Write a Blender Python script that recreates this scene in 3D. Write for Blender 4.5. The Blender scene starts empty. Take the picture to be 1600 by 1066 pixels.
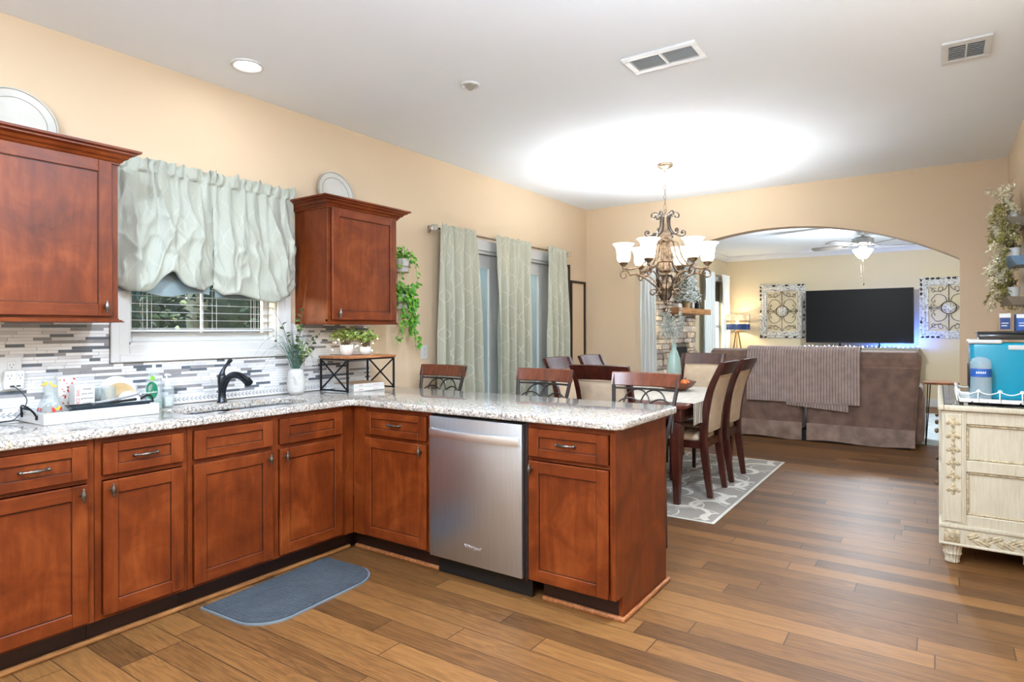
import bpy, bmesh, math, random
from mathutils import Vector, Matrix, noise as mnoise
R = random.Random(7)
PI = math.pi
SC = bpy.context.scene
COL = SC.collection

# ---------------------------------------------------------------- camera
F_PX, YAW = 971.08, 0.6010
cam_d = bpy.data.cameras.new('camera')
cam = bpy.data.objects.new('camera', cam_d)
COL.objects.link(cam)
cam_d.sensor_width = 36.0
cam_d.lens = F_PX / 1600 * 36
cam_d.shift_y = -17.15 / 1600
cam_d.clip_start = 0.05
cam_d.clip_end = 100
cam.matrix_world = (Matrix.Translation((3.5019, -2.5338, 1.3213)) @ Matrix.Rotation(YAW, 4, 'Z')
                    @ Matrix.Rotation(PI / 2, 4, 'X') @ Matrix.Rotation(-0.0027, 4, 'Z'))
SC.camera = cam

# ---------------------------------------------------------------- world and colour management
w = bpy.data.worlds.new('sky')
SC.world = w
w.use_nodes = True
nt = w.node_tree
bg = nt.nodes['Background']
sky = nt.nodes.new('ShaderNodeTexSky')
sky.sky_type = 'NISHITA'
sky.sun_disc = False
sky.sun_elevation = math.radians(22)
sky.sun_rotation = math.radians(200)
sky.dust_density = 2.0
nt.links.new(sky.outputs[0], bg.inputs[0])
bg.inputs[1].default_value = 0.42
vs = SC.view_settings
vs.view_transform = 'Standard'
vs.look = 'None'
vs.exposure = 1.64
vs.gamma = 1.0
vs.use_curve_mapping = False
cy = SC.cycles
cy.use_denoising = True
cy.max_bounces = 9
cy.diffuse_bounces = 5
cy.glossy_bounces = 4
cy.transmission_bounces = 8
cy.transparent_max_bounces = 10
cy.caustics_reflective = False
cy.caustics_refractive = False
cy.sample_clamp_indirect = 6.0

# lamp powers in watts (the first two drive added, unseen fill fittings)
KIT_FILL, PEND_FILL, CHAND, FAN, LAMP = 23.0, 43.0, 5.2, 63.0, 7.0

H = 2.769       # ceiling
YB = 4.165      # dining back wall
XR = 3.99       # right wall


# ---------------------------------------------------------------- materials
def lin(c):
    r = []
    for v in c[:3]:
        v /= 255.0
        r.append(v / 12.92 if v <= 0.04045 else ((v + 0.055) / 1.055) ** 2.4)
    return (*r, 1.0)


class NT:
    def __init__(s, name):
        s.m = bpy.data.materials.new(name)
        s.m.use_nodes = True
        s.t = s.m.node_tree
        s.p = s.t.nodes['Principled BSDF']
        s.out = s.t.nodes['Material Output']

    def n(s, typ, **kw):
        nd = s.t.nodes.new('ShaderNode' + typ)
        for k, v in kw.items():
            setattr(nd, k, v)
        return nd

    def put(s, sock, v):
        if hasattr(v, 'links') or hasattr(v, 'is_output'):
            s.t.links.new(v, sock)
        else:
            sock.default_value = v

    def math(s, op, a, b=0.0, c=0.0):
        nd = s.n('Math', operation=op)
        s.put(nd.inputs[0], a)
        s.put(nd.inputs[1], b)
        s.put(nd.inputs[2], c)
        return nd.outputs[0]

    def coord(s, kind='Object', scale=(1, 1, 1), rnd=False):
        tc = s.n('TexCoord')
        mp = s.n('Mapping')
        s.t.links.new(tc.outputs[kind], mp.inputs[0])
        mp.inputs['Scale'].default_value = scale
        if rnd:
            oi = s.n('ObjectInfo')
            cx = s.n('CombineXYZ')
            s.put(cx.inputs[0], s.math('MULTIPLY', oi.outputs['Random'], 17.0))
            s.put(cx.inputs[1], s.math('MULTIPLY', oi.outputs['Random'], 31.0))
            s.put(cx.inputs[2], s.math('MULTIPLY', oi.outputs['Random'], 7.0))
            s.t.links.new(cx.outputs[0], mp.inputs['Location'])
        return mp.outputs[0]

    def noise(s, vec, scale=5, detail=3, rough=.5, dist=0.0):
        nd = s.n('TexNoise')
        s.t.links.new(vec, nd.inputs['Vector'])
        nd.inputs['Scale'].default_value = scale
        nd.inputs['Detail'].default_value = detail
        nd.inputs['Roughness'].default_value = rough
        nd.inputs['Distortion'].default_value = dist
        return nd.outputs['Fac']

    def vor(s, vec, scale=5, out='Distance', feature='F1', rnd=1.0):
        nd = s.n('TexVoronoi', feature=feature)
        s.t.links.new(vec, nd.inputs['Vector'])
        nd.inputs['Scale'].default_value = scale
        nd.inputs['Randomness'].default_value = rnd
        return nd.outputs[out]

    def ramp(s, fac, stops, interp='LINEAR'):
        nd = s.n('ValToRGB')
        nd.color_ramp.interpolation = interp
        el = nd.color_ramp.elements
        while len(el) < len(stops):
            el.new(0.5)
        for e, (p, c) in zip(el, stops):
            e.position = p
            e.color = lin(c) if len(c) == 3 and max(c) > 1.001 else (*c, 1.0)[:4]
        s.t.links.new(fac, nd.inputs[0])
        return nd.outputs[0]

    def mix(s, fac, a, b, mode='MIX'):
        nd = s.n('Mix', data_type='RGBA', blend_type=mode)
        s.put(nd.inputs[0], fac)
        s.put(nd.inputs[6], a)
        s.put(nd.inputs[7], b)
        return nd.outputs[2]

    def bump(s, h, strength=.2, dist=.01):
        nd = s.n('Bump')
        nd.inputs['Strength'].default_value = strength
        nd.inputs['Distance'].default_value = dist
        s.t.links.new(h, nd.inputs['Height'])
        s.t.links.new(nd.outputs[0], s.p.inputs['Normal'])

    def set(s, **kw):
        names = {'col': 'Base Color', 'rough': 'Roughness', 'metal': 'Metallic', 'trans': 'Transmission Weight', 'ior': 'IOR',
                 'coat': 'Coat Weight', 'coatr': 'Coat Roughness', 'emit': 'Emission Color', 'estr': 'Emission Strength', 'spec': 'Specular IOR Level',
                 'sheen': 'Sheen Weight', 'alpha': 'Alpha', 'sss': 'Subsurface Weight', 'aniso': 'Anisotropic'}
        for k, v in kw.items():
            s.put(s.p.inputs[names[k]], v)
        return s.m


M = {}


def simple(name, c, rough=.5, metal=0.0, var=0.06, vs_=8.0, bump=0.0, bs=200.0, bd=.001, **kw):
    """plain material with a little procedural variation of tone and an optional fine bump"""
    k = NT(name)
    v = k.coord(rnd=True)
    a = tuple(min(255, x * (1 + var)) for x in c)
    b = tuple(x * (1 - var) for x in c)
    k.set(col=k.ramp(k.noise(v, vs_, 3), [(.3, b), (.7, a)]), rough=rough, metal=metal, **kw)
    if bump:
        k.bump(k.noise(v, bs, 2), bump, bd)
    M[name] = k.m
    return k.m


def emis(name, c, strength, base=None):
    k = NT(name)
    k.set(col=lin(base or c), emit=lin(c), estr=strength, rough=.4)
    M[name] = k.m
    return k.m


# walls and ceiling
simple('wall_paint', (210, 188, 159), .85, var=.012, vs_=1.2, bump=.06, bs=350, spec=.25)
simple('den_paint', (208, 193, 162), .85, var=.012, vs_=1.2, bump=.06, bs=350, spec=.25)
simple('ceiling_paint', (232, 237, 242), .9, var=.006, vs_=1.0, bump=.05, bs=300, spec=.2)
simple('white_trim', (206, 206, 204), .4, var=.01)
simple('white_plastic', (210, 210, 208), .35, var=.01)
simple('grey_slot', (58, 56, 54), .6, var=.02)


def cherry(name, sc, dark=1.0):
    k = NT(name)
    v = k.coord(scale=sc, rnd=True)
    v2 = k.coord(scale=(1, 1, 1), rnd=True)
    g = k.noise(v, 3.0, 6, .6, 1.2)
    bl = k.noise(v2, 4.5, 4, .6, .8)
    f = k.math('ADD', k.math('MULTIPLY', g, .35), k.math('MULTIPLY', bl, .65))
    c = [(.32, tuple(x * dark for x in (76, 29, 8))), (.5, tuple(x * dark for x in (106, 45, 13))), (.68, tuple(x * dark for x in (132, 65, 25)))]
    k.set(col=k.ramp(f, c), rough=k.math('ADD', .33, k.math('MULTIPLY', bl, .12)), spec=.32)
    k.bump(g, .05, .002)
    M[name] = k.m


cherry('cherry_upright', (7, 7, .9))
cherry('cherry_level', (1.2, 1.2, 9))
cherry('cherry_level_y', (7, 1.0, 9))
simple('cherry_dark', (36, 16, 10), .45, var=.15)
simple('dull_black', (14, 13, 13), .6, var=.05)  # even near-black for dishwasher tub, kick plate, sofa base and vent duct


def mahogany(name, a, b):
    k = NT(name)
    v = k.coord(scale=(6, 6, 1.0), rnd=True)
    k.set(col=k.ramp(k.noise(v, 5, 5, .6, .6), [(.3, a), (.7, b)]), rough=.28, coat=.1, coatr=.2)
    M[name] = k.m


mahogany('mahogany', (44, 18, 15), (84, 38, 27))
mahogany('stool_wood', (84, 42, 28), (124, 68, 46))
mahogany('table_wood', (66, 26, 18), (118, 52, 32))

# plank floor, boards along X
k = NT('plank_floor')
geo = k.n('NewGeometry')
sp = k.n('SeparateXYZ')
k.t.links.new(geo.outputs['Position'], sp.inputs[0])
PW, PL = .127, 1.15
ry = k.math('DIVIDE', sp.outputs[1], PW)
row = k.math('FLOOR', ry)
wn = k.n('TexWhiteNoise', noise_dimensions='1D')
k.put(wn.inputs['W'], row)
xx = k.math('ADD', k.math('DIVIDE', sp.outputs[0], PL), k.math('MULTIPLY', wn.outputs[0], 5.0))
cell = k.math('FLOOR', xx)
cb = k.n('CombineXYZ')
k.put(cb.inputs[0], row)
k.put(cb.inputs[1], cell)
wn2 = k.n('TexWhiteNoise', noise_dimensions='2D')
k.t.links.new(cb.outputs[0], wn2.inputs['Vector'])
pid = wn2.outputs[0]
gv = k.n('CombineXYZ')
k.put(gv.inputs[0], k.math('MULTIPLY', sp.outputs[0], .95))
k.put(gv.inputs[1], k.math('MULTIPLY', sp.outputs[1], 13.0))
k.put(gv.inputs[2], k.math('MULTIPLY', pid, 90.0))
g1 = k.noise(gv.outputs[0], 1.6, 3, .5, 1.0)
band = k.math('SINE', k.math('MULTIPLY', g1, 44.0))
g2 = k.noise(gv.outputs[0], 9.0, 5, .65, .5)
gw = k.n('CombineXYZ')
k.put(gw.inputs[0], k.math('MULTIPLY', sp.outputs[0], 2.2))
k.put(gw.inputs[1], k.math('MULTIPLY', sp.outputs[1], 85.0))
k.put(gw.inputs[2], k.math('MULTIPLY', pid, 50.0))
g3 = k.noise(gw.outputs[0], 2.0, 4, .6, .4)
f = k.math('ADD', k.math('ADD', k.math('ADD', k.math('MULTIPLY', pid, .24), .09), k.math('MULTIPLY', band, .045)), k.math('ADD', k.math('MULTIPLY', g2, .28), k.math('MULTIPLY', g3, .27)))
col = k.ramp(f, [(.24, (58, 36, 18)), (.42, (100, 66, 34)), (.58, (129, 88, 47)), (.82, (158, 113, 64))])
fy = k.math('FRACT', ry)
fx = k.math('FRACT', xx)
seam = k.math('MAXIMUM', k.math('MAXIMUM', k.math('LESS_THAN', fy, .018), k.math('GREATER_THAN', fy, .988)), k.math('LESS_THAN', fx, .004))
k.set(col=k.mix(k.math('MULTIPLY', seam, .85), col, lin((34, 20, 12))),
      rough=k.math('ADD', .36, k.math('MULTIPLY', g2, .22)), spec=.4)
k.bump(k.math('ADD', k.math('MULTIPLY', g2, .5), k.math('SUBTRACT', k.noise(gv.outputs[0], .9, 1), k.math('MULTIPLY', seam, 1.5))), .16, .004)
M['plank_floor'] = k.m

# granite
k = NT('granite')
v = k.coord()
big = k.noise(v, 22, 4, .6)
mid = k.noise(v, 88, 4, .65)
spk = k.vor(v, 175)
c0 = k.ramp(mid, [(.38, (106, 101, 97)), (.46, (162, 156, 150)), (.54, (202, 197, 189)), (.7, (220, 216, 208))])
c1 = k.mix(k.ramp(k.noise(v, 40, 3), [(.55, (0, 0, 0)), (.66, (.8, .8, .8))]), c0, lin((187, 166, 140)))
cl = k.math('MULTIPLY', k.math('LESS_THAN', spk, .35), k.ramp(k.math('ADD', k.math('MULTIPLY', big, .5), k.math('MULTIPLY', k.noise(v, 48, 2), .5)), [(.48, (0, 0, 0)), (.54, (1., 1., 1.))]))
k.set(col=k.mix(cl, c1, lin((58, 55, 54))), rough=.09, coat=.3, coatr=.05)
M['granite'] = k.m

# dark marble of the sideboard
k = NT('dark_marble')
v = k.coord()
vein = k.math('ABSOLUTE', k.math('SUBTRACT', k.noise(v, 9, 5, .6, 1.6), .5))
k.set(col=k.ramp(vein, [(0.0, (190, 186, 178)), (.02, (90, 86, 80)), (.06, (52, 49, 45)), (.3, (34, 33, 31))]), rough=.1)
M['dark_marble'] = k.m

# glass mosaic tints
simple('tile_white', (228, 228, 229), .12, var=.03)
simple('tile_pale', (210, 210, 212), .12, var=.04)
simple('tile_grey', (146, 145, 147), .12, var=.06)
simple('tile_slate', (96, 104, 114), .1, var=.06)
simple('grout', (176, 176, 176), .8, var=.03)

# metals
k = NT('stainless')
v = k.coord(scale=(90, 90, 1.2))
nz = k.noise(v, 4, 3)
k.set(col=k.ramp(nz, [(.3, (196, 206, 218)), (.7, (210, 219, 230))]), metal=1.0, rough=k.math('ADD', .34, k.math('MULTIPLY', nz, .08)))
k.bump(nz, .008, .001)
M['stainless'] = k.m
simple('stainless_bright', (236, 241, 247), .38, 1.0, var=.03)
simple('pewter', (112, 104, 97), .32, .9, var=.15, vs_=60)
simple('bronze_tap', (58, 62, 68), .22, .85, var=.1)
simple('iron_grey', (66, 60, 58), .42, .6, var=.1)
simple('iron_black', (30, 31, 34), .4, .6, var=.1)
simple('antique_bronze', (118, 99, 80), .38, .6, var=.35, vs_=30)
simple('antique_dark', (58, 50, 46), .4, .7, var=.3, vs_=30)
simple('nickel', (150, 150, 148), .3, .85, var=.05)
simple('gold_pole', (150, 122, 84), .3, .8, var=.1)
simple('black_plastic', (20, 20, 21), .35, var=.1)
simple('screen_black', (18, 18, 17), .55, var=.01, spec=.15)


def clear(name, c=(245, 250, 250), rough=.02, trans=1.0, alpha=1.0, ior=1.45):
    k = NT(name)
    k.set(col=lin(c), rough=rough, trans=trans, ior=ior)
    M[name] = k.m


def thin(name, c=(240, 246, 248), opac=.12, milk=0.0):
    """thin see-through sheet: mostly transparent with a glossy coat"""
    k = NT(name)
    tr = k.n('BsdfTransparent')
    tr.inputs[0].default_value = lin(c)
    gl = k.n('BsdfGlossy')
    gl.inputs['Roughness'].default_value = .03
    fr = k.n('LayerWeight')
    mx = k.n('MixShader')
    k.put(mx.inputs[0], k.math('ADD', k.math('MULTIPLY', k.math('POWER', fr.outputs['Facing'], 4.0), .55), .025 + opac * .06))
    k.t.links.new(tr.outputs[0], mx.inputs[1])
    k.t.links.new(gl.outputs[0], mx.inputs[2])
    last = mx.outputs[0]
    if milk:
        df = k.n('BsdfDiffuse')
        df.inputs[0].default_value = lin((240, 244, 245))
        m2 = k.n('MixShader')
        m2.inputs[0].default_value = milk
        k.t.links.new(last, m2.inputs[1])
        k.t.links.new(df.outputs[0], m2.inputs[2])
        last = m2.outputs[0]
    k.t.links.new(last, k.out.inputs[0])
    M[name] = k.m


thin('window_glass')
thin('clear_plastic', (240, 246, 247), .5, .2)
thin('drinking_glass', (244, 248, 248), .6, .12)
clear('sea_glass', (190, 222, 214), .25, .35)
clear('crystal', (240, 244, 246), .05, .9)


# cloths
def satin(name, base, line, uvs=(5, 3), rough=.42, strp=420.0):
    k = NT(name)
    tc = k.n('TexCoord')
    sp = k.n('SeparateXYZ')
    k.t.links.new(tc.outputs['UV'], sp.inputs[0])
    U = k.math('MULTIPLY', sp.outputs[0], uvs[0])
    V = k.math('ADD', k.math('MULTIPLY', sp.outputs[1], uvs[1]), k.math('MULTIPLY', k.math('MODULO', k.math('FLOOR', U), 2.0), .5))
    p = k.math('ABSOLUTE', k.math('SUBTRACT', k.math('FRACT', U), .5))
    lens = k.math('MULTIPLY', k.math('ADD', k.math('COSINE', k.math('MULTIPLY', V, 2 * PI)), 1.0), .25)
    ln = k.math('LESS_THAN', k.math('ABSOLUTE', k.math('SUBTRACT', p, lens)), .016)
    st = k.math('SINE', k.math('MULTIPLY', sp.outputs[0], strp))
    c = k.mix(k.math('MULTIPLY', k.math('ADD', st, 1.0), .07), lin(base), lin(line))
    k.set(col=k.mix(k.math('MULTIPLY', ln, .6), c, lin(line)), rough=rough, sheen=.08, spec=.35)
    k.bump(k.math('ADD', st, k.math('MULTIPLY', ln, 3.0)), .08, .002)
    M[name] = k.m


satin('sage_satin', (166, 165, 146), (206, 206, 190), (4, 7), .5)
satin('valance_satin', (166, 170, 158), (190, 193, 182), (5, 3), .42, 500)
satin('pale_blue_sheer', (226, 230, 228), (238, 240, 238), (4, 6), .6)
simple('lining_teal', (128, 146, 150), .6, var=.05)

k = NT('striped_cloth')
v = k.coord()
sp = k.n('SeparateXYZ')
k.t.links.new(v, sp.inputs[0])
s1 = k.math('SINE', k.math('MULTIPLY', sp.outputs[1], 118.0))
nzc = k.noise(k.coord(scale=(3, 60, 30)), 6, 3)
k.set(col=k.ramp(k.math('ADD', k.math('MULTIPLY', s1, .25), nzc), [(.22, (134, 124, 112)), (.40, (190, 182, 170)), (.62, (232, 228, 220))]), rough=.8)
k.bump(nzc, .2, .003)
M['striped_cloth'] = k.m


def fabric(name, c, bumps=.25, scale=350.0, var=.05, rough=.85, **kw):
    simple(name, c, rough, var=var, vs_=14, bump=bumps, bs=scale, bd=.002, **kw)


fabric('cream_upholstery', (205, 183, 156), .2, 500, .04)
fabric('cream_piping', (188, 166, 140), .2, 500, .04)
simple('suede_brown', (128, 103, 91), .8, var=.12, vs_=9, bump=.15, bs=60, bd=.004, sheen=.25)
simple('suede_flap', (150, 128, 116), .8, var=.14, vs_=9, bump=.15, bs=60, bd=.004, sheen=.25)
fabric('corduroy', (178, 160, 154), .25, 300, .06)
fabric('corduroy_groove', (104, 86, 80), .25, 300, .06)
fabric('mat_slate', (62, 69, 76), .3, 60, .1, .7)
simple('mat_edge', (112, 122, 130), .5)
k = NT('rug_heather')
v = k.coord()
k.set(col=k.ramp(k.noise(k.coord(scale=(60, 220, 1)), 3, 3, .7), [(.35, (118, 111, 103)), (.5, (160, 152, 143)), (.66, (192, 186, 176))]), rough=.95)
k.bump(k.noise(v, 300, 2), .3, .004)
M['rug_heather'] = k.m
fabric('rug_ivory', (220, 215, 204), .3, 300, .03, .95)
k = NT('rug_blue')
k.set(col=k.ramp(k.noise(k.coord(scale=(1, 3, 1)), 7, 5, .7, .6), [(.35, (140, 158, 168)), (.5, (186, 198, 203)), (.65, (214, 220, 222))]), rough=.95)
M['rug_blue'] = k.m

# stone
for i, c in enumerate([(186, 162, 136), (164, 147, 130), (204, 182, 154), (146, 132, 120), (176, 162, 148)]):
    simple('stone_%s' % 'abcde'[i], c, .85, var=.18, vs_=18, bump=.5, bs=40, bd=.01)
simple('mortar', (92, 84, 76), .9)
k = NT('oak_beam')
k.set(col=k.ramp(k.noise(k.coord(scale=(9, 1.1, 9)), 5, 5, .6, .8), [(.3, (120, 76, 38)), (.5, (164, 112, 62)), (.7, (190, 138, 82))]), rough=.6)
M['oak_beam'] = k.m
k = NT('acacia')
k.set(col=k.ramp(k.noise(k.coord(scale=(9, 1.3, 9)), 6, 5, .6, 1.0), [(.3, (112, 64, 36)), (.5, (160, 100, 58)), (.7, (194, 134, 88))]), rough=.45)
M['acacia'] = k.m

# cream distressed paint
k = NT('cream_distressed')
v = k.coord()
wv = k.noise(k.coord(scale=(22, 22, 1.6)), 5, 5, .65)
k.set(col=k.ramp(k.math('ADD', k.math('MULTIPLY', wv, .7), k.math('MULTIPLY', k.noise(v, 9, 4), .3)), [(.28, (158, 144, 117)), (.42, (190, 178, 153)), (.62, (202, 192, 169))]), rough=.55)
M['cream_distressed'] = k.m
simple('cream_carving', (178, 162, 130), .6, var=.2, vs_=60)
k = NT('weathered_white')
v = k.coord(rnd=True)
k.set(col=k.ramp(k.noise(v, 34, 5, .7), [(.34, (70, 66, 60)), (.42, (170, 166, 156)), (.55, (216, 213, 204))]), rough=.7)
M['weathered_white'] = k.m
k = NT('speckled_enamel')
k.set(col=k.ramp(k.noise(k.coord(), 42, 2), [(.33, (40, 40, 40)), (.38, (232, 230, 224))]), rough=.4)
M['speckled_enamel'] = k.m
simple('wire_white', (232, 230, 224), .4)

# leaves
for n_, c in {'pothos': (84, 148, 40), 'pothos_light': (128, 178, 66), 'fern_dark': (52, 78, 44), 'grass_blue': (84, 116, 104), 'sprig_lime': (172, 190, 104),
              'sprig_green': (112, 138, 70), 'flocked_white': (226, 230, 224), 'flocked_green': (120, 140, 112), 'dried_sage': (146, 138, 80), 'dried_blush': (232, 212, 182),
              'hedge_dark': (40, 62, 44), 'hedge_light': (88, 112, 84), 'pampas_grey': (176, 184, 178)}.items():
    simple(n_, c, .5, var=.18, vs_=25)
simple('stem_brown', (96, 78, 52), .7)
simple('ceramic_white', (208, 206, 202), .35, var=.02)
simple('ceramic_matte', (194, 193, 189), .7, var=.03, bump=.2, bs=120)
simple('plate_cream', (198, 195, 186), .3, var=.02)
simple('plate_line', (142, 136, 120), .35)
simple('plate_tan', (176, 150, 108), .4)
simple('tray_white', (192, 192, 191), .35, var=.01)
simple('mat_navy', (44, 56, 66), .9, var=.15, bump=.3, bs=300, bd=.002)
simple('paper_white', (206, 205, 201), .7, var=.02)
simple('ink_red', (176, 38, 40), .6)
simple('ink_black', (30, 29, 30), .6)
simple('ink_blue', (32, 84, 158), .5)
simple('leaf_red', (196, 50, 44), .5)
simple('leaf_yellow', (226, 176, 60), .5)
simple('soap_green', (16, 112, 78), .4)
simple('soap_lime', (120, 180, 50), .4)
simple('liquid_green', (150, 190, 170), .2)
simple('gel_grey', (196, 196, 192), .3)
simple('cap_white', (240, 240, 240), .35)
simple('teal_enamel', (0, 134, 160), .25, var=.02)
simple('machine_grey', (196, 194, 188), .35)
simple('smoke_plastic', (46, 44, 42), .15)
simple('carton_navy', (30, 60, 112), .5)
simple('carton_tan', (150, 122, 92), .7)
simple('sponge_orange', (238, 128, 40), .9, bump=.5, bs=200)
simple('pumpkin', (206, 104, 34), .4, var=.15)
simple('bowl_wood', (116, 62, 34), .4, var=.2)
simple('horse_black', (26, 26, 28), .3)
simple('firebox_black', (12, 12, 12), .9)
simple('shade_rope', (206, 190, 164), .8)
simple('blade_grey', (70, 64, 58), .45, var=.1)
simple('usb_cord', (26, 34, 48), .4)
simple('shade_brown', (84, 76, 62), .8)
simple('grey_shelf', (140, 128, 112), .5)
simple('blue_shelf', (120, 150, 178), .4)
simple('deck_grey', (96, 98, 100), .8)
emis('can_glow', (255, 250, 240), 5.0)
emis('bulb_glow', (255, 236, 206), 9.0)
emis('shade_glow', (255, 246, 230), 4.0)
emis('fan_glow', (255, 252, 246), 5.0)
emis('lamp_glow', (255, 220, 160), 2.0)
emis('fairy_warm', (255, 240, 205), 30.0)
emis('fairy_blue', (90, 150, 255), 30.0)
emis('fairy_white', (225, 235, 255), 26.0)


# ---------------------------------------------------------------- mesh helpers
OFF = {}


class B:
    """collects shapes into one mesh; mi = material slot"""

    def __init__(s):
        s.bm = bmesh.new()
        s.uv = s.bm.loops.layers.uv.new('UVMap')

    def _merge(s, o, mi=0):
        me = bpy.data.meshes.new('t')
        for f in o.faces:
            f.material_index = mi
        o.to_mesh(me)
        o.free()
        s.bm.from_mesh(me)
        bpy.data.meshes.remove(me)
        return s

    def box(s, a, b, bev=0.0, mi=0, seg=1, mtx=None):
        o = bmesh.new()
        a, b = [min(p) for p in zip(a, b)], [max(p) for p in zip(a, b)]
        c = Vector([(p + q) / 2 for p, q in zip(a, b)])
        d = Vector([max(q - p, 1e-5) for p, q in zip(a, b)])
        bmesh.ops.create_cube(o, size=1, matrix=Matrix.Translation(c) @ Matrix.Diagonal((*d, 1)))
        if bev:
            bmesh.ops.bevel(o, geom=o.edges[:], offset=min(bev, min(d) * .45), segments=seg, profile=.5, affect='EDGES')
        if mtx:
            bmesh.ops.transform(o, matrix=mtx, verts=o.verts[:])
        return s._merge(o, mi)

    def face(s, pts, mi=0):
        vs_ = [s.bm.verts.new(p) for p in pts]
        f = s.bm.faces.new(vs_)
        f.material_index = mi
        return f

    def rings(s, rings, mi=0, closed_u=True, cap=True, loop=False):
        vv = [[s.bm.verts.new(p) for p in r] for r in rings]
        n = len(vv[0])
        m = len(vv)
        for i in range(m if loop else m - 1):
            j2 = (i + 1) % m
            for j in range(n if closed_u else n - 1):
                q = (vv[i][j], vv[i][(j + 1) % n], vv[j2][(j + 1) % n], vv[j2][j])
                try:
                    s.bm.faces.new(q).material_index = mi
                except ValueError:
                    pass
        if cap and closed_u and not loop:
            for r in (vv[0][::-1], vv[-1]):
                try:
                    s.bm.faces.new(r).material_index = mi
                except ValueError:
                    pass
        return s

    def lathe(s, prof, c=(0, 0, 0), n=24, mi=0, flute=0, fd=0.0, cap=True, sx=1, sy=1, a0=0.0):
        c = Vector(c)
        rg = []
        for r, z in prof:
            ring = []
            for j in range(n):
                a = a0 + 2 * PI * j / n
                rr = max(r, 1e-4) * (1 - (fd if flute and (j * flute // n * n != j * flute) and (j % 2) else 0))
                ring.append(c + Vector((rr * math.cos(a) * sx, rr * math.sin(a) * sy, z)))
            rg.append(ring)
        return s.rings(rg, mi, cap=cap)

    def tube(s, pts, r, n=8, mi=0, loop=False, flat=1.0, ref=None):
        pts = [Vector(p) for p in pts]
        m = len(pts)
        rr = r if isinstance(r, (list, tuple)) else [r] * m
        rg = []
        up = None
        for i, p in enumerate(pts):
            t = (pts[(i + 1) % m] - pts[i - 1]) if loop else (pts[min(i + 1, m - 1)] - pts[max(i - 1, 0)])
            if t.length < 1e-9:
                t = Vector((0, 0, 1))
            t.normalize()
            if up is None:
                up = Vector(ref) if ref else (Vector((0, 0, 1)) if abs(t.z) < .9 else Vector((1, 0, 0)))
            b1 = (up - t * up.dot(t))
            if b1.length < 1e-6:
                b1 = t.orthogonal()
            b1.normalize()
            b2 = t.cross(b1)
            up = b1
            rg.append([p + b1 * (math.cos(2 * PI * j / n) * rr[i]) + b2 * (math.sin(2 * PI * j / n) * rr[i] * flat) for j in range(n)])
        return s.rings(rg, mi, loop=loop)

    def sweep(s, pts, hw, hd, side, mi=0):
        """rectangular section along pts; side = width axis; hw, hd half sizes (lists or numbers)"""
        pts = [Vector(p) for p in pts]
        side = Vector(side).normalized()
        rg = []
        for i, p in enumerate(pts):
            t = (pts[min(i + 1, len(pts) - 1)] - pts[max(i - 1, 0)]).normalized()
            d = t.cross(side).normalized()
            a = hw[i] if isinstance(hw, (list, tuple)) else hw
            e = hd[i] if isinstance(hd, (list, tuple)) else hd
            c = .25
            q = []
            for (x, y) in ((1, 1 - c), (1 - c, 1), (-1 + c, 1), (-1, 1 - c), (-1, -1 + c), (-1 + c, -1), (1 - c, -1), (1, -1 + c)):
                q.append(p + side * a * x + d * e * y)
            rg.append(q)
        return s.rings(rg, mi)

    def ell(s, c, r, n=12, m=8, mi=0, mtx=None):
        o = bmesh.new()
        bmesh.ops.create_uvsphere(o, u_segments=n, v_segments=m, radius=1)
        r = r if isinstance(r, (tuple, list)) else (r, r, r)
        T = Matrix.Translation(Vector(c)) @ (mtx or Matrix.Identity(4)) @ Matrix.Diagonal((*r, 1))
        bmesh.ops.transform(o, matrix=T, verts=o.verts[:])
        return s._merge(o, mi)

    def grid(s, fn, nu, nv, mi=0, thick=0.0, loop_u=False, mfn=None):
        """surface fn(u, v), u and v in 0..1, with UVs; thick gives it a back side"""
        P_ = [[Vector(fn(i / nu, j / nv)) for i in range(nu + 1)] for j in range(nv + 1)]
        layers = [P_]
        if thick:
            Q = []
            for j in range(nv + 1):
                rowq = []
                for i in range(nu + 1):
                    du = P_[j][min(i + 1, nu)] - P_[j][max(i - 1, 0)]
                    dv = P_[min(j + 1, nv)][i] - P_[max(j - 1, 0)][i]
                    nn = du.cross(dv)
                    nn = nn.normalized() if nn.length > 1e-12 else Vector((0, 0, 1))
                    rowq.append(P_[j][i] - nn * thick)
                Q.append(rowq)
            layers.append(Q)
        VV = []
        for k_, L in enumerate(layers):
            vv = [[s.bm.verts.new(p) for p in r] for r in L]
            VV.append(vv)
            for j in range(nv):
                for i in range(nu):
                    idx = ((i, j), (i + 1, j), (i + 1, j + 1), (i, j + 1))
                    if k_:
                        idx = idx[::-1]
                    f = s.bm.faces.new([vv[b][a] for a, b in idx])
                    f.material_index = mfn(i / nu, j / nv, k_) if mfn else mi
                    for lp, (a, b) in zip(f.loops, idx):
                        lp[s.uv].uv = (a / nu, b / nv)
        if thick:
            A, C = VV
            rim = [(i, 0) for i in range(nu)] + [(nu, j) for j in range(nv)] + [(i, nv) for i in range(nu, 0, -1)] + [(0, j) for j in range(nv, 0, -1)]
            for q in range(len(rim)):
                (a, b), (c, d) = rim[q], rim[(q + 1) % len(rim)]
                try:
                    s.bm.faces.new((A[b][a], C[b][a], C[d][c], A[d][c])).material_index = mfn(min(a, nu - 1) / nu, min(b, nv - 1) / nv, 0) if mfn else mi
                except ValueError:
                    pass
        return s

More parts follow.
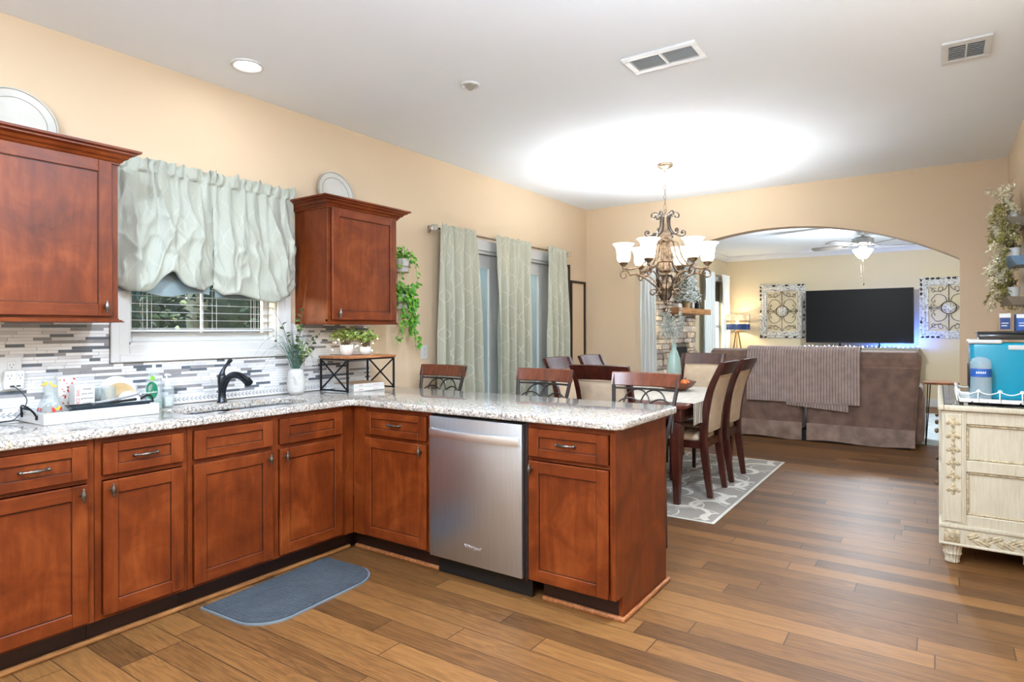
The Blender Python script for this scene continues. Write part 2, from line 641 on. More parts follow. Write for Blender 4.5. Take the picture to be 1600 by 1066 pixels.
    def prism(s, poly, lo, hi, axis='y', mi=0):
        """poly = 2-D outline in the other two axes (in x, y, z order)"""
        def T(p, d):
            return {'x': (d, p[0], p[1]), 'y': (p[0], d, p[1]), 'z': (p[0], p[1], d)}[axis]
        a = [s.bm.verts.new(T(p, lo)) for p in poly]
        b = [s.bm.verts.new(T(p, hi)) for p in poly]
        n = len(poly)
        for f in ([a[::-1], b] + [[a[i], a[(i + 1) % n], b[(i + 1) % n], b[i]] for i in range(n)]):
            s.bm.faces.new(f).material_index = mi
        return s

    def leaf(s, p, d, L, W, mi=0, droop=.2, up=None):
        """a pointed, folded leaf from p along d"""
        p, d = Vector(p), Vector(d).normalized()
        u = Vector(up) if up else Vector((R.uniform(-1, 1), R.uniform(-1, 1), R.uniform(.2, 1)))
        sd = d.cross(u)
        if sd.length < 1e-4:
            sd = d.orthogonal()
        sd.normalize()
        nn = sd.cross(d)
        q = [(0, 0), (.3, .42), (.62, .46), (1, 0), (.62, -.46), (.3, -.42)]
        v_ = [s.bm.verts.new(p + d * (L * a) + sd * (W * b) + nn * (W * .22 * (abs(b) > .1)) - Vector((0, 0, 1)) * (droop * L * a * a)) for a, b in q]
        md = s.bm.verts.new(p + d * (L * .5) - Vector((0, 0, droop * L * .25)))
        for i in range(6):
            s.bm.faces.new((v_[i], v_[(i + 1) % 6], md)).material_index = mi
        return s


def put(name, b, mats, parent=None, smooth=32, keep=False, mods=()):
    """link the collected shape as one object; shapes are given in world (root: as built) coordinates"""
    bm = b.bm
    bmesh.ops.recalc_face_normals(bm, faces=bm.faces[:]) if not keep else None
    off = OFF.get(parent.name, Vector()) if parent else Vector()
    if off.length:
        bmesh.ops.translate(bm, vec=-off, verts=bm.verts[:])
    me = bpy.data.meshes.new(name)
    bm.to_mesh(me)
    bm.free()
    for m_ in (mats if isinstance(mats, (list, tuple)) else [mats]):
        me.materials.append(M[m_])
    if smooth:
        for p in me.polygons:
            p.use_smooth = True
        me.set_sharp_from_angle(angle=math.radians(smooth))
    o = bpy.data.objects.new(name, me)
    COL.objects.link(o)
    if parent:
        o.parent = parent
        OFF[o.name] = off.copy()
    return o


def tag(o, label, cat, group=None, kind=None):
    o['label'] = label
    o['category'] = cat
    if group:
        o['group'] = group
    if kind:
        o['kind'] = kind
    return o


def thing(name, label, cat, loc=(0, 0, 0), group=None, kind=None):
    o = bpy.data.objects.new(name, None)
    o.empty_display_size = .1
    COL.objects.link(o)
    o.location = loc
    OFF[o.name] = Vector(loc)
    return tag(o, label, cat, group, kind)


def single(name, b, mats, label, cat, group=None, base=None, smooth=32, keep=False):
    """a thing that is one mesh: its origin goes to its base"""
    bm = b.bm
    bm.verts.ensure_lookup_table()
    if base is None:
        xs, ys, zs = zip(*[v.co[:] for v in bm.verts])
        base = ((min(xs) + max(xs)) / 2, (min(ys) + max(ys)) / 2, min(zs))
    bmesh.ops.translate(bm, vec=-Vector(base), verts=bm.verts[:])
    o = put(name, b, mats, None, smooth, keep)
    o.location = base
    return tag(o, label, cat, group)


def struct(name, b, mats, label=None, parent=None, smooth=32, cat=None):
    o = put(name, b, mats, parent, smooth)
    if not parent:
        o['kind'] = 'structure'
        if label:
            tag(o, label, cat or name.split('_')[0])
    return o


def dup(root, loc, rz=0.0, label=None, group=None):
    def cp(o, par):
        c = o.copy()
        COL.objects.link(c)
        if par:
            c.parent = par
        for ch in kids.get(o.name, ()):
            cp(ch, c)
        return c
    kids = {}
    for o in list(COL.objects):
        if o.parent:
            kids.setdefault(o.parent.name, []).append(o)
    r = cp(root, None)
    r.location = loc
    r.rotation_euler = (0, 0, rz)
    if label:
        r['label'] = label
    if group:
        r['group'] = group
    return r


def text(name, s, size, mtx, m_, parent, depth=.0004, align='CENTER'):
    cu = bpy.data.curves.new('txt', 'FONT')
    cu.body = s
    cu.size = size
    cu.align_x = align
    cu.align_y = 'CENTER'
    cu.extrude = depth
    cu.resolution_u = 3
    t = bpy.data.objects.new('txt', cu)
    COL.objects.link(t)
    bpy.context.view_layer.update()
    me = bpy.data.meshes.new_from_object(t.evaluated_get(bpy.context.evaluated_depsgraph_get()))
    bpy.data.objects.remove(t)
    bpy.data.curves.remove(cu)
    off = OFF.get(parent.name, Vector())
    me.transform(Matrix.Translation(-off) @ mtx)
    me.name = name
    me.materials.clear()
    me.materials.append(M[m_])
    o = bpy.data.objects.new(name, me)
    COL.objects.link(o)
    o.parent = parent
    OFF[o.name] = off.copy()
    return o


def mt(loc, xax, zax):
    """matrix: text plane with its x along xax and its face along zax"""
    x, z = Vector(xax).normalized(), Vector(zax).normalized()
    y = z.cross(x)
    m_ = Matrix((x, y, z)).transposed().to_4x4()
    m_.translation = Vector(loc)
    return m_


def arc(c, r, a0, a1, n, ax=(1, 0, 0), ay=(0, 0, 1)):
    c, ax, ay = Vector(c), Vector(ax), Vector(ay)
    return [c + ax * (r * math.cos(a0 + (a1 - a0) * i / n)) + ay * (r * math.sin(a0 + (a1 - a0) * i / n)) for i in range(n + 1)]


def spiral(c, r0, r1, a0, a1, n, ax=(1, 0, 0), ay=(0, 0, 1)):
    c, ax, ay = Vector(c), Vector(ax), Vector(ay)
    o = []
    for i in range(n + 1):
        t = i / n
        a, r = a0 + (a1 - a0) * t, r0 + (r1 - r0) * t
        o.append(c + ax * (r * math.cos(a)) + ay * (r * math.sin(a)))
    return o


def smoothpts(pts, k=6):
    """Catmull-Rom through pts"""
    p = [Vector(q) for q in pts]
    p = [p[0] * 2 - p[1]] + p + [p[-1] * 2 - p[-2]]
    o = []
    for i in range(1, len(p) - 2):
        for j in range(k):
            t = j / k
            o.append(.5 * ((2 * p[i]) + (p[i + 1] - p[i - 1]) * t + (2 * p[i - 1] - 5 * p[i] + 4 * p[i + 1] - p[i + 2]) * t * t
                           + (3 * p[i] - p[i - 1] - 3 * p[i + 1] + p[i + 2]) * t ** 3))
    o.append(p[-2])
    return o


# ================================================================ room lights that belong to no visible lamp body
def lamp_obj(name, typ, loc, energy, color=(1, 1, 1), parent=None, rot=(0, 0, 0), **kw):
    d = bpy.data.lights.new(name, typ)
    d.energy = energy
    d.color = color
    for a, b_ in kw.items():
        setattr(d, a, b_)
    o = bpy.data.objects.new(name, d)
    COL.objects.link(o)
    off = OFF.get(parent.name, Vector()) if parent else Vector()
    o.location = Vector(loc) - off
    o.rotation_euler = rot
    if parent:
        o.parent = parent
    return o


# ================================================================ the setting
XL2 = 4.8        # right wall of the den
YF = -4.7        # kitchen wall behind the camera
YD = 10.15       # far den wall
T = .12
DOOR_Y0, DOOR_Y1, DOOR_Z = 1.64, 3.42, 2.06
WIN = (-.985, -.10, 1.25, 2.14)

b = B()
b.box((-T, YF - T, -.05), (XL2 + T, YD + T, 0))
struct('floor', b, 'plank_floor', 'hand scraped brown hardwood plank floor running through kitchen and den')
b = B()
b.box((-T, YF - T, H), (XL2 + T, YD + T, H + .1))
struct('ceiling', b, 'ceiling_paint', 'flat white painted ceiling')

b = B()
y0, y1, z0, z1 = WIN
b.box((-T, YF - T, 0), (0, y0, H)).box((-T, y0, 0), (0, y1, z0)).box((-T, y0, z1), (0, y1, H))
b.box((-T, y1, 0), (0, DOOR_Y0, H)).box((-T, DOOR_Y0, DOOR_Z), (0, DOOR_Y1, H)).box((-T, DOOR_Y1, 0), (0, YB + .07, H))
struct('wall_left', b, 'wall_paint', 'beige wall with kitchen window and patio doors')
b = B()
D1, D2 = (5.3, 6.05), (8.75, 9.85)
for a, c in ((YB + .07, D1[0]), (D1[1], D2[0]), (D2[1], YD + T)):
    b.box((-T, a, 0), (0, c, H))
for a, c in (D1, D2):
    b.box((-T, a, 0), (0, c, .5)).box((-T, a, 2.25), (0, c, H))
struct('wall_west', b, 'den_paint', 'tan den wall behind the stone fireplace')

# wall with the arched opening
b = B()
XA, XB_ = .631, 3.661
ZS, ZT = 1.937, 2.352
WT = .15
hw_, sg = (XB_ - XA) / 2, ZT - ZS
RAD = (hw_ ** 2 + sg ** 2) / (2 * sg)
N = 72
arcp = []
for i in range(N + 1):
    x = XA + (XB_ - XA) * i / N
    arcp.append((x, ZT - RAD + math.sqrt(max(RAD ** 2 - (x - (XA + XB_) / 2) ** 2, 0))))
b.box((0, YB, 0), (XA, YB + WT, H)).box((XB_, YB, 0), (XR, YB + WT, H)).box((XR, YB, 0), (XL2, YB + WT, H))
for i in range(N):
    (xa, za), (xb, zb) = arcp[i], arcp[i + 1]
    b.prism([(xa, za), (xb, zb), (xb, H), (xa, H)], YB, YB + WT, 'y')
bmesh.ops.remove_doubles(b.bm, verts=b.bm.verts[:], dist=1e-5)
seen = {}
for f_ in b.bm.faces[:]:
    key = tuple(sorted(v.index for v in f_.verts)) if False else tuple(round(c, 4) for c in f_.calc_center_median())
    seen.setdefault(key, []).append(f_)
bmesh.ops.delete(b.bm, geom=[f_ for L in seen.values() if len(L) > 1 for f_ in L], context='FACES_ONLY')
struct('wall_back', b, 'wall_paint', 'beige wall with the wide arched opening', smooth=0)
b = B()
b.box((XR, YF - T, 0), (XR + T, YB, H))
struct('wall_right', b, 'wall_paint', 'beige wall behind the sideboard and flower shelves')
b = B()
b.box((-T, YF - T, 0), (XR + T, YF, H))
struct('wall_front', b, 'wall_paint', 'beige kitchen wall behind the camera')
b = B()
b.box((-T, YD, 0), (XL2 + T, YD + T, H))
struct('wall_north', b, 'den_paint', 'tan den wall behind the television')
b = B()
b.box((XL2, YB, 0), (XL2 + T, YD, H))
struct('wall_east', b, 'den_paint', 'tan den wall on the far right')
# den baseboard and crown
b = B()
for (a, c) in (((.0, YD - .016, 0), (XL2, YD, .14)), ((XL2 - .016, YB + WT, 0), (XL2, YD, .14)), ((0, 7.9, 0), (.016, YD, .14)), ((0, YB + WT, 0), (.016, 6.05, .14))):
    b.box(a, c, .004)
struct('baseboard_den', b, 'white_trim', 'white baseboard of the den')
b = B()
pr_ = [(0, 0), (.02, 0), (.03, .025), (.065, .06), (.085, .07), (.085, .1), (0, .1)]
zc = H - .1
b.prism([(YD - p, zc + q) for p, q in pr_], 0, XL2, 'x')
b.prism([(p, zc + q) for p, q in pr_], YB + WT, YD, 'y')
b.prism([(YB + WT + p, zc + q) for p, q in pr_], 0, XL2, 'x')
struct('trim_1', b, 'white_trim', 'white crown moulding of the den', cat='moulding')
b = B()
b.box((0, .69, 0), (.014, DOOR_Y0 - .1, .13), .004).box((0, DOOR_Y1 + .1, 0), (.014, YB, .13), .004).box((.014, YB - .014, 0), (XA, YB, .13), .004)
b.box((XB_, YB - .014, 0), (XR, YB, .13), .004).box((XR - .014, 3.3, 0), (XR, YB - .014, .13), .004)
struct('baseboard_dining', b, 'white_trim', 'white baseboard of the dining area')

# ---- outdoors: porch floor, hedge trees
b = B()
b.box((-14, -14, -.25), (-T, 14, -.12))
struct('ground_patio', b, 'deck_grey', 'grey patio ground outside the windows', cat='patio')


def hedge(name, c, rx, ry, rz, n, label):
    t = thing(name, label, 'shrub', (c[0], c[1], -.12), 'shrubs outside the kitchen window')
    bb = B()
    for _ in range(n):
        th, ph = R.uniform(0, 2 * PI), math.acos(R.uniform(-1, 1))
        rr = R.uniform(.55, 1) ** .5
        d = Vector((math.sin(ph) * math.cos(th), math.sin(ph) * math.sin(th), math.cos(ph)))
        p = Vector(c) + Vector((d.x * rx, d.y * ry, d.z * rz)) * rr
        L = R.uniform(.06, .13)
        bb.leaf(p, d + Vector((R.uniform(-.8, .8), R.uniform(-.8, .8), R.uniform(-.6, .6))), L, L * .5, R.choice((0, 0, 1)))
    bb.ell(c, (rx * .72, ry * .72, rz * .72), 14, 10, 0)
    put('foliage', bb, ['hedge_dark', 'hedge_light'], t, 0, True)
    bb = B()
    bb.tube([(c[0], c[1], -.12), (c[0] + .03, c[1], c[2] * .5), (c[0], c[1], c[2])], [.07, .06, .04], 8)
    put('trunk', bb, 'stem_brown', t)


for i, (x, y) in enumerate(((-2.3, -.30), (-2.3, .98), (-2.3, 2.26), (-2.3, -1.58), (-3.9, .95), (-3.9, 2.23))):
    hedge('shrub', (x, y, 1.45), .62, .53, 1.55, 1300, ['dark evergreen shrub outside, centred behind the window sash', 'dark evergreen shrub outside, just beyond the right half of the window', 'dark evergreen shrub outside, nearest the patio doors', 'dark evergreen shrub outside, nearest the left edge of the window', 'dark evergreen shrub outside, left one of the rear pair', 'dark evergreen shrub outside, right one of the rear pair'][i])

# ---- kitchen window
win = thing('window_1', 'white framed kitchen window above the sink', 'window', (0, (y0 + y1) / 2, z0), kind='structure')
b = B()
cw = .092
# moulded casing: two steps
for d_, w0, w1 in ((.018, 0, cw), (.028, cw * .55, cw)):
    b.box((0, y0 - w1, z0 - w1 + .0), (d_, y0 - w0, z1 + w1), .004)
    b.box((0, y1 + w0, z0 - w1), (d_, y1 + w1, z1 + w1), .004)
    b.box((0, y0 - w0, z1 + w0), (d_, y1 + w0, z1 + w1), .004)
    b.box((0, y0 - w0, z0 - w1), (d_, y1 + w0, z0 - w0), .004)
put('casing', b, 'white_trim', win)
b = B()
jt = .012
b.box((-.115, y0, z0), (.0, y0 + jt, z1)).box((-.115, y1 - jt, z0), (0, y1, z1)).box((-.115, y0, z1 - jt), (0, y1, z1)).box((-.115, y0, z0), (0, y1, z0 + jt))
put('jamb', b, 'white_trim', win)
b = B()
fx0, fx1 = -.1, -.07
zm = 1.70
b.box((fx0, y0 + jt, z0 + jt), (fx1, y0 + .05, z1 - jt), .003).box((fx0, y1 - .05, z0 + jt), (fx1, y1 - jt, z1 - jt), .003)
b.box((fx0, y0 + .05, z0 + jt), (fx1, y1 - .05, z0 + .062), .003).box((fx0, y0 + .05, z1 - .05), (fx1, y1 - .05, z1 - jt), .003)
b.box((fx0, y0 + .05, zm - .02), (fx1, y1 - .05, zm + .02), .003)
b.box((fx0 + .008, (y0 + y1) / 2 - .007, z0 + .06), (fx1 - .008, (y0 + y1) / 2 + .007, z1 - .05), .002)
put('sash', b, 'white_trim', win)
b = B()
b.box((-.088, y0 + .05, z0 + .06), (-.083, y1 - .05, z1 - .05))
put('pane', b, 'window_glass', win)
b = B()
b.box((-.072, (y0 + y1) / 2 - .03, z0 + .05), (-.064, (y0 + y1) / 2 + .03, z0 + .056), .002)
put('latch', b, 'white_plastic', win)

bl = thing('window_blind', 'open white horizontal blind in the kitchen window', 'blind', (-.04, (y0 + y1) / 2, z0 + .06))
b = B()
nz_ = 18
for i in range(nz_):
    z = z0 + .085 + i * .0445
    b.box((-.062, y0 + .016, z), (-.014, y1 - .016, z + .0022), mtx=Matrix.Translation((-.038, 0, z)) @ Matrix.Rotation(math.radians(1), 4, 'Y') @ Matrix.Translation((.038, 0, -z)))
put('slats', b, 'white_plastic', bl, 0)
b = B()
b.box((-.066, y0 + .014, z1 - .065), (-.01, y1 - .014, z1 - .013), .004)
put('headrail', b, 'white_plastic', bl)
b = B()
b.box((-.06, y0 + .016, z0 + .066), (-.016, y1 - .016, z0 + .08), .004)
put('bottom_rail', b, 'white_plastic', bl)
b = B()
for yy in (y0 + .10, y0 + .125, (y0 + y1) / 2 + .05, y1 - .14, y1 - .12):
    for xo in (-.014, -.06):
        b.tube([(xo, yy, z0 + .08), (xo, yy, z1 - .03)], .0012, 5)
put('ladder_cord', b, 'white_plastic', bl)

# ---- glass mosaic backsplash (bricks stay in one mesh)
b = B()
BS_Y0, BS_Y1, BS_Z0, BS_Z1 = -1.95, .689, .956, 1.366
b.box((0.0, BS_Y0, .914), (.006, BS_Y1, z0 - cw), mi=4)
b.box((0.0, BS_Y0, z0 - cw), (.006, y0 - cw, BS_Z1), mi=4).box((0.0, y1 + cw, z0 - cw), (.006, BS_Y1, BS_Z1), mi=4)
rh = .0153
z = BS_Z0
ri = 0
while z + rh < BS_Z1 + .004:
    spans = [(BS_Y0, BS_Y1)] if z + rh < z0 - cw else [(BS_Y0, y0 - cw), (y1 + cw, BS_Y1)]
    for a, c in spans:
        y = a - R.uniform(0, .1)
        while y < c:
            L = R.choice((.048, .072, .098, .098, .145, .145, .19))
            ya, yc = max(y, a), min(y + L, c)
            if yc - ya > .006:
                mi = R.choices((0, 1, 2, 3), (54, 22, 16, 8))[0]
                if L < .06:
                    mi = R.choices((0, 3, 2), (4, 3, 2))[0]
                b.box((.004, ya + .0009, z + .0009), (.0088 + R.uniform(-.0006, .0006), yc - .0009, z + rh - .0009), mi=mi)
            y += L
    z += rh
    ri += 1
# white pencil band of chevrons along the counter
b.box((.0, BS_Y0, .9145), (.011, BS_Y1, .926), .002).box((.0, BS_Y0, .948), (.011, BS_Y1, .956), .002)
y = BS_Y0
while y < BS_Y1 - .02:
    for s_ in (1, -1):
        b.box((.006, -.011, -.0042), (.0105, .011, .0042), .001, mtx=Matrix.Translation((0, y + .012, .937 + s_ * .0052)) @ Matrix.Rotation(s_ * math.radians(38), 4, 'X'))
    y += .024
bs = put('trim_2', b, ['tile_white', 'tile_pale', 'tile_grey', 'tile_slate', 'grout'], None, 0)
tag(bs, 'grey and white glass strip mosaic backsplash', 'backsplash')
bs['kind'] = 'structure'

# ---- patio doors with enclosed blinds
for n_, ya, yb, lab in (('door_1', DOOR_Y0 + .03, 2.44, 'white patio door with enclosed blind, nearer the kitchen'), ('door_2', 2.46, DOOR_Y1 - .03, 'white patio door with enclosed blind, nearer the arch')):
    dr = thing(n_, lab, 'door', (-.06, (ya + yb) / 2, 0), kind='structure')
    s0, s1 = (.10, .185) if n_ == 'door_1' else (.12, .245)
    b = B()
    x0_, x1_ = -.085, -.04
    b.box((x0_, ya, .012), (x1_, ya + s0, 2.03), .003).box((x0_, yb - s1, .012), (x1_, yb, 2.03), .003)
    b.box((x0_, ya + s0, .012), (x1_, yb - s1, .24), .003).box((x0_, ya + s0, 1.925), (x1_, yb - s1, 2.03), .003)
    put('frame', b, 'white_trim', dr)
    b = B()
    for (a, c) in (((ya + s0, .24), (ya + s0 + .022, 1.925)), ((yb - s1 - .022, .24), (yb - s1, 1.925)), ((ya + s0, .24), (yb - s1, .262)), ((ya + s0, 1.903), (yb - s1, 1.925))):
        b.box((-.04, a[0], a[1]), (-.03, c[0], c[1]), .003)
    put('glass_bead', b, 'white_trim', dr)
    b = B()
    b.box((-.05, ya + s0, .24), (-.047, yb - s1, 1.925)).box((-.078, ya + s0, .24), (-.075, yb - s1, 1.925))
    put('pane', b, 'window_glass', dr)
    b = B()
    z = .26
    while z < 1.91:
        b.box((-.0695, ya + s0 + .004, z), (-.0565, yb - s1 - .004, z + .0012), mtx=Matrix.Translation((-.063, 0, z)) @ Matrix.Rotation(math.radians(66), 4, 'Y') @ Matrix.Translation((.063, 0, -z)))
        z += .0125
    put('blind_slats', b, 'white_plastic', dr, 0)
    b = B()
    for zz in (.3, 1.05, 1.72):
        b.tube([(-.034, yb - .006, zz), (-.034, yb - .006, zz + .1)], .008, 8)
    put('hinge', b, 'nickel', dr)
b = B()
cz = .1
b.box((0, DOOR_Y0 - cz, 0), (.018, DOOR_Y0, DOOR_Z + cz), .004).box((0, DOOR_Y1, 0), (.018, DOOR_Y1 + cz, DOOR_Z + cz), .004).box((0, DOOR_Y0, DOOR_Z), (.018, DOOR_Y1, DOOR_Z + cz), .004)
b.box((-T, DOOR_Y0, 0), (0, DOOR_Y0 + .028, DOOR_Z)).box((-T, DOOR_Y1 - .028, 0), (0, DOOR_Y1, DOOR_Z)).box((-T, DOOR_Y0, DOOR_Z - .025), (0, DOOR_Y1, DOOR_Z)).box((-T, 2.442, 0), (-.03, 2.458, DOOR_Z))
struct('trim_3', b, 'white_trim', 'white casing around the patio doors', cat='casing')

# ---- den windows
for i, (a, c) in enumerate((D1, D2)):
    wn_ = thing('window_%d' % (i + 2), ['white den window beside the arch, behind a pale curtain', 'white den window between two pale curtains past the fireplace'][i], 'window', (-.05, (a + c) / 2, .5), kind='structure')
    b = B()
    for p, q in (((-.09, a, .5), (-.04, a + .05, 2.25)), ((-.09, c - .05, .5), (-.04, c, 2.25)), ((-.09, a + .05, .5), (-.04, c - .05, .55)), ((-.09, a + .05, 2.2), (-.04, c - .05, 2.25)), ((-.09, a + .05, 1.36), (-.04, c - .05, 1.41))):
        b.box(p, q, .003)
    for p, q in (((0, a - .08, .42), (.016, a, 2.33)), ((0, c, .42), (.016, c + .08, 2.33)), ((0, a, 2.25), (.016, c, 2.33)), ((0, a, .42), (.016, c, .5))):
        b.box(p, q, .003)
    put('frame', b, 'white_trim', wn_)
    b = B()
    b.box((-.07, a + .05, .55), (-.065, c - .05, 2.2))
    put('pane', b, 'window_glass', wn_)
    b = B()
    b.box((-.034, a + .02, 1.86), (-.031, c - .02, 2.24))
    put('roller_shade', b, 'shade_brown', wn_)


# ================================================================ kitchen cabinets
def TX(a, z, d):     # run along the left wall, facing +x ; d is the distance out from x = 0
    return (d, a, z)


def TY(a, z, d):     # peninsula, facing -y
    return (a, -d, z)


def tb(b, T_, a0, a1, z0, z1, d0, d1, bev=.0, mi=0):
    b.box(T_(a0, z0, d0), T_(a1, z1, d1), bev, mi)


def shaker(name, T_, a0, a1, z0, z1, d, parent, label=None, rail=.057, railz=None):
    """framed door with a flat recessed centre panel; front of frame at d + .019"""
    b = B()
    rz = railz or rail
    th = .019
    tb(b, T_, a0, a0 + rail, z0, z1, d, d + th, .003)
    tb(b, T_, a1 - rail, a1, z0, z1, d, d + th, .003)
    tb(b, T_, a0 + rail, a1 - rail, z0, z0 + rz, d, d + th, .003, 1)
    tb(b, T_, a0 + rail, a1 - rail, z1 - rz, z1, d, d + th, .003, 1)
    tb(b, T_, a0 + rail * .7, a1 - rail * .7, z0 + rz * .7, z1 - rz * .7, d + .002, d + .010)
    # dark glazed inner edge
    e = .003
    for q in ((a0 + rail, a1 - rail, z1 - rz - e, z1 - rz), (a0 + rail, a0 + rail + e, z0 + rz, z1 - rz), (a1 - rail - e, a1 - rail, z0 + rz, z1 - rz), (a0 + rail, a1 - rail, z0 + rz, z0 + rz + e)):
        tb(b, T_, *q, d + .009, d + .0125, 0, 2)
    o = put(name, b, ['cherry_upright', 'cherry_level' if T_ is TY else 'cherry_level_y', 'cherry_dark'], parent)
    if label:
        o['label'] = label
    return o


def knob(T_, a, z, d, parent):
    b = B()
    o = Vector(T_(a, z, d))
    out = Vector(T_(a, z, d + 1)) - o
    b.tube([o - out * .001, o + out * .006, o + out * .012, o + out * .02], [.008, .006, .0045, .006], 10)
    b.lathe([(.002, -.03), (.005, -.027), (.004, -.023), (.0095, -.01), (.0105, 0), (.0095, .01), (.004, .023), (.005, .027), (.002, .03)], o + out * .024, 12)
    return put('knob', b, 'pewter', parent, 60)


def pull(T_, a, z, d, parent):
    b = B()
    o = Vector(T_(a, z, d))
    out = Vector(T_(a, z, d + 1)) - o
    al = Vector(T_(a + 1, z, d)) - o
    pts, rr = [], []
    for i in range(17):
        t = -1 + i / 8
        pts.append(o + al * (.046 * t) + out * (.013 + .013 * (1 - t * t)))
        rr.append(.0042 + .0042 * math.exp(-((t * 2.6) ** 2)) + (.0016 if abs(abs(t) - .42) < .07 else 0))
    b.tube(pts, rr, 10)
    for s_ in (-1, 1):
        e = o + al * (.046 * s_)
        b.tube([e - out * .001, e + out * .004, e + out * .014], [.0085, .0055, .0055], 10)
        b.ell(e + out * .015, .0075, 10, 6)
    return put('pull', b, 'pewter', parent, 60)


def carcass(T_, a0, a1, parent, depth=.59, f0=0, f1=0, back=.0, toe=True, d0=.02):
    """open box with a face frame; T_ faces out at depth"""
    b = B()
    F = depth
    zb, zt = .112, .876
    tb(b, T_, a0, a0 + .018, zb, zt, d0, F)
    tb(b, T_, a1 - .018, a1, zb, zt, d0, F)
    tb(b, T_, a0 + .018, a1 - .018, zb, zb + .018, d0, F)
    tb(b, T_, a0 + .018, a1 - .018, zb, zt, d0, d0 + .01)
    return b


def frame(b, T_, a0, a1, F, stiles, rails):
    for s0, s1 in stiles:
        tb(b, T_, s0, s1, .112, .876, F, F + .02, .0015)
    for r0, r1 in rails:
        tb(b, T_, a0, a1, r0, r1, F, F + .0195, .0015, 1)


def cab_thing(T_, a0, a1, label, group=None, F=.59):
    p = T_((a0 + a1) / 2, 0, F / 2)
    return thing('base_cabinet', label, 'cabinet', p, group)


def body(T_, a0, a1, t, stiles, F=.59, rails=((.112, .135), (.695, .715), (.85, .876)), d0=.02, toe=True):
    b = carcass(T_, a0, a1, t, F, d0=d0)
    frame(b, T_, a0, a1, F, stiles, rails)
    put('body', b, ['cherry_upright', 'cherry_level' if T_ is TY else 'cherry_level_y'], t)
    if toe:
        b = B()
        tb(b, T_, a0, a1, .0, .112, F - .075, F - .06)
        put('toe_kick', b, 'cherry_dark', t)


FX = .59
t = cab_thing(TX, -1.85, -1.388, 'cherry base cabinet at the far left end, knob at its upper right')
body(TX, -1.85, -1.388, t, [(-1.85, -1.80), (-1.416, -1.388)])
d = shaker('door', TX, -1.815, -1.416, .125, .692, FX + .021, t)
knob(TX, -1.442, .655, FX + .04, d)
d = shaker('drawer_front', TX, -1.815, -1.416, .713, .850, FX + .021, t, None, .057, .04)
pull(TX, -1.60, .782, FX + .031, d)

t = cab_thing(TX, -1.386, -1.001, 'cherry base cabinet with drawer, just left of the two sink doors')
body(TX, -1.386, -1.001, t, [(-1.386, -1.359), (-1.023, -1.001)])
d = shaker('door', TX, -1.359, -1.023, .13, .692, FX + .021, t)
knob(TX, -1.331, .655, FX + .04, d)
d = shaker('drawer_front', TX, -1.359, -1.023, .718, .850, FX + .021, t, None, .057, .04)
pull(TX, -1.19, .784, FX + .031, d)

t = cab_thing(TX, -.999, -.07, 'cherry sink base cabinet with two doors and two plain false drawers')
b = carcass(TX, -.999, -.07, t, FX)
frame(b, TX, -.999, -.07, FX, [(-.999, -.973), (-.558, -.513), (-.097, -.07)], ((.112, .135), (.69, .715), (.85, .876)))
put('body', b, ['cherry_upright', 'cherry_level_y'], t)
b = B()
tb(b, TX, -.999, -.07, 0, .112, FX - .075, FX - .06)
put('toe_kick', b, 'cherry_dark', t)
for a0, a1, ka in ((-.973, -.558, -.584), (-.513, -.097, -.487)):
    d = shaker('door', TX, a0, a1, .128, .692, FX + .021, t)
    knob(TX, ka, .652, FX + .04, d)
    shaker('false_drawer', TX, a0, a1, .716, .850, FX + .021, t, None, .057, .04)

# corner cabinet: its faces meet at (.61, 0)
t = thing('base_cabinet', 'cherry corner base cabinet between sink run and dishwasher', 'cabinet', (.9, .3, 0))
b = B()
tb(b, TX, -.068, .0, .112, .876, FX, FX + .0195, .0015)
tb(b, TY, .61, .72, .112, .876, -.02, -.0005, .0015)
tb(b, TY, 1.206, 1.234, .112, .876, -.02, -.0005, .0015)
for r in ((.112, .135), (.695, .715), (.85, .876)):
    tb(b, TY, .72, 1.206, r[0], r[1], -.02, -.001, .0015, 1)
tb(b, TY, 1.216, 1.234, .112, .876, -.58, -.02)
tb(b, TY, .02, 1.216, .112, .13, -.58, -.02)
tb(b, TY, .02, 1.216, .13, .876, -.59, -.58)
put('body', b, ['cherry_upright', 'cherry_level'], t)
b = B()
tb(b, TX, -.07, .076, 0, .112, .515, .53)
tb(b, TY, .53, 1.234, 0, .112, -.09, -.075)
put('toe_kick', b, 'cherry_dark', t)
d = shaker('door', TY, .722, 1.206, .125, .696, .001, t)
knob(TY, 1.176, .66, .02, d)
d = shaker('drawer_front', TY, .722, 1.206, .715, .850, .001, t, None, .057, .04)
pull(TY, .965, .783, .011, d)

# dishwasher
dw = thing('dishwasher', 'stainless steel dishwasher with bowed towel bar handle in the peninsula', 'dishwasher', (1.536, .3, 0))
b = B()
b.box((1.242, .02, .10), (1.848, .58, .868), .003)
b.box((1.842, -.001, .10), (1.858, .02, .868), mi=1)
put('tub', b, ['dull_black', 'cherry_dark'], dw)
b = B()
b.box((1.239, -.024, .112), (1.836, .018, .862), .004, seg=2)
dd = put('door', b, 'stainless', dw)
b = B()
pts = [(1.252 + (1.823 - 1.252) * i / 24, -.034 - .038 * math.sin(PI * i / 24) ** .8, .778) for i in range(25)]
b.sweep(pts, .021, .006, (0, 0, 1))
for x in (1.259, 1.816):
    b.box((x - .006, -.04, .757), (x + .006, -.022, .799), .001)
put('handle', b, 'stainless_bright', dd, 40)
text('badge', 'Whirlpool', .026, mt((1.535, -.0245, .206), (1, 0, 0), (0, -1, 0)), 'stainless_bright', dd, .0006)
b = B()
b.box((1.242, .05, .002), (1.848, .06, .108))
put('kick_plate', b, 'dull_black', dw)

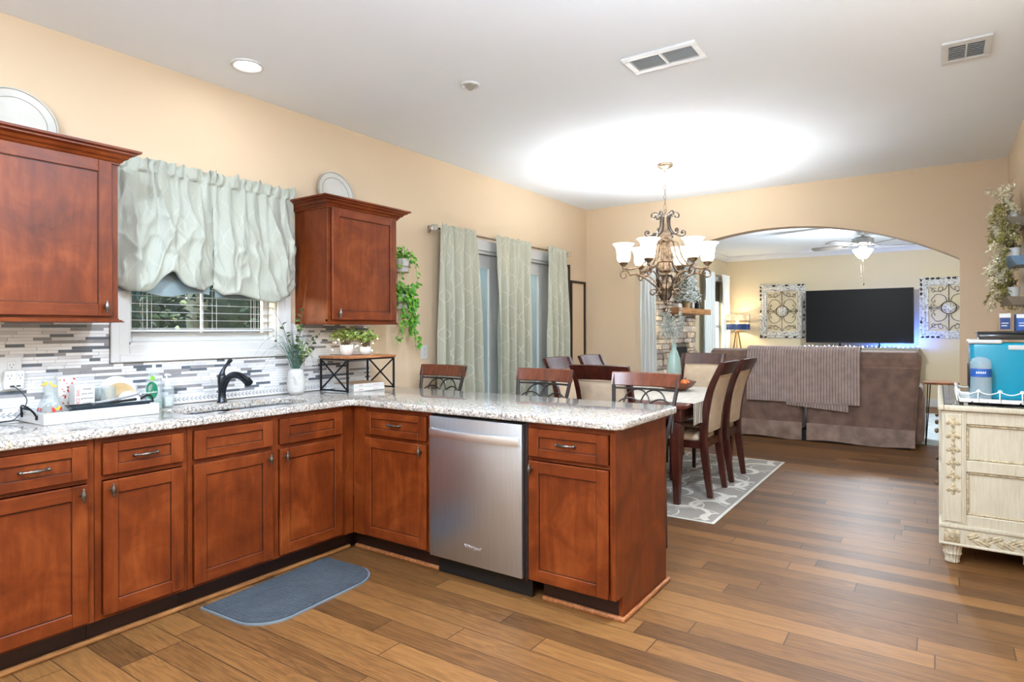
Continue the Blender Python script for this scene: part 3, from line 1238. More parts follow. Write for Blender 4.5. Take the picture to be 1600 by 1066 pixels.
# end cabinet
XE = 2.3195
t = thing('base_cabinet', 'cherry base cabinet at the peninsula end, with plain side panel', 'cabinet', (2.09, .3, 0))
b = B()
tb(b, TY, 1.86, 1.872, .112, .876, -.02, -.0005)
tb(b, TY, 2.292, XE - .001, .112, .876, -.02, -.0005, .0015)
for r in ((.112, .135), (.695, .715), (.85, .876)):
    tb(b, TY, 1.872, 2.292, r[0], r[1], -.02, -.001, 0, 1)
tb(b, TY, 1.86, 1.878, .112, .876, -.58, -.02)
tb(b, TY, 1.878, XE - .019, .112, .13, -.58, -.02)
tb(b, TY, 1.86, XE - .019, .13, .876, -.59, -.58)
put('body', b, ['cherry_upright', 'cherry_level'], t)
b = B()
b.prism([(.0, .112), (.072, .112), (.072, 0), (.60, 0), (.60, .876), (0, .876)], XE - .018, XE, 'x')
put('side_panel', b, 'cherry_upright', t)
b = B()
tb(b, TY, 1.9, XE - .018, 0, .112, -.09, -.075)
put('toe_kick', b, 'cherry_dark', t)
d = shaker('door', TY, 1.870, 2.290, .118, .692, .001, t)
knob(TY, 1.890, .654, .02, d)
d = shaker('drawer_front', TY, 1.870, 2.290, .714, .849, .001, t, None, .057, .04)
pull(TY, 2.075, .783, .011, d)

# peninsula back panel and shoe mouldings
b = B()
b.box((.02, .602, 0), (XE, .618, .876), .001)
tag(struct('trim_4', b, 'cherry_upright'), 'cherry back panel of the peninsula', 'panel')['kind'] = 'structure'
b = B()
b.box((XE + .0005, .602, .0), (XE + .012, .617, .876), .002)


def shoe(pts, nm, label, m_):
    bb = B()
    for (p, q) in zip(pts, pts[1:]):
        bb.box((min(p[0], q[0]) - .0, min(p[1], q[1]) - .0, 0), (max(p[0], q[0]) + .0, max(p[1], q[1]) + .0, .019), .006, seg=3)
    o_ = struct(nm, bb, m_)
    tag(o_, label, 'moulding')
    o_['kind'] = 'structure'


b.bm.free()
b = B()
b.box((.531, -1.85, 0), (.553, .03, .021), .007, seg=3)
o = struct('trim_5', b, 'oak_beam')
tag(o, 'oak shoe moulding under the sink run', 'moulding')
b = B()
b.box((.56, .052, 0), (1.234, .0745, .021), .007, seg=3).box((1.9, .052, 0), (XE + .018, .0745, .021), .007, seg=3).box((XE + .001, .06, 0), (XE + .019, .635, .021), .007, seg=3)
o = struct('trim_6', b, 'acacia')
tag(o, 'brown shoe moulding around the peninsula', 'moulding')

# countertop: L shape with a sink cut-out
SX0, SX1, SY0, SY1 = .215, .525, -.93, -.19
CTX = 2.36


def rrect(x0, y0_, x1, y1_, r, n=6):
    o_ = []
    for cx_, cy_, a in ((x1 - r, y1_ - r, 0), (x0 + r, y1_ - r, PI / 2), (x0 + r, y0_ + r, PI), (x1 - r, y0_ + r, 1.5 * PI)):
        for i in range(n + 1):
            o_.append((cx_ + r * math.cos(a + PI / 2 * i / n), cy_ + r * math.sin(a + PI / 2 * i / n)))
    return o_


def cround(c, a0, a1, r, n=6):
    return [(c[0] + r * math.cos(a0 + (a1 - a0) * i / n), c[1] + r * math.sin(a0 + (a1 - a0) * i / n)) for i in range(n + 1)]


outer = [(.002, -1.87), (.645, -1.87)] + [(.645, -.1)] + cround((.705, -.095), PI, PI / 2, .06) + \
        cround((CTX - .05, .015), -PI / 2, 0, .05) + cround((CTX - .05, .66), 0, PI / 2, .05) + [(.002, .71)]
hole = rrect(SX0, SY0, SX1, SY1, .07)
o = bmesh.new()
eo, eh = [], []
for ring, el in ((outer, eo), (hole, eh)):
    vs2 = [o.verts.new((x, y, .914)) for x, y in ring]
    for i in range(len(vs2)):
        el.append(o.edges.new((vs2[i], vs2[(i + 1) % len(vs2)])))
bmesh.ops.triangle_fill(o, use_beauty=True, use_dissolve=False, edges=eo + eh)
r_ = bmesh.ops.extrude_face_region(o, geom=o.faces[:])
bmesh.ops.translate(o, vec=(0, 0, -.037), verts=[g for g in r_['geom'] if isinstance(g, bmesh.types.BMVert)])
bmesh.ops.recalc_face_normals(o, faces=o.faces[:])
ed = [e for e in o.edges if len(e.link_faces) == 2 and e.calc_face_angle(0) > 1.2]
bmesh.ops.bevel(o, geom=ed, offset=.008, segments=3, profile=.5, affect='EDGES')
b = B()
b._merge(o)
single('countertop', b, 'granite', 'speckled white granite countertop over sink run and peninsula', 'countertop', base=(1.1, -.2, .876))

# sink: two bowls under the counter
sk = thing('kitchen_sink', 'undermount stainless double bowl sink below the window', 'sink', (.37, -.56, .67))
for nm, ya, yb in (('left_bowl', SY0 - .012, -.585), ('right_bowl', -.565, SY1 + .012)):
    b = B()
    rg = []
    for q, zz, ins in ((0, .8745, -.008), (1, .8745, 0), (2, .74, .012), (3, .705, .04), (4, .70, .09)):
        rg.append([(x, y, zz) for x, y in rrect(SX0 - .012 + ins, ya + ins, SX1 + .012 - ins, yb - ins, max(.07 - ins * .3, .03))])
    b.rings(rg, cap=False)
    b.face([p for p in rg[-1]])
    put('bowl', b, 'stainless', sk, 50, True)
    b = B()
    b.lathe([(.04, .7005), (.04, .703), (.02, .7035), (.018, .701)], ((SX0 + SX1) / 2, (ya + yb) / 2, 0), 16)
    put('drain', b, 'stainless_bright', sk)
b = B()
b.box((.33, -.70, .7005), (.41, -.615, .888), .006)
b.bm.free()
b = B()
b.box((-.05, -.035, -.014), (.05, .035, .014), .008, seg=2, mtx=Matrix.Translation((.452, -.632, .868)) @ Matrix.Rotation(.5, 4, 'Z') @ Matrix.Rotation(math.radians(28), 4, 'Y'))
single('sponge', b, 'sponge_orange', 'orange sponge resting on the divider of the steel sink', 'sponge')

# faucet
fc = thing('kitchen_faucet', 'dark bronze single lever faucet arching over the sink', 'faucet', (.143, -.552, .914))
b = B()
b.lathe([(.027, .9145), (.027, .922), (.023, .928), (.021, .96), (.0215, 1.0), (.024, 1.035), (.024, 1.06), (.018, 1.075), (.0, 1.078)], (.143, -.552, 0), 20)
put('body', b, 'bronze_tap', fc, 60)
b = B()
pts = smoothpts([(.150, -.551, .975), (.165, -.549, 1.02), (.20, -.541, 1.062), (.245, -.531, 1.073), (.29, -.521, 1.062), (.33, -.512, 1.036)], 6)
n = len(pts)
b.tube(pts, [.017 + .004 * (i / n) for i in range(n)], 14)
b.tube([pts[-1] - Vector((.012, -.003, -.008)), pts[-1] + Vector((.008, .002, -.007))], [.0225, .0235], 14)
put('spout', b, 'bronze_tap', fc, 60)
b = B()
b.tube(smoothpts([(.143, -.552, 1.07), (.146, -.545, 1.10), (.154, -.528, 1.13), (.162, -.515, 1.15), (.166, -.512, 1.162)], 4),
       [.017, .016, .014, .012, .010, .009, .0085, .0085, .009, .0095, .0105, .0115, .0125, .013, .0125, .011, .007][:17], 12)
put('lever', b, 'bronze_tap', fc, 60)


# ================================================================ wall cabinets
def upper(a0, a1, label, doors, knobs):
    t_ = thing('wall_cabinet', label, 'cabinet', (.16, (a0 + a1) / 2, 1.38))
    b_ = B()
    zb, zt, F = 1.38, 2.115, .306
    tb(b_, TX, a0, a0 + .016, zb, zt, .001, F)
    tb(b_, TX, a1 - .016, a1, zb, zt, .001, F)
    tb(b_, TX, a0 + .016, a1 - .016, zb, zb + .016, .001, F)
    tb(b_, TX, a0 + .016, a1 - .016, zt - .016, zt, .001, F)
    tb(b_, TX, a0 + .016, a1 - .016, zb, zt, .001, .008)
    edges = [a0] + [q for dd_ in doors for q in dd_] + [a1]
    for s0, s1 in zip(edges[::2], edges[1::2]):
        tb(b_, TX, s0, s1, zb, zt, F, F + .019, .001)
    tb(b_, TX, a0, a1, zb, zb + .014, F, F + .0185, .001, 1)
    tb(b_, TX, a0, a1, zt - .014, zt, F, F + .0185, .001, 1)
    put('body', b_, ['cherry_upright', 'cherry_level_y'], t_)
    for (p, q), kk in zip(doors, knobs):
        d_ = shaker('door', TX, p, q, 1.390, 2.108, F + .0195, t_)
        knob(TX, kk, 1.432, F + .0385, d_)
    # crown: stepped flare on the front and both ends
    b_ = B()
    prof = [(.0, 2.100), (.008, 2.100), (.008, 2.108), (.014, 2.112), (.020, 2.122), (.032, 2.128), (.040, 2.140), (.058, 2.147), (.058, 2.153), (.075, 2.158), (.075, 2.168), (.0, 2.168)]
    Fo = F + .019
    rg = []
    for p, z in prof:
        rg.append([(.001, a0 - p, z), (Fo + p, a0 - p, z), (Fo + p, a1 + p, z), (.001, a1 + p, z)])
    b_.rings(rg, closed_u=False, cap=False, loop=True)
    put('crown', b_, 'cherry_level_y', t_, 20)
    b_ = B()
    for p, z, zz in ((.004, 1.372, 1.380), (.014, 1.366, 1.373), (.020, 1.362, 1.367)):
        if label.startswith('cherry wall cabinet beside'):
            p *= .5
        b_.box((.001, a0 - p, z), (Fo + p, a1 + p, zz), .002)
    put('light_rail', b_, 'cherry_level_y', t_)
    return t_


upper(-2.36, -1.172, 'cherry wall cabinet left of the window, partly cut off', [(-2.33, -1.782), (-1.765, -1.203)], [-1.82, -1.236])
upper(.042, .648, 'cherry wall cabinet beside the hanging ivy, right of the window', [(.068, .63)], [.112])


# decorative plates on the cabinets
def plate(cy_, r, zc_, label):
    t_ = thing('decorative_plate', label, 'plate', (.06, cy_, 2.118), 'plates on the wall cabinets')
    b_ = B()
    lean = math.radians(11)
    Mx = Matrix.Translation((.075, cy_, 2.118)) @ Matrix.Rotation(-lean, 4, 'Y') @ Matrix.Translation((0, 0, r)) @ Matrix.Rotation(PI / 2, 4, 'Y')
    prof = [(0, .004), (r * .66, .004), (r * .72, .010), (r * .98, .017), (r, .019), (r * .985, .013), (r * .7, .002), (r * .6, -.003), (0, -.003)]
    b_.lathe(prof, (0, 0, 0), 48)
    bmesh.ops.transform(b_.bm, matrix=Mx, verts=b_.bm.verts[:])
    put('dish', b_, 'plate_cream', t_, 50)
    b_ = B()
    for rr in (r * .73, r * .955):
        pts_ = [(rr * math.cos(2 * PI * i / 56), rr * math.sin(2 * PI * i / 56), .0125 if rr < r * .8 else .0182) for i in range(56)]
        b_.tube(pts_, .0013 if rr < r * .8 else .0022, 5, loop=True)
    bmesh.ops.transform(b_.bm, matrix=Mx, verts=b_.bm.verts[:])
    put('rim_line', b_, 'plate_line', t_)


plate(-1.475, .158, 0, 'large cream plate standing above the left wall cabinet')
plate(.335, .155, 0, 'cream plate standing above the wall cabinet right of the window')


# ================================================================ textiles on the kitchen and dining walls
def nz3(x, y, z=0.0):
    return mnoise.noise(Vector((x, y, z)))


# balloon valance over the sink window
vl = thing('window_valance', 'sage satin balloon valance with ruffled top over the sink window', 'curtain', (.06, -.53, 1.52))
VY = [(-1.085, -.548), (-.556, -.006)]
VT = 2.165


def valance_fn(k):
    ya, yb = VY[k]
    wd = yb - ya

    def bottom(u):
        if k == 0:      # two hanging corners with a lifted notch between
            return 1.545 + .10 * math.exp(-((u - .50) / .13) ** 2) - .015 * math.sin(u * PI * 2) + .05 * max(0, (u - .88) / .12) + .03 * max(0, (.12 - u) / .12)
        return 1.52 + .06 * max(0, (u - .68) / .32) + .05 * max(0, (.1 - u) / .1) + .02 * math.sin(u * 7)

    def fn(u, v):
        zb = bottom(u)
        lump = math.sin(PI * min(u * 1.02, 1)) ** .5
        rg1 = (1 - abs(nz3(u * 3.6 + (v * 2.0 if k == 0 else -v * 1.6) + k * 11, v * 1.3 + .3))) ** 6
        rg2 = (1 - abs(nz3(u * 6 - v * 4 + k * 5, v * 5 + u * 3, 4.2))) ** 7
        if v < .10:                 # ruffle above the rod
            t = v / .10
            z = VT + .068 * (1 - t) + .030 * nz3(u * 17, k * 5) * (1 - t)
            x = .062 + (.016 * math.sin(u * 58 + k + 5 * nz3(u * 5, k)) + .016 * nz3(u * 21, k, t)) * (1 - t * .7)
            return (max(x, .046), ya + wd * u + .014 * nz3(u * 26, 3, t), z)
        if v < .90:
            t = (v - .10) / .80
            z = VT + (zb - VT) * t
            gather = math.exp(-t * 2.2)
            pl = .013 * math.sin(u * 44 + 4.5 * nz3(u * 5, k * 3)) * gather * gather
            cr = 0
            for (u0, sl, am, wd_) in (((.16, .05, .030, .05), (.40, .16, .040, .05), (.62, .36, .034, .06), (.86, -.10, .026, .05)) if k == 0 else
                                      ((.14, .04, .026, .04), (.34, -.10, .028, .06), (.62, .30, .046, .06), (.88, .10, .032, .04))):
                dd_ = u - (u0 + sl * t)
                cr += am * (.35 + .65 * math.sin(PI * min(1, t * 1.15))) * math.exp(-abs(dd_) / wd_)
            crm = .014 * nz3(u * 5 + k * 9, t * 6) + .026 * rg1 * (.3 + .7 * t) + .014 * rg2 * t
            x = .060 + .050 * lump * math.sin(PI * t ** 1.3 * .62) + cr * .9 + pl + crm * min(1, t * 4) - .012
            y = ya + wd * (u + .012 * math.sin(u * 40 + k) * gather)
            return (max(x, .048), y, z)
        t = (v - .90) / .10         # cloth turning back up inside
        x0_ = fn(u, .8999)[0]
        z = zb - .012 * math.sin(PI * t) + .075 * t * t
        return (max(x0_ - (.055 + .03 * nz3(u * 6, k)) * t, .034), ya + wd * u, z)
    return fn


for k_ in (0, 1):
    b = B()
    b.grid(valance_fn(k_), 110, 84, thick=.0018, mfn=lambda u, v, lay: 1 if (lay == 0 or v > .91) else 0)
    put('panel', b, ['valance_satin', 'lining_teal'], vl, 60, True)
for k_ in (0, 1):
    b = B()
    ya_, yb_ = VY[k_]

    def lin_fn(u, v):
        zb = (1.522 + .012 * math.sin(u * 9 + k_)) if k_ == 0 else (1.515 + .03 * max(0, (u - .6) / .4))
        return (.024 + .012 * nz3(u * 5, v * 3, k_) + .008 * math.sin(u * 14 + k_) + .012 * v, ya_ + .02 + (yb_ - ya_ - .04) * u, 1.86 + (zb - 1.86) * v)
    b.grid(lin_fn, 50, 24, thick=.0014)
    put('lining', b, 'lining_teal', vl, 60, True)
b = B()
b.tube([(.034, -1.09, 2.158), (.034, .0, 2.158)], .009, 10)
for yy in (-1.075, -.012):
    b.box((.0, yy - .006, 2.15), (.036, yy + .006, 2.166), .001)
put('rod', b, 'white_plastic', vl)


def curtain(name, label, ya, yb, ztop, zbot, x0_, nf, m_, flare=.06, group=None, amp=.022, seed=0, wave=True):
    b_ = B()
    wd = yb - ya

    def fn(u, v):
        if v < .035:
            t = v / .035
            return (x0_ - .004 + .013 * math.sin(u * nf * 2 * PI * 1.6 + seed) + .012 * nz3(u * 30, seed, t) * (1 - t), ya + wd * u + .008 * nz3(u * 25, 7, seed) * (1 - t), ztop + .04 * (1 - t) + .016 * nz3(u * 16, seed) * (1 - t))
        t = (v - .035) / .965
        a = amp * (.35 + .65 * min(1, t * 2.5))
        ph = u * nf * 2 * PI + 1.6 * nz3(u * 3 + seed, t * 1.2) * min(1, t * 2)
        gath = .013 * math.sin(u * nf * 2 * PI * 1.6 + seed) * math.exp(-t * 7)
        a *= 1 - math.exp(-t * 9)
        x = x0_ + a * (math.copysign(abs(math.sin(ph)) ** .7, math.sin(ph))) + .25 * a * math.sin(2 * ph + 1) + gath + .01 * nz3(u * 4, t * 5, seed)
        y = ya + wd * u + flare * (u - .5) * t + .010 * math.cos(ph) * min(1, t * 3)
        return (x, y, ztop + (zbot - ztop) * t)
    b_.grid(fn, 90, 60, thick=.0016)
    return single(name, b_, m_, label, 'curtain', group, smooth=60, keep=True)


ZR = 2.165
curtain('curtain', 'sage patio door curtain nearest the kitchen, beside the hanging ivy', 1.36, 1.87, ZR, .02, .112, 4.2, 'sage_satin', .10, None, .046, 1)
curtain('curtain', 'middle sage curtain hanging between the two patio doors', 2.17, 2.75, ZR, .02, .112, 4.6, 'sage_satin', .04, None, .046, 5)
curtain('curtain', 'sage patio door curtain nearest the tall dark frames', 3.09, 3.48, ZR, .02, .112, 3.2, 'sage_satin', .05, None, .042, 9)
rod = thing('curtain_rod', 'thin brown curtain rod with crystal ends above the patio doors', 'curtain rod', (.088, 2.45, ZR))
b = B()
b.tube([(.088, 1.35, ZR), (.088, 3.545, ZR)], .0085, 10)
put('pole', b, 'antique_bronze', rod)
for s_, y in ((-1, 1.325), (1, 3.57)):
    b = B()
    b.box((.063, y - .027, ZR - .027), (.113, y + .027, ZR + .027), .013, seg=2)
    put('finial', b, 'crystal', rod, 0)
for y in (1.345, 3.53):
    b = B()
    b.box((.001, y - .008, ZR - .03), (.012, y + .008, ZR + .03), .002).box((.012, y - .005, ZR - .016), (.088, y + .005, ZR - .0085), .001)
    put('bracket', b, 'antique_bronze', rod)

# two tall dark frames on the wall
for (ya, yb, zt, zb, lab) in ((3.56, 3.725, 2.066, .45, 'taller dark narrow wall frame, half behind the sage curtain'), (3.75, 4.105, 1.893, .40, 'wider dark narrow wall frame in the room corner')):
    t = thing('wall_frame', lab, 'frame', (.012, (ya + yb) / 2, zb))
    b = B()
    fw = .026
    b.box((.001, ya, zb), (.026, ya + fw, zt), .003).box((.001, yb - fw, zb), (.026, yb, zt), .003).box((.001, ya + fw, zt - fw), (.026, yb - fw, zt), .003).box((.001, ya + fw, zb), (.026, yb - fw, zb + fw), .003)
    put('frame', b, 'cherry_dark', t)
    b = B()
    b.box((.001, ya + fw, zb + fw), (.007, yb - fw, zt - fw))
    put('backing', b, 'wall_paint', t)


# ================================================================ outlets, vents, ceiling lights
def outlet(nm, label, ya, yb, za, zb, x, parent=None):
    t_ = thing(nm, label, 'outlet', (x, (ya + yb) / 2, za))
    b_ = B()
    b_.box((x + .0005, ya, za), (x + .006, yb, zb), .002)
    put('cover_plate', b_, 'white_plastic', t_)
    return t_


def socket(yc_, zc_, x, t_, w_=.033, h_=.04):
    b_ = B()
    b_.box((x, yc_ - w_ / 2, zc_ - h_ / 2), (x + .003, yc_ + w_ / 2, zc_ + h_ / 2), .001)
    for dy, hh in ((-.0065, .008), (.0065, .010)):
        b_.box((x + .003, yc_ + dy - .001, zc_ - .001), (x + .0034, yc_ + dy + .001, zc_ - .001 + hh), mi=1)
    b_.lathe([(.0026, .0), (.0026, .0005)], (0, 0, 0), 8, 1) if False else None
    b_.box((x + .003, yc_ - .0022, zc_ - .011), (x + .0034, yc_ + .0022, zc_ - .0065), mi=1)
    put('socket', b_, ['white_plastic', 'grey_slot'], t_)


ou = outlet('wall_outlet', 'white outlet on the mosaic tiles behind the surge adapter', -1.530, -1.448, 1.052, 1.205, .0095)
socket(-1.487, 1.165, .0155, ou)
ad = thing('surge_adapter', 'white plug-in surge adapter with USB ports in the left outlet', 'adapter', (.016, -1.485, 1.055))
b = B()
b.box((.0158, -1.522, 1.057), (.045, -1.445, 1.143), .007, seg=3)
put('housing', b, 'white_plastic', ad)
for yy in (-1.503, -1.463):
    socket(yy, 1.117, .0445, ad, .03, .034)
b = B()
b.box((.0448, -1.502, 1.069), (.0456, -1.486, 1.076)).box((.0448, -1.478, 1.069), (.0456, -1.462, 1.076))
put('usb_port', b, 'grey_slot', ad)
b = B()
pts = smoothpts([(.047, -1.494, 1.072), (.066, -1.485, 1.066), (.085, -1.46, 1.03), (.09, -1.453, 1.0), (.09, -1.475, .955), (.085, -1.50, .925), (.085, -1.54, .9185), (.11, -1.60, .9185), (.16, -1.66, .9185)], 6)
b.tube(pts, .0022, 7)
b.box((.044, -1.5, 1.0685), (.058, -1.488, 1.0765), .001)
single('usb_cord', b, 'usb_cord', 'dark USB cord hanging from the surge adapter to the counter', 'cord')

ou = outlet('wall_outlet', 'white outlet on the beige wall below the hanging ivy', 1.245, 1.325, 1.085, 1.20, .0)
socket(1.285, 1.122, .006, ou)
socket(1.285, 1.165, .006, ou)
ou = outlet('light_switch', 'white double switch plate on the mosaic behind the face vase', .10, .215, 1.085, 1.20, .0095)
ou['category'] = 'switch'
for yy in (.136, .179):
    b = B()
    b.box((.0155, yy - .016, 1.11), (.019, yy + .016, 1.176), .0015)
    put('rocker', b, 'white_plastic', ou)

# ceiling vents
t = thing('ceiling_vent', 'long two-section white return vent in the ceiling', 'vent', (2.305, .64, H - .012))
b = B()
va, vb, wa, wb = 2.105, 2.507, .537, .752
fr_ = .034
for p, q in (((va, wa), (vb, wa + fr_)), ((va, wb - fr_), (vb, wb)), ((va, wa + fr_), (va + fr_, wb - fr_)), ((vb - fr_, wa + fr_), (vb, wb - fr_)), ((2.298, wa + fr_), (2.314, wb - fr_))):
    b.box((*p, H - .014), (*q, H - .0005), .003)
put('frame', b, 'white_trim', t)
b = B()
y = wa + fr_ + .006
while y < wb - fr_ - .004:
    for xa, xb in ((va + fr_, 2.298), (2.314, vb - fr_)):
        b.box((xa, y - .006, H - .0075), (xb, y + .006, H - .006), mtx=Matrix.Translation((0, y, H - .007)) @ Matrix.Rotation(math.radians(35), 4, 'X') @ Matrix.Translation((0, -y, -(H - .007))))
    y += .0135
put('louvres', b, 'white_trim', t, 0)
b = B()
b.box((va + fr_, wa + fr_, H - .0015), (vb - fr_, wb - fr_, H - .0005))
put('duct', b, 'grey_slot', t)
t = thing('ceiling_vent', 'smaller white supply vent in the ceiling near the right wall', 'vent', (3.625, 1.45, H - .012))
b = B()
va, vb, wa, wb = 3.520, 3.730, 1.295, 1.602
fr_ = .03
for p, q in (((va, wa), (vb, wa + .05)), ((va, wb - .05), (vb, wb)), ((va, wa + .05), (va + fr_, wb - .05)), ((vb - fr_, wa + .05), (vb, wb - .05)), ((3.621, wa + .05), (3.629, wb - .05))):
    b.box((*p, H - .013), (*q, H - .0005), .003)
put('frame', b, 'white_trim', t)
b = B()
for i in range(8):
    y = wa + .062 + i * .026
    for xa, xb in ((va + fr_, 3.621), (3.629, vb - fr_)):
        b.box((xa, y - .008, H - .0075), (xb, y + .008, H - .006), mtx=Matrix.Translation((0, y, H - .007)) @ Matrix.Rotation(math.radians(38), 4, 'X') @ Matrix.Translation((0, -y, -(H - .007))))
put('louvres', b, 'white_trim', t, 0)
b = B()
b.box((va + fr_, wa + .05, H - .0015), (vb - fr_, wb - .05, H - .0005))
put('duct', b, 'dull_black', t)


def can_light(x, y, label, power, lit=True, r=.075, color=(.68, .82, 1.0)):
    t_ = thing('recessed_light', label, 'ceiling light', (x, y, H - .012))
    b_ = B()
    b_.lathe([(r * .84, H - .0005), (r * .84, H - .006), (r * .98, H - .012), (r * 1.12, H - .008), (r * 1.15, H - .0005)], (x, y, 0), 32, cap=False)
    put('trim_ring', b_, 'white_trim', t_)
    b_ = B()
    if lit:
        b_.lathe([(r * .84, H - .001), (r * .84, H - .005), (0, H - .006)], (x, y, 0), 24)
        put('lens', b_, 'can_glow', t_)
        lamp_obj('can_lamp', 'AREA', (x, y, H - .016), power, color, t_, shape='DISK', size=r * 1.6, spread=math.radians(180))
    else:
        b_.ell((x, y, H + .012), (r * .82, r * .82, r * .42), 20, 10)
        put('eyeball', b_, 'white_trim', t_)
        b_ = B()
        d_ = Vector((.45, -.55, -.7)).normalized()
        c_ = Vector((x, y, H - .012))
        b_.tube([c_ - d_ * .002, c_ + d_ * .012], [r * .45, r * .42], 18)
        put('lamp_face', b_, 'plate_line', t_)
    return t_


can_light(.405, -.556, 'lit round recessed light above the sink window', .5, color=(.84, .92, 1))
can_light(1.233, .349, 'unlit white eyeball recessed light near the peninsula', 0, False, .05)
for x, y, l in ((2.4, -.75, 'added unseen recessed fill light over the kitchen floor, nearest the dishwasher'), (3.25, .40, 'added unseen recessed fill light over the kitchen floor, nearest the sideboard'),
                (2.0, -2.6, 'added unseen recessed fill light at the kitchen rear, left one'), (2.9, -3.6, 'added unseen recessed fill light at the kitchen rear, right one')):
    can_light(x, y, l, KIT_FILL * (.75 if y > 0 else 1.4 if y < -2 else .8))  # added cans out of view, placed to brighten walls, floor and cabinet fronts
# two added bowl pendants, out of view, bouncing fill light off the ceiling
for x, y, zo, l in ((3.2, -1.15, .16, 'added unseen opal bowl pendant for ceiling fill, nearer the peninsula'), (2.1, -3.1, 0, 'added unseen opal bowl pendant for ceiling fill, farther from the peninsula')):
    dm = thing('fill_pendant', l, 'ceiling light', (x, y, H), 'added kitchen fill pendants')
    b = B()
    b.lathe([(.06, H - .0005), (.06, H - .02), (.01, H - .03), (0, H - .03)], (x, y, 0), 24)
    put('canopy', b, 'nickel', dm)
    b = B()
    b.tube([(x, y, H - .03), (x, y, 2.06 + zo)], .005, 8)
    for k_ in range(3):
        a = 2 * PI * k_ / 3
        b.tube([(x, y, 2.2 + zo), (x + .165 * math.cos(a), y + .165 * math.sin(a), 2.055 + zo)], .0025, 6)
    put('stem', b, 'nickel', dm)
    b = B()
    b.lathe([(.18, 2.06 + zo), (.165, 2.02 + zo), (.12, 1.98 + zo), (.05, 1.96 + zo), (0, 1.955 + zo), (0, 1.962 + zo), (.05, 1.967 + zo), (.115, 1.986 + zo), (.158, 2.024 + zo), (.173, 2.06 + zo)], (x, y, 0), 36, cap=False)
    put('bowl', b, 'shade_glow', dm, 50)
    lamp_obj('fill_lamp', 'POINT', (x, y, 2.10 + zo), PEND_FILL, (.61, .78, 1.0), dm, shadow_soft_size=.10)


# ================================================================ things on the counter
CT = .9145
tr = thing('dish_tray', 'white tray with dark drying mat left of the sink', 'tray', (.19, -1.23, CT))
tx0, tx1, ty0, ty1 = .035, .335, -1.47, -.99
b = B()
b.box((tx0, ty0, CT), (tx1, ty1, CT + .008), .002)
for p, q in (((tx0, ty0), (tx1, ty0 + .01)), ((tx0, ty1 - .01), (tx1, ty1)), ((tx0, ty0 + .01), (tx0 + .01, ty1 - .01)), ((tx1 - .01, ty0 + .01), (tx1, ty1 - .01))):
    b.box((*p, CT + .008), (*q, CT + .052), .002)
put('tray', b, 'tray_white', tr)
b = B()


def matfn(u, v):
    x = tx0 + .012 + (tx1 - tx0 - .024) * u
    y = ty0 + .012 + (ty1 - ty0 - .024) * v
    e = max(0, (abs(u - .5) - .40) / .1) * min(1, max(0, (v - .10) / .12)) * (1 if v < .97 else .6)
    e2 = max(0, (abs(v - .5) - .46) / .04) * (1 if u < .35 else .3)
    return (x + (.004 if u > .9 else 0) * 0, y, CT + .011 + .058 * max(e, e2 * .8) ** .8 + .002 * nz3(u * 4, v * 6))


b.grid(matfn, 40, 50, thick=.004)
put('drying_mat', b, 'mat_navy', tr, 50, True)
for ye, s_ in ((ty0, -1), (ty1, 1)):
    b = B()
    pts = [(tx0 + .06 + .17 * i / 12, ye + s_ * (.004 + .022 * math.sin(PI * i / 12)), CT + .034 + .046 * math.sin(PI * i / 12) ** .7) for i in range(13)]
    b.tube(pts, .0042, 8)
    for q in (pts[0], pts[-1]):
        b.box((q[0] - .005, ye + s_ * .0005, CT + .02), (q[0] + .005, ye + s_ * .008, CT + .04), .001)
    put('handle', b, 'iron_black', tr)
b = B()
b.box((tx1 + .0005, -1.035, CT + .043), (tx1 + .002, -1.018, CT + .058), .0)
put('mat_tag', b, 'paper_white', tr)
CM = CT + .017      # top of the mat


def flower_spots(b_, c, r, n, z0_, z1_, mi, fa0=-1.2, fa1=1.2):
    for _ in range(n):
        a = R.uniform(fa0, fa1) - .55
        z = R.uniform(z0_, z1_)
        o_ = Vector((c[0] + r * math.cos(a), c[1] + r * math.sin(a), z))
        nn = Vector((math.cos(a), math.sin(a), 0))
        tg = Vector((-math.sin(a), math.cos(a), 0))
        s_ = R.uniform(.005, .011)
        ang = R.uniform(0, PI)
        d1, d2 = tg * math.cos(ang) + Vector((0, 0, math.sin(ang))), -tg * math.sin(ang) + Vector((0, 0, math.cos(ang)))
        b_.face([o_ + nn * .0008 + d1 * s_ * p + d2 * s_ * q for p, q in ((-1.3, 0), (-.4, .6), (.8, .45), (1.4, 0), (.8, -.45), (-.4, -.6))], mi)


# upside-down glass carafe with flowers
t = thing('glass_carafe', 'upturned flower-painted glass carafe at the left end of the tray', 'carafe', (.245, -1.415, CM))
b = B()
prof = [(.034, 0), (.046, .01), (.05, .04), (.047, .07), (.03, .105), (.0215, .118), (.026, .128), (.0265, .134)]
prof = [(.047, 0), (.048, .03), (.043, .07), (.032, .092), (.0255, .105), (.025, .118), (.030, .150), (.031, .172), (.0, .174)]
b.lathe(prof + [(.0, .171), (.028, .169), (.027, .15), (.022, .118), (.0225, .105), (.029, .092), (.04, .07), (.045, .03), (.0445, 0)], (.245, -1.415, CM), 28, cap=False)
put('glass', b, 'drinking_glass', t, 60)
b = B()
flower_spots(b, (.245, -1.415), .0478, 6, CM + .02, CM + .06, 0)
flower_spots(b, (.245, -1.415), .0478, 3, CM + .02, CM + .06, 1)
flower_spots(b, (.245, -1.415), .0315, 5, CM + .148, CM + .168, 1)
put('flowers', b, ['leaf_red', 'leaf_yellow'], t, 0)
t = thing('mug', 'white canister with red leaf print behind the glass carafe', 'canister', (.10, -1.30, CM))
b = B()
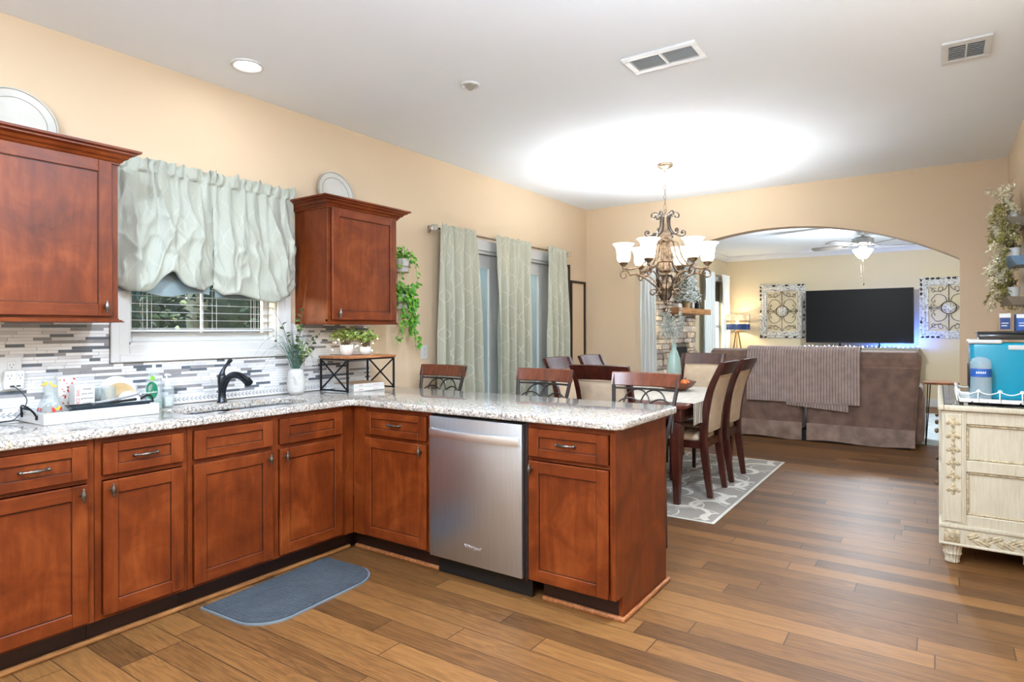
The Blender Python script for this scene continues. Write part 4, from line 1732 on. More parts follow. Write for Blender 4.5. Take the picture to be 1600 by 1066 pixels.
b.box((.07, -1.345, CM), (.13, -1.272, CM + .178), .006, seg=2)
put('body', b, 'paper_white', t)
b = B()
for _ in range(26):
    y, z = R.uniform(-1.34, -1.277), R.uniform(CM + .05, CM + .172)
    a = R.uniform(0, PI)
    d1, d2 = Vector((0, math.cos(a), math.sin(a))), Vector((0, -math.sin(a), math.cos(a)))
    L = R.uniform(.005, .011)
    b.face([Vector((.1306, y, z)) + d1 * L * p + d2 * L * q for p, q in ((-1, 0), (0, .4), (1, 0), (0, -.4))])
put('leaf_print', b, 'leaf_red', t, 0)
t = thing('paper_carton', 'white carton with red and black lettering standing in the tray', 'carton', (.17, -1.262, CM))
b = B()
b.box((.135, -1.305, CM), (.205, -1.222, CM + .142), .003)
put('carton', b, 'paper_white', t)
text('red_lettering', 'WE CATER', .021, mt((.2053, -1.294, CM + .066), (0, 0, -1), (1, 0, 0)), 'ink_red', t)
for i, s_ in enumerate(('delivery', 'your food', 'Carryout &', 'Dine in')):
    text('black_lettering', s_, .0115, mt((.2053, -1.254, CM + .118 - i * .022), (0, -1, 0), (1, 0, 0)), 'ink_black', t)


def tumbler(c, r, h, label, m_='drinking_glass', paint=None):
    t_ = thing('tumbler', label, 'glass', c)
    b_ = B()
    b_.lathe([(r, 0), (r * .82, h), (0, h), (0, h - .008), (r * .76, h - .008), (r * .94, .0005)], c, 24, cap=False)
    put('glass', b_, m_, t_, 60)
    if paint:
        b_ = B()
        flower_spots(b_, c, r * .985, 8, c[2] + .012, c[2] + h * .5, 0)
        put('print', b_, paint, t_, 0)
    return t_


tumbler((.115, -1.175, CM), .034, .115, 'pale upturned tumbler right behind the lettered carton', 'drinking_glass', 'pumpkin')
tumbler((.21, -1.165, CM), .036, .125, 'clear upturned tumbler with orange print before the plates', 'drinking_glass', 'leaf_yellow')


def rack_plate(c, r, rz, label, m_, lean=20):
    b_ = B()
    b_.lathe([(0, .0), (r * .6, .0), (r * .72, .008), (r, .016), (r * .995, .0185), (r * .7, .011), (r * .58, .003), (0, .003)], (0, 0, 0), 40)
    Mx = Matrix.Translation(c) @ Matrix.Rotation(rz, 4, 'Z') @ Matrix.Rotation(-math.radians(lean), 4, 'Y') @ Matrix.Translation((0, 0, r)) @ Matrix.Rotation(PI / 2, 4, 'Y')
    bmesh.ops.transform(b_.bm, matrix=Mx, verts=b_.bm.verts[:])
    return single('dinner_plate', b_, m_, label, 'plate', 'plates leaning in the tray', smooth=50)


rack_plate((.125, -1.085, CM + .001), .083, -.1, 'white plate at the back of the dish tray', 'ceramic_white')
rack_plate((.165, -1.085, CM + .001), .068, -.1, 'tan plate leaning against the white plate in the tray', 'plate_tan', 26)
rack_plate((.205, -1.065, CM + .001), .048, -.1, 'small white dish, foremost of the leaning plates', 'ceramic_white', 34)
# slotted spatula and tongs
sp_ = thing('slotted_spatula', 'black slotted spatula lying across the dish tray', 'spatula', (.27, -1.29, CM))
b = B()
Mx = Matrix.Translation((.285, -1.30, CM + .048)) @ Matrix.Rotation(math.radians(88), 4, 'Z') @ Matrix.Rotation(math.radians(10), 4, 'X') @ Matrix.Rotation(math.radians(0), 4, 'Y')
o_l = []
for i in range(6):
    y = -.03 + i * .012
    b.box((-.055, y - .0022, -.0015), (.04, y + .0022, .0015), .001)
b.box((.036, -.034, -.0015), (.052, .034, .0015), .002).box((-.066, -.034, -.0015), (-.052, .034, .0015), .002)
b.box((-.058, -.0345, -.0015), (.046, -.030, .0015)).box((-.058, .030, -.0015), (.046, .0345, .0015))
bmesh.ops.transform(b.bm, matrix=Mx, verts=b.bm.verts[:])
put('blade', b, 'black_plastic', sp_)
b = B()
b.tube([(.285, -1.252, CM + .048), (.27, -1.19, CM + .051), (.25, -1.06, CM + .055)], [.005, .0055, .007], 8)
put('handle', b, 'black_plastic', sp_)
b = B()
for s_ in (-1, 1):
    b.sweep(smoothpts([(.265 + .006 * s_, -1.245, CM + .056), (.262 + .011 * s_, -1.18, CM + .061), (.255 + .010 * s_, -1.11, CM + .070), (.25 + .003 * s_, -1.055, CM + .079)], 4), .004, .001, (0, 0, 1))
b.tube([Vector((.25, -1.045, CM + .083)) + Vector((.001 * 0, .012 * math.cos(2 * PI * i / 16), .009 * math.sin(2 * PI * i / 16))) for i in range(16)], .0022, 6, loop=True)
single('kitchen_tongs', b, 'stainless', 'steel tongs with ring end lying over the spatula handle', 'tongs')

# dish soap and pump
t = thing('dish_soap_bottle', 'clear dish soap bottle with green oval label left of the sink', 'bottle', (.145, -.925, CT))
b = B()
b.lathe([(.0, 0), (.037, .001), (.041, .008), (.0415, .05), (.039, .085), (.040, .12), (.038, .15), (.030, .178), (.015, .196), (.013, .2)], (.145, -.925, CT), 28, sx=.75)
put('bottle', b, 'clear_plastic', t, 60)
b = B()
b.lathe([(.0, .002), (.037, .003), (.038, .008), (.038, .045), (0, .045)], (.145, -.925, CT), 24, sx=.72)
put('soap', b, 'liquid_green', t, 60)
b = B()
b.lathe([(.015, .2), (.015, .212), (.009, .216), (.008, .23), (0, .231)], (.145, -.925, CT), 18)
put('cap', b, 'cap_white', t)


def on_bottle(u, v, z0_, r=.0345, sx=.75):
    a = -.62 + u
    return Vector((.145 + r * sx * math.cos(a), -.925 + r * math.sin(a), CT + z0_ + v))


b = B()
n = 28
ov = [(.72 * math.cos(2 * PI * i / n), .075 + .046 * math.sin(2 * PI * i / n) * (1 if math.sin(2 * PI * i / n) > 0 else 1.0)) for i in range(n)]
b.face([on_bottle(p, q, .025, .0428) for p, q in ov])
put('label', b, 'soap_green', t, 0)
b = B()
b.face([on_bottle(.3 * math.cos(2 * PI * i / 14) + .1, .014 * math.sin(2 * PI * i / 14), .163, .0372) for i in range(14)])
put('neck_label', b, 'soap_lime', t, 0)
p0 = on_bottle(0, 0, .092, .0455)
text('lettering', 'Palmolive', .0135, mt(p0, (-math.sin(-.62), math.cos(-.62), .12), (math.cos(-.62), math.sin(-.62), 0)), 'cap_white', t)
t = thing('pump_bottle', 'clear pump soap bottle beside the green-labelled dish soap', 'bottle', (.105, -.84, CT))
b = B()
b.box((.075, -.868, CT), (.135, -.812, CT + .118), .012, seg=3)
put('bottle', b, 'clear_plastic', t, 60)
b = B()
b.box((.079, -.864, CT + .004), (.131, -.816, CT + .058), .01, seg=2)
put('gel', b, 'gel_grey', t, 60)
b = B()
b.lathe([(.014, .1185), (.014, .136), (.005, .139), (.0045, .165), (.011, .167), (.011, .178), (0, .179)], (.105, -.84, CT), 18)
b.box((.1, -.845, CT + .168), (.145, -.835, CT + .177), .003)
put('pump', b, 'cap_white', t)

# face vase with greenery
fv = thing('face_vase', 'white vase with a sculpted face holding artificial greenery', 'vase', (.135, -.045, CT))
b = B()
FVC = (.125, -.045)
FA = math.radians(-36)       # the face looks to the room


def vase_r(a, z):
    h = z / .165
    r = .043 + .013 * math.sin(PI * min(1, h * 1.0) ** .7) - .008 * max(0, h - .85) / .15 - .006 * max(0, .1 - h) / .1
    da = (a - FA + PI) % (2 * PI) - PI
    nose = .007 * math.exp(-(da / .13) ** 2) * math.exp(-((h - .55) / .16) ** 2 * .9) * (1 if h > .42 else .45)
    lips = .0025 * math.exp(-(da / .22) ** 2) * (math.exp(-((h - .30) / .02) ** 2) + math.exp(-((h - .245) / .025) ** 2))
    brow = .0035 * math.exp(-((h - .72 + 1.6 * (abs(da) - .28) ** 2) / .03) ** 2) * math.exp(-(da / .62) ** 2)
    eye = -.0028 * (math.exp(-((da - .38) / .16) ** 2) + math.exp(-((da + .38) / .16) ** 2)) * math.exp(-((h - .60) / .05) ** 2)
    lid = .0022 * (math.exp(-((da - .38) / .2) ** 2) + math.exp(-((da + .38) / .2) ** 2)) * math.exp(-((h - .565) / .014) ** 2)
    chin = .003 * math.exp(-(da / .35) ** 2) * math.exp(-((h - .12) / .08) ** 2)
    return r + 1.5 * (nose + lips + brow + eye + lid + chin)


rg = []
for j in range(45):
    z = .165 * j / 44
    rg.append([(FVC[0] + vase_r(2 * PI * i / 90, z) * math.cos(2 * PI * i / 90), FVC[1] + vase_r(2 * PI * i / 90, z) * math.sin(2 * PI * i / 90), CT + z) for i in range(90)])
for rr, z in ((.040, .163), (.038, .12)):
    rg.append([(FVC[0] + rr * math.cos(2 * PI * i / 90), FVC[1] + rr * math.sin(2 * PI * i / 90), CT + z) for i in range(90)])
b.rings(rg)
put('vase', b, 'ceramic_matte', fv, 70)
top = Vector((FVC[0], FVC[1], CT + .13))
b = B()
# grass blades
for i in range(70):
    a = R.uniform(0, 2 * PI)
    o_ = top + Vector((.018 * math.cos(a), .018 * math.sin(a), 0))
    lx, ly = R.uniform(-.06, .05), R.gauss(-.03, .05)
    L = R.uniform(.16, .3)
    pts = smoothpts([o_, o_ + Vector((lx * .3, ly * .4, L * .5)), o_ + Vector((lx, ly * 1.3, L))], 3)
    b.tube(pts, [.0022, .0022, .002, .0019, .0017, .0014, .0004][:len(pts)], 4, flat=.35)
for i, (dy, h_) in enumerate(((-.30, .10), (-.27, .05), (-.24, .12), (-.31, .16), (-.20, .16), (.12, .06), (.15, .04))):
    o_ = top
    pts = smoothpts([o_, o_ + Vector((.02, dy * .35, h_ + .07)), o_ + Vector((.03, dy * .75, h_ + .06)), o_ + Vector((.03, dy, h_ - .03))], 4)
    b.tube(pts, [.0018 * (1 - .8 * q / len(pts)) for q in range(len(pts))], 4)
put('grass', b, 'grass_blue', fv, 0, True)
b = B()
st_ = B()
for (ex, ey, h_, n0) in ((.03, .02, .40, 22), (.04, .155, .25, 14), (.03, -.12, .31, 9), (.06, .07, .22, 12), (.02, .0, .30, 14), (.06, .10, .16, 9)):
    pts = smoothpts([top, top + Vector((ex * .5, ey * .35, h_ * .5)), top + Vector((ex, ey, h_))], 6)
    st_.tube(pts, [.0022 * (1 - .6 * q / len(pts)) for q in range(len(pts))], 5)
    for i in range(n0):
        q = pts[min(len(pts) - 1, int(len(pts) * (.32 + .68 * i / n0)))]
        d_ = Vector((R.uniform(-1, 1), R.uniform(-1, 1), R.uniform(.2, 1.2)))
        b.leaf(q, d_, R.uniform(.030, .042), R.uniform(.018, .024), R.choice((0, 0, 0, 1)))
st_.tube([top, top + Vector((.03, .03, .4)), top + Vector((.045, .055, .62))], [.0018, .0014, .0005], 5)
st_.tube([top, top + Vector((.01, -.1, .3)), top + Vector((.01, -.18, .42))], [.0018, .0014, .0005], 5)
put('sprigs', b, ['fern_dark', 'sprig_green'], fv, 0, True)
put('stems', st_, 'stem_brown', fv, 60)
b = B()
for i in range(40):
    o_ = top + Vector((.01 + R.uniform(-.012, .012), .02 + R.uniform(-.015, .03), 0))
    h_ = R.uniform(.07, .20)
    b.leaf(o_ + Vector((0, 0, h_)), (R.uniform(-.5, .5), R.uniform(-.5, .5), 1), .028, .008, 0)
b.tube([top + Vector((.01, .02, 0)), top + Vector((.012, .03, .2))], .002, 5)
put('lime_filler', b, 'sprig_lime', fv, 0, True)

# riser shelf
rs = thing('riser_shelf', 'wood topped riser with black X shaped metal legs on the counter', 'shelf', (.19, .41, CT))
rx0, rx1, ry0, ry1 = .052, .332, .195, .625
b = B()
b.box((rx0 - .006, ry0 - .006, 1.134), (rx1 + .006, ry1 + .006, 1.151), .003)
put('top', b, 'acacia', rs)
for x in (rx0 + .007, rx1 - .007):
    for y in (ry0 + .007, ry1 - .007):
        b = B()
        b.box((x - .006, y - .006, CT), (x + .006, y + .006, 1.134), .001)
        put('leg', b, 'iron_black', rs)
for y in (ry0 + .007, ry1 - .007):
    b = B()
    for s_ in (0, 1):
        p, q = (rx0 + .013, rx1 - .013) if s_ else (rx1 - .013, rx0 + .013)
        b.sweep([(p, y, CT + .016), (q, y, 1.122)], .0045, .0045, (0, 1, 0))
    b.box((rx0 + .013, y - .005, 1.124), (rx1 - .013, y + .005, 1.1335)).box((rx0 + .013, y - .005, CT + .004), (rx1 - .013, y + .005, CT + .014))
    put('cross_brace', b, 'iron_black', rs)
b = B()
for x in (rx0 + .007, rx1 - .007):
    b.box((x - .005, ry0 + .013, 1.124), (x + .005, ry1 - .013, 1.1335))
put('rail', b, 'iron_black', rs)

# books under the riser
for i, (za, lab, cov) in enumerate(((CT, 'lower white book lying under the riser', 'paper_white'), (CT + .0265, 'upper white book with tan cover lying under the riser', 'carton_tan'))):
    t = thing('book', lab, 'book', (.2, .40, za), 'books under the riser')
    b = B()
    b.box((.12, .255, za), (.323, .53 - .006 * i, za + .003), .0005).box((.12, .255, za + .0225), (.323, .53 - .006 * i, za + .0258), .0005, mi=1 if i else 0).box((.32, .255, za + .002), (.3245, .53 - .006 * i, za + .0238), .001)
    put('cover', b, ['paper_white', cov], t)
    b = B()
    b.box((.126, .261, za + .003), (.32, .524 - .006 * i, za + .0225))
    put('pages', b, 'tray_white', t)
    for yy, s_, sz in ((.315, 'SEASONS', .008), (.45, 'home & table', .007)):
        text('lettering', s_, sz, mt((.3248, yy, za + .0128), (0, 1, 0), (1, 0, 0)), 'ink_red' if i == 0 else 'leaf_red', t)


def pot_plant(c, r, h, label, seed):
    t_ = thing('potted_plant', label, 'plant', c, 'potted plants on the riser')
    b_ = B()
    if seed == 1:
        pf = [(r * .62, 0), (r * .82, .008), (r * .97, h * .45), (r, h), (r * .93, h), (r * .9, h * .8), (0, h * .8)]
    else:
        pf = [(r * .6, 0), (r * .9, h * .2), (r, h * .5), (r * .93, h), (r * .85, h), (r * .84, h * .8), (0, h * .8)]
    b_.lathe(pf, c, 28)
    put('pot', b_, 'ceramic_white', t_, 60)
    b_ = B()
    s2 = B()
    for i in range(52):
        a = R.uniform(0, 2 * PI)
        sp2 = R.uniform(.02, .115)
        hh = R.uniform(.03, .115) * (1.15 - sp2 * 4)
        hh = max(hh, .012)
        o2 = Vector(c) + Vector((0, 0, h * .8))
        e = o2 + Vector((sp2 * math.cos(a) * .75, sp2 * math.sin(a) * 1.1, hh + .02))
        s2.tube([o2, (o2 + e) / 2 + Vector((0, 0, .02)), e], .0012, 4)
        for j in range(11):
            q = o2.lerp(e, .35 + .065 * j) + Vector((0, 0, .03 * math.sin(PI * (.35 + .065 * j))))
            q.z = max(q.z, c[2] + h * .9)
            b_.leaf(q, (R.uniform(-1, 1), R.uniform(-1, 1), R.uniform(-.2, 1)), R.uniform(.018, .028), R.uniform(.012, .016), R.choice((0, 1, 1)))
    put('foliage', b_, ['sprig_green', 'sprig_lime'], t_, 0, True)
    put('stems', s2, 'stem_brown', t_)


pot_plant((.20, .30, 1.1515), .044, .073, 'left potted plant on the riser, in the taller white pot', 1)
pot_plant((.24, .435, 1.1515), .040, .056, 'right potted plant on the riser, in the rounder white pot', 2)
fl = thing('fairy_lights', 'string of warm fairy lights woven through the riser plants', 'string lights', (.2, .38, 1.152))
b = B()
pts = [Vector((.2 + .06 * math.sin(i * 1.9), .16 + .42 * i / 16, 1.215 + .04 * math.sin(i * 2.3) + .02 * math.sin(i))) for i in range(17)]
b.tube(smoothpts(pts, 4), .0007, 4)
put('wire', b, 'gold_pole', fl)
for i in range(1, 17, 1):
    b = B()
    b.ell(pts[i], .0032, 8, 6)
    put('bulb', b, 'fairy_warm', fl)

# hanging ivy pots on the wall
iv = thing('hanging_planter', 'two white wall pots in wire holder with trailing green ivy', 'plant', (.06, 1.0, 1.47))
for (yc_, zc_, r, h, lp) in ((.965, 1.775, .058, .10, 'upper'), (.965, 1.485, .062, .115, 'lower')):
    b = B()
    b.lathe([(0, 0), (r * .68, 0), (r * .72, .004), (r, h), (r * .94, h), (r * .9, h * .8), (0, h * .8)], (.072, yc_, zc_), 26)
    put('pot', b, 'ceramic_white', iv, 60)
b = B()
for zc_, r in ((1.815, .066), (1.53, .07)):
    b.tube([(.072 + r * math.cos(2 * PI * i / 28), .965 + r * math.sin(2 * PI * i / 28), zc_) for i in range(28)], .0025, 6, loop=True)
for zc_ in (1.771, 1.481):
    b.tube([(.072 + .05 * math.cos(2 * PI * i / 20), .965 + .05 * math.sin(2 * PI * i / 20), zc_) for i in range(20)], .002, 6, loop=True)
for s_ in (-1, 1):
    b.tube(smoothpts([(.006, .965 + .012 * s_, 1.93), (.006, .965 + .014 * s_, 1.70), (.03, .965 + .03 * s_, 1.64), (.006, .965 + .014 * s_, 1.58), (.006, .965 + .012 * s_, 1.46)], 4), .0025, 6)
put('holder', b, 'antique_bronze', iv)
b = B()
vines = B()


def vine(pts, n, spread, L):
    pts = smoothpts(pts, 6)
    vines.tube(pts, .0014, 4)
    for i in range(n):
        q = pts[int(R.uniform(0, len(pts) - 1))]
        d_ = Vector((R.uniform(.1, 1), R.uniform(-1, 1), R.uniform(-.9, .7)))
        q = q + Vector((R.uniform(.0, spread), R.uniform(-spread, spread), R.uniform(-spread, spread)))
        q.x = max(q.x, .014)
        s_ = R.uniform(.8, 1.25) * L
        b.leaf(q, d_, s_, s_ * .85, R.choice((0, 0, 1)), .3, (1, 0, .3))


for i in range(9):
    a = i / 9 * 2 * PI
    vine([(.072, .965, 1.86), (.072 + .04 * math.cos(a), .965 + .05 * math.sin(a), 1.90 + .03 * (i % 3)), (.085 + .05 * math.cos(a), .965 + .085 * math.sin(a), 1.87 - .01 * i)], 11, .016, .03)
vine([(.08, 1.0, 1.86), (.11, 1.065, 1.84), (.11, 1.09, 1.74), (.10, 1.085, 1.62)], 22, .018, .03)
vine([(.08, .93, 1.76), (.09, .92, 1.70), (.08, .90, 1.64)], 8, .015, .03)
for i in range(11):
    a = i / 11 * 2 * PI
    vine([(.072, .965, 1.58), (.08 + .05 * math.cos(a), .965 + .07 * math.sin(a), 1.63 + .02 * (i % 3)), (.09 + .05 * math.cos(a), .97 + .11 * math.sin(a), 1.57 - .03 * (i % 4))], 20, .022, .033)
for (y2, z2, n0) in ((.87, 1.30, 22), (.90, 1.22, 24), (1.0, 1.36, 26), (1.05, 1.27, 34), (1.10, 1.22, 36), (1.12, 1.16, 34), (1.07, 1.40, 34), (1.03, 1.30, 26), (.95, 1.40, 26)):
    vine([(.08, .965, 1.58), (.12, (y2 + .965) / 2, 1.54), (.10, y2 * .7 + .3 * .965, (1.5 + z2) / 2), (.075, y2, z2)], n0, .02, .033)
put('foliage', b, ['pothos', 'pothos_light'], iv, 0, True)
put('vines', vines, 'sprig_green', iv)

# floor mat
mo = rrect(-.22, -.39, .22, .39, .20, 12)
mo = [(.22, -.39 + .20)] if False else None
pts2 = [(-.225, -.385), (.05, -.385)] + [(.05 + .175 * math.sin(PI / 2 * i / 12), -.21 - .175 * math.cos(PI / 2 * i / 12)) for i in range(1, 13)] + [(.05 + .175 * math.cos(PI / 2 * i / 12), .21 + .175 * math.sin(PI / 2 * i / 12)) for i in range(13)] + [(-.225, .385)]
t = thing('kitchen_mat', 'dark grey half-oval kitchen mat on the floor before the sink', 'mat', (.82, -.545, 0))
mrot = Matrix.Translation((.815, -.545, 0)) @ Matrix.Rotation(math.radians(3), 4, 'Z')
b = B()
b.prism([(p * .955, q * .975) for p, q in pts2], .002, .0125, 'z')
bmesh.ops.transform(b.bm, matrix=mrot, verts=b.bm.verts[:])
b2 = b
ob = put('pad', b2, 'mat_slate', t)
b = B()
b.prism(pts2, .0005, .008, 'z')
bmesh.ops.transform(b.bm, matrix=mrot, verts=b.bm.verts[:])
put('border', b, 'mat_edge', t)
b = B()
for i in range(-9, 10):
    for j in range(-16, 17):
        x, y = i * .024 + (.012 if j % 2 else 0), j * .0225
        if x < -.205 or abs(y) > .36 or (x > .02 and (((x - .05) / .155) ** 2 + (max(0, abs(y) - .21) / .155) ** 2 > 1 or x > .2)):
            continue
        b.ell((x, y, .0120), (.0125, .0095, .0028), 8, 4)
bmesh.ops.transform(b.bm, matrix=mrot, verts=b.bm.verts[:])
put('scale_pattern', b, 'mat_slate', t, 60)


# ================================================================ dining area
# rug with pale swirls (pattern stays in the mesh)
RX0, RX1, RY0, RY1 = .55, 2.25, 1.70, 4.06
b = B()
b.box((RX0, RY0, .0005), (RX1, RY1, .006), .001)
for p, q in (((RX0, RY0), (RX1, RY0 + .022)), ((RX0, RY1 - .022), (RX1, RY1)), ((RX0, RY0 + .022), (RX0 + .022, RY1 - .022)), ((RX1 - .022, RY0 + .022), (RX1, RY1 - .022))):
    b.box((*p, .005), (*q, .0068), mi=1)


SWZ = [.00645]


def swirl(cx_, cy_, r, a0, a1, w0, grow=.0):
    n_ = 26
    SWZ[0] += .000005
    L_, R_ = [], []
    for i in range(n_ + 1):
        t = i / n_
        a = a0 + (a1 - a0) * t
        rr = r * (1 + grow * t)
        wd = w0 * max(.06, math.sin(PI * t) ** .9 if w0 > .02 else .8)
        for lst, s_ in ((L_, 1), (R_, -1)):
            lst.append((cx_ + (rr + s_ * wd / 2) * math.cos(a), cy_ + (rr + s_ * wd / 2) * math.sin(a)))
    for i in range(n_):
        q = [L_[i], L_[i + 1], R_[i + 1], R_[i]]
        if all(RX0 + .03 < p[0] < RX1 - .03 and RY0 + .03 < p[1] < RY1 - .03 for p in q):
            b.face([(*p, SWZ[0]) for p in q], 1)


for i in range(7):
    for j in range(9):
        cx_, cy_ = RX0 + .17 + i * .255 + (.12 if j % 2 else 0), RY0 + .16 + j * .262
        a = R.uniform(0, 2 * PI)
        swirl(cx_, cy_, R.uniform(.10, .15), a, a + R.uniform(3.2, 4.6), R.uniform(.035, .06), .25)
        swirl(cx_ + .05, cy_ - .04, R.uniform(.16, .24), a + 2.0, a + 3.9, .012, -.2)
single('area_rug', b, ['rug_heather', 'rug_ivory'], 'grey area rug with ivory swirls under the dining table', 'rug', base=(1.4, 2.9, 0), keep=True)

TXA, TXB, TYA, TYB, TZ = 1.03, 1.955, 1.95, 3.52, .76
FL = .0068
dt = thing('dining_table', 'dark cherry dining table with square tapered legs', 'table', (1.49, 2.735, FL))
b = B()
o = bmesh.new()
vs2 = [o.verts.new((x, y, TZ)) for x, y in rrect(TXA, TYA, TXB, TYB, .07)]
o.faces.new(vs2)
r_ = bmesh.ops.extrude_face_region(o, geom=o.faces[:])
bmesh.ops.translate(o, vec=(0, 0, -.034), verts=[g for g in r_['geom'] if isinstance(g, bmesh.types.BMVert)])
bmesh.ops.recalc_face_normals(o, faces=o.faces[:])
bmesh.ops.bevel(o, geom=[e for e in o.edges if e.calc_face_angle(0) > 1.2], offset=.012, segments=3, profile=.6, affect='EDGES')
b._merge(o)
put('tabletop', b, 'table_wood', dt)
b = B()
i_ = .045
b.box((TXA + i_, TYA + i_, .645), (TXA + i_ + .022, TYB - i_, .726)).box((TXB - i_ - .022, TYA + i_, .645), (TXB - i_, TYB - i_, .726))
b.box((TXA + i_, TYA + i_, .645), (TXB - i_, TYA + i_ + .022, .726)).box((TXA + i_, TYB - i_ - .022, .645), (TXB - i_, TYB - i_, .726))
put('apron', b, 'mahogany', dt)
for sx in (0, 1):
    for sy in (0, 1):
        x = TXB - .078 if sx else TXA + .078
        y = TYB - .078 if sy else TYA + .078
        b = B()
        b.box((x - .046, y - .046, .64), (x + .046, y + .046, .726), .004).box((x - .048, y - .048, .632), (x + .048, y + .048, .645), .004)
        b.sweep([(x, y, .633), (x, y, .60), (x, y, .45), (x, y, .2), (x, y, FL)], [.030, .046, .040, .030, .0225], [.030, .046, .040, .030, .0225], (1, 0, 0))
        put('leg', b, 'mahogany', dt)

# draped striped cloth
b = B()
CY0, CY1, DROP = 2.12, 3.47, .17


def clothfn(u, v):
    y = CY0 + (CY1 - CY0) * v
    wtop = TXB - TXA + .02
    tot = wtop + 2 * DROP
    s_ = tot * u
    rad = .014
    fold = .012 * math.sin(y * 19) + .006 * math.sin(y * 43 + 1)
    if s_ < DROP:
        h_ = DROP - s_
        return (TXA - .014 - fold * h_ / DROP * .8 - .008, y, TZ + .003 - min(h_, DROP))
    if s_ > DROP + wtop:
        h_ = s_ - DROP - wtop
        return (TXB + .014 + fold * h_ / DROP * .8 + .008, y, TZ + .003 - h_)
    q = (s_ - DROP) / wtop
    return (TXA - .012 + (TXB - TXA + .024) * q, y, TZ + .0035 + .0008 * nz3(q * 9, y * 6))


b.grid(clothfn, 100, 70, thick=.0018)
single('tablecloth', b, 'striped_cloth', 'pale striped tablecloth draped over the dining table', 'tablecloth', smooth=50, keep=True)


# ---- dining chair, front towards +y
def make_chair():
    t_ = thing('dining_chair', 'x', 'chair', (0, 0, 0), 'dining chairs')
    prof_ = smoothpts([(0, -.245, 0), (0, -.222, .16), (0, -.198, .36), (0, -.193, .48), (0, -.208, .66), (0, -.255, .86), (0, -.345, 1.055)], 5)
    n_ = len(prof_) - 1

    def at(z):
        for p, q in zip(prof_, prof_[1:]):
            if p.z <= z <= q.z:
                return p.lerp(q, (z - p.z) / (q.z - p.z)).y
        return prof_[-1].y
    for s_ in (-1, 1):
        b_ = B()
        pts_ = [Vector((s_ * (.196 + .018 * max(0, p.z - .45)), p.y, p.z)) for p in prof_]
        b_.sweep(pts_, .0185, [.021 + .009 * math.sin(PI * min(1, p.z / .95)) for p in prof_], (1, 0, 0))
        put('back_post', b_, 'mahogany', t_)
        b_ = B()
        b_.sweep([(s_ * .196, .205, .40), (s_ * .196, .207, .30), (s_ * .194, .210, 0)], [.021, .020, .014], [.021, .020, .014], (1, 0, 0))
        put('front_leg', b_, 'mahogany', t_)
    # crest rail, bowed in plan
    b_ = B()
    rg_ = []
    for i in range(17):
        x = -.228 + .456 * i / 16
        bow = .022 * (1 - (x / .228) ** 2)
        ring = []
        for (dy, z) in ((-.014, .955), (-.017, 1.03), (-.020, 1.058), (-.006, 1.064), (.012, 1.058), (.015, 1.03), (.016, .955)):
            ring.append((x, at(min(z, 1.05)) + dy - bow, z + .006 * (1 - (x / .228) ** 2)))
        rg_.append(ring)
    b_.rings(rg_)
    put('crest_rail', b_, 'mahogany', t_, 40)
    # upholstered back
    b_ = B()

    def bf(sgn):
        def fn(u, v):
            z = .50 + .458 * v
            x = -.182 + .364 * u
            puff = .016 * (math.sin(PI * min(1, max(0, u))) ** .35) * (math.sin(PI * v) ** .3)
            return (x, at(z) - .020 * (1 - (x / .228) ** 2) + sgn * (.006 + puff), z)
        return fn
    b_.grid(bf(1), 16, 16).grid(bf(-1), 16, 16)
    put('back_pad', b_, 'cream_upholstery', t_, 60)
    b_ = B()
    for sgn in (1, -1):
        loop_ = []
        f_ = bf(sgn)
        for i in range(48):
            s_ = i / 48 * 4
            k2, t2 = int(s_), s_ - int(s_)
            u, v = ((t2, 0), (1, t2), (1 - t2, 1), (0, 1 - t2))[k2]
            p = Vector(f_(.015 + .97 * u, .012 + .976 * v))
            p.y += sgn * .003
            loop_.append(p)
        b_.tube(loop_, .0032, 6, loop=True)
    put('back_piping', b_, 'cream_piping', t_, 60)
    # seat
    b_ = B()
    b_.prism([(-.214, .225), (.214, .225), (.19, -.2), (-.19, -.2)], .375, .432, 'z')
    put('seat_frame', b_, 'mahogany', t_)
    b_ = B()
    rg_ = []
    for z, ins in ((.433, .004), (.45, -.004), (.468, .002), (.482, .022), (.488, .06), (.490, .14)):
        pol = []
        for (x, y, cx_, cy_) in ((.214, .232, 1, 1), (-.214, .232, -1, 1), (-.178, -.170, -1, -1), (.178, -.170, 1, -1)):
            x2, y2 = x - cx_ * ins, y - cy_ * ins
            r2 = max(.045 - ins * .2, .01)
            a0_ = {(1, 1): 0, (-1, 1): PI / 2, (-1, -1): PI, (1, -1): 1.5 * PI}[(cx_, cy_)]
            for i in range(6):
                a = a0_ + PI / 2 * i / 5
                pol.append((x2 - cx_ * r2 + r2 * math.cos(a), y2 - cy_ * r2 + r2 * math.sin(a), z))
        rg_.append(pol)
    b_.rings(rg_)
    put('seat_cushion', b_, 'cream_upholstery', t_, 60)
    return t_


ch = make_chair()
ch.location = (1.79, 2.535, FL)
ch.rotation_euler = (0, 0, PI / 2)
ch['label'] = 'dining chair on the right side of the table, nearer the kitchen'
dup(ch, (1.79, 3.14, FL), PI / 2, 'dining chair on the right side of the table, nearer the sofa')
dup(ch, (.975, 2.385, FL), -PI / 2, 'dining chair by the patio doors, left of the other on that side')
dup(ch, (.975, 3.03, FL), -PI / 2, 'dining chair by the patio doors, nearer the dark wall frames')
dup(ch, (1.475, 3.625, FL), PI, 'dining chair at the far table end, seen from its front')
dup(ch, (1.525, 1.775, FL), 0, 'dining chair at the near table end, its back behind the bar stools')


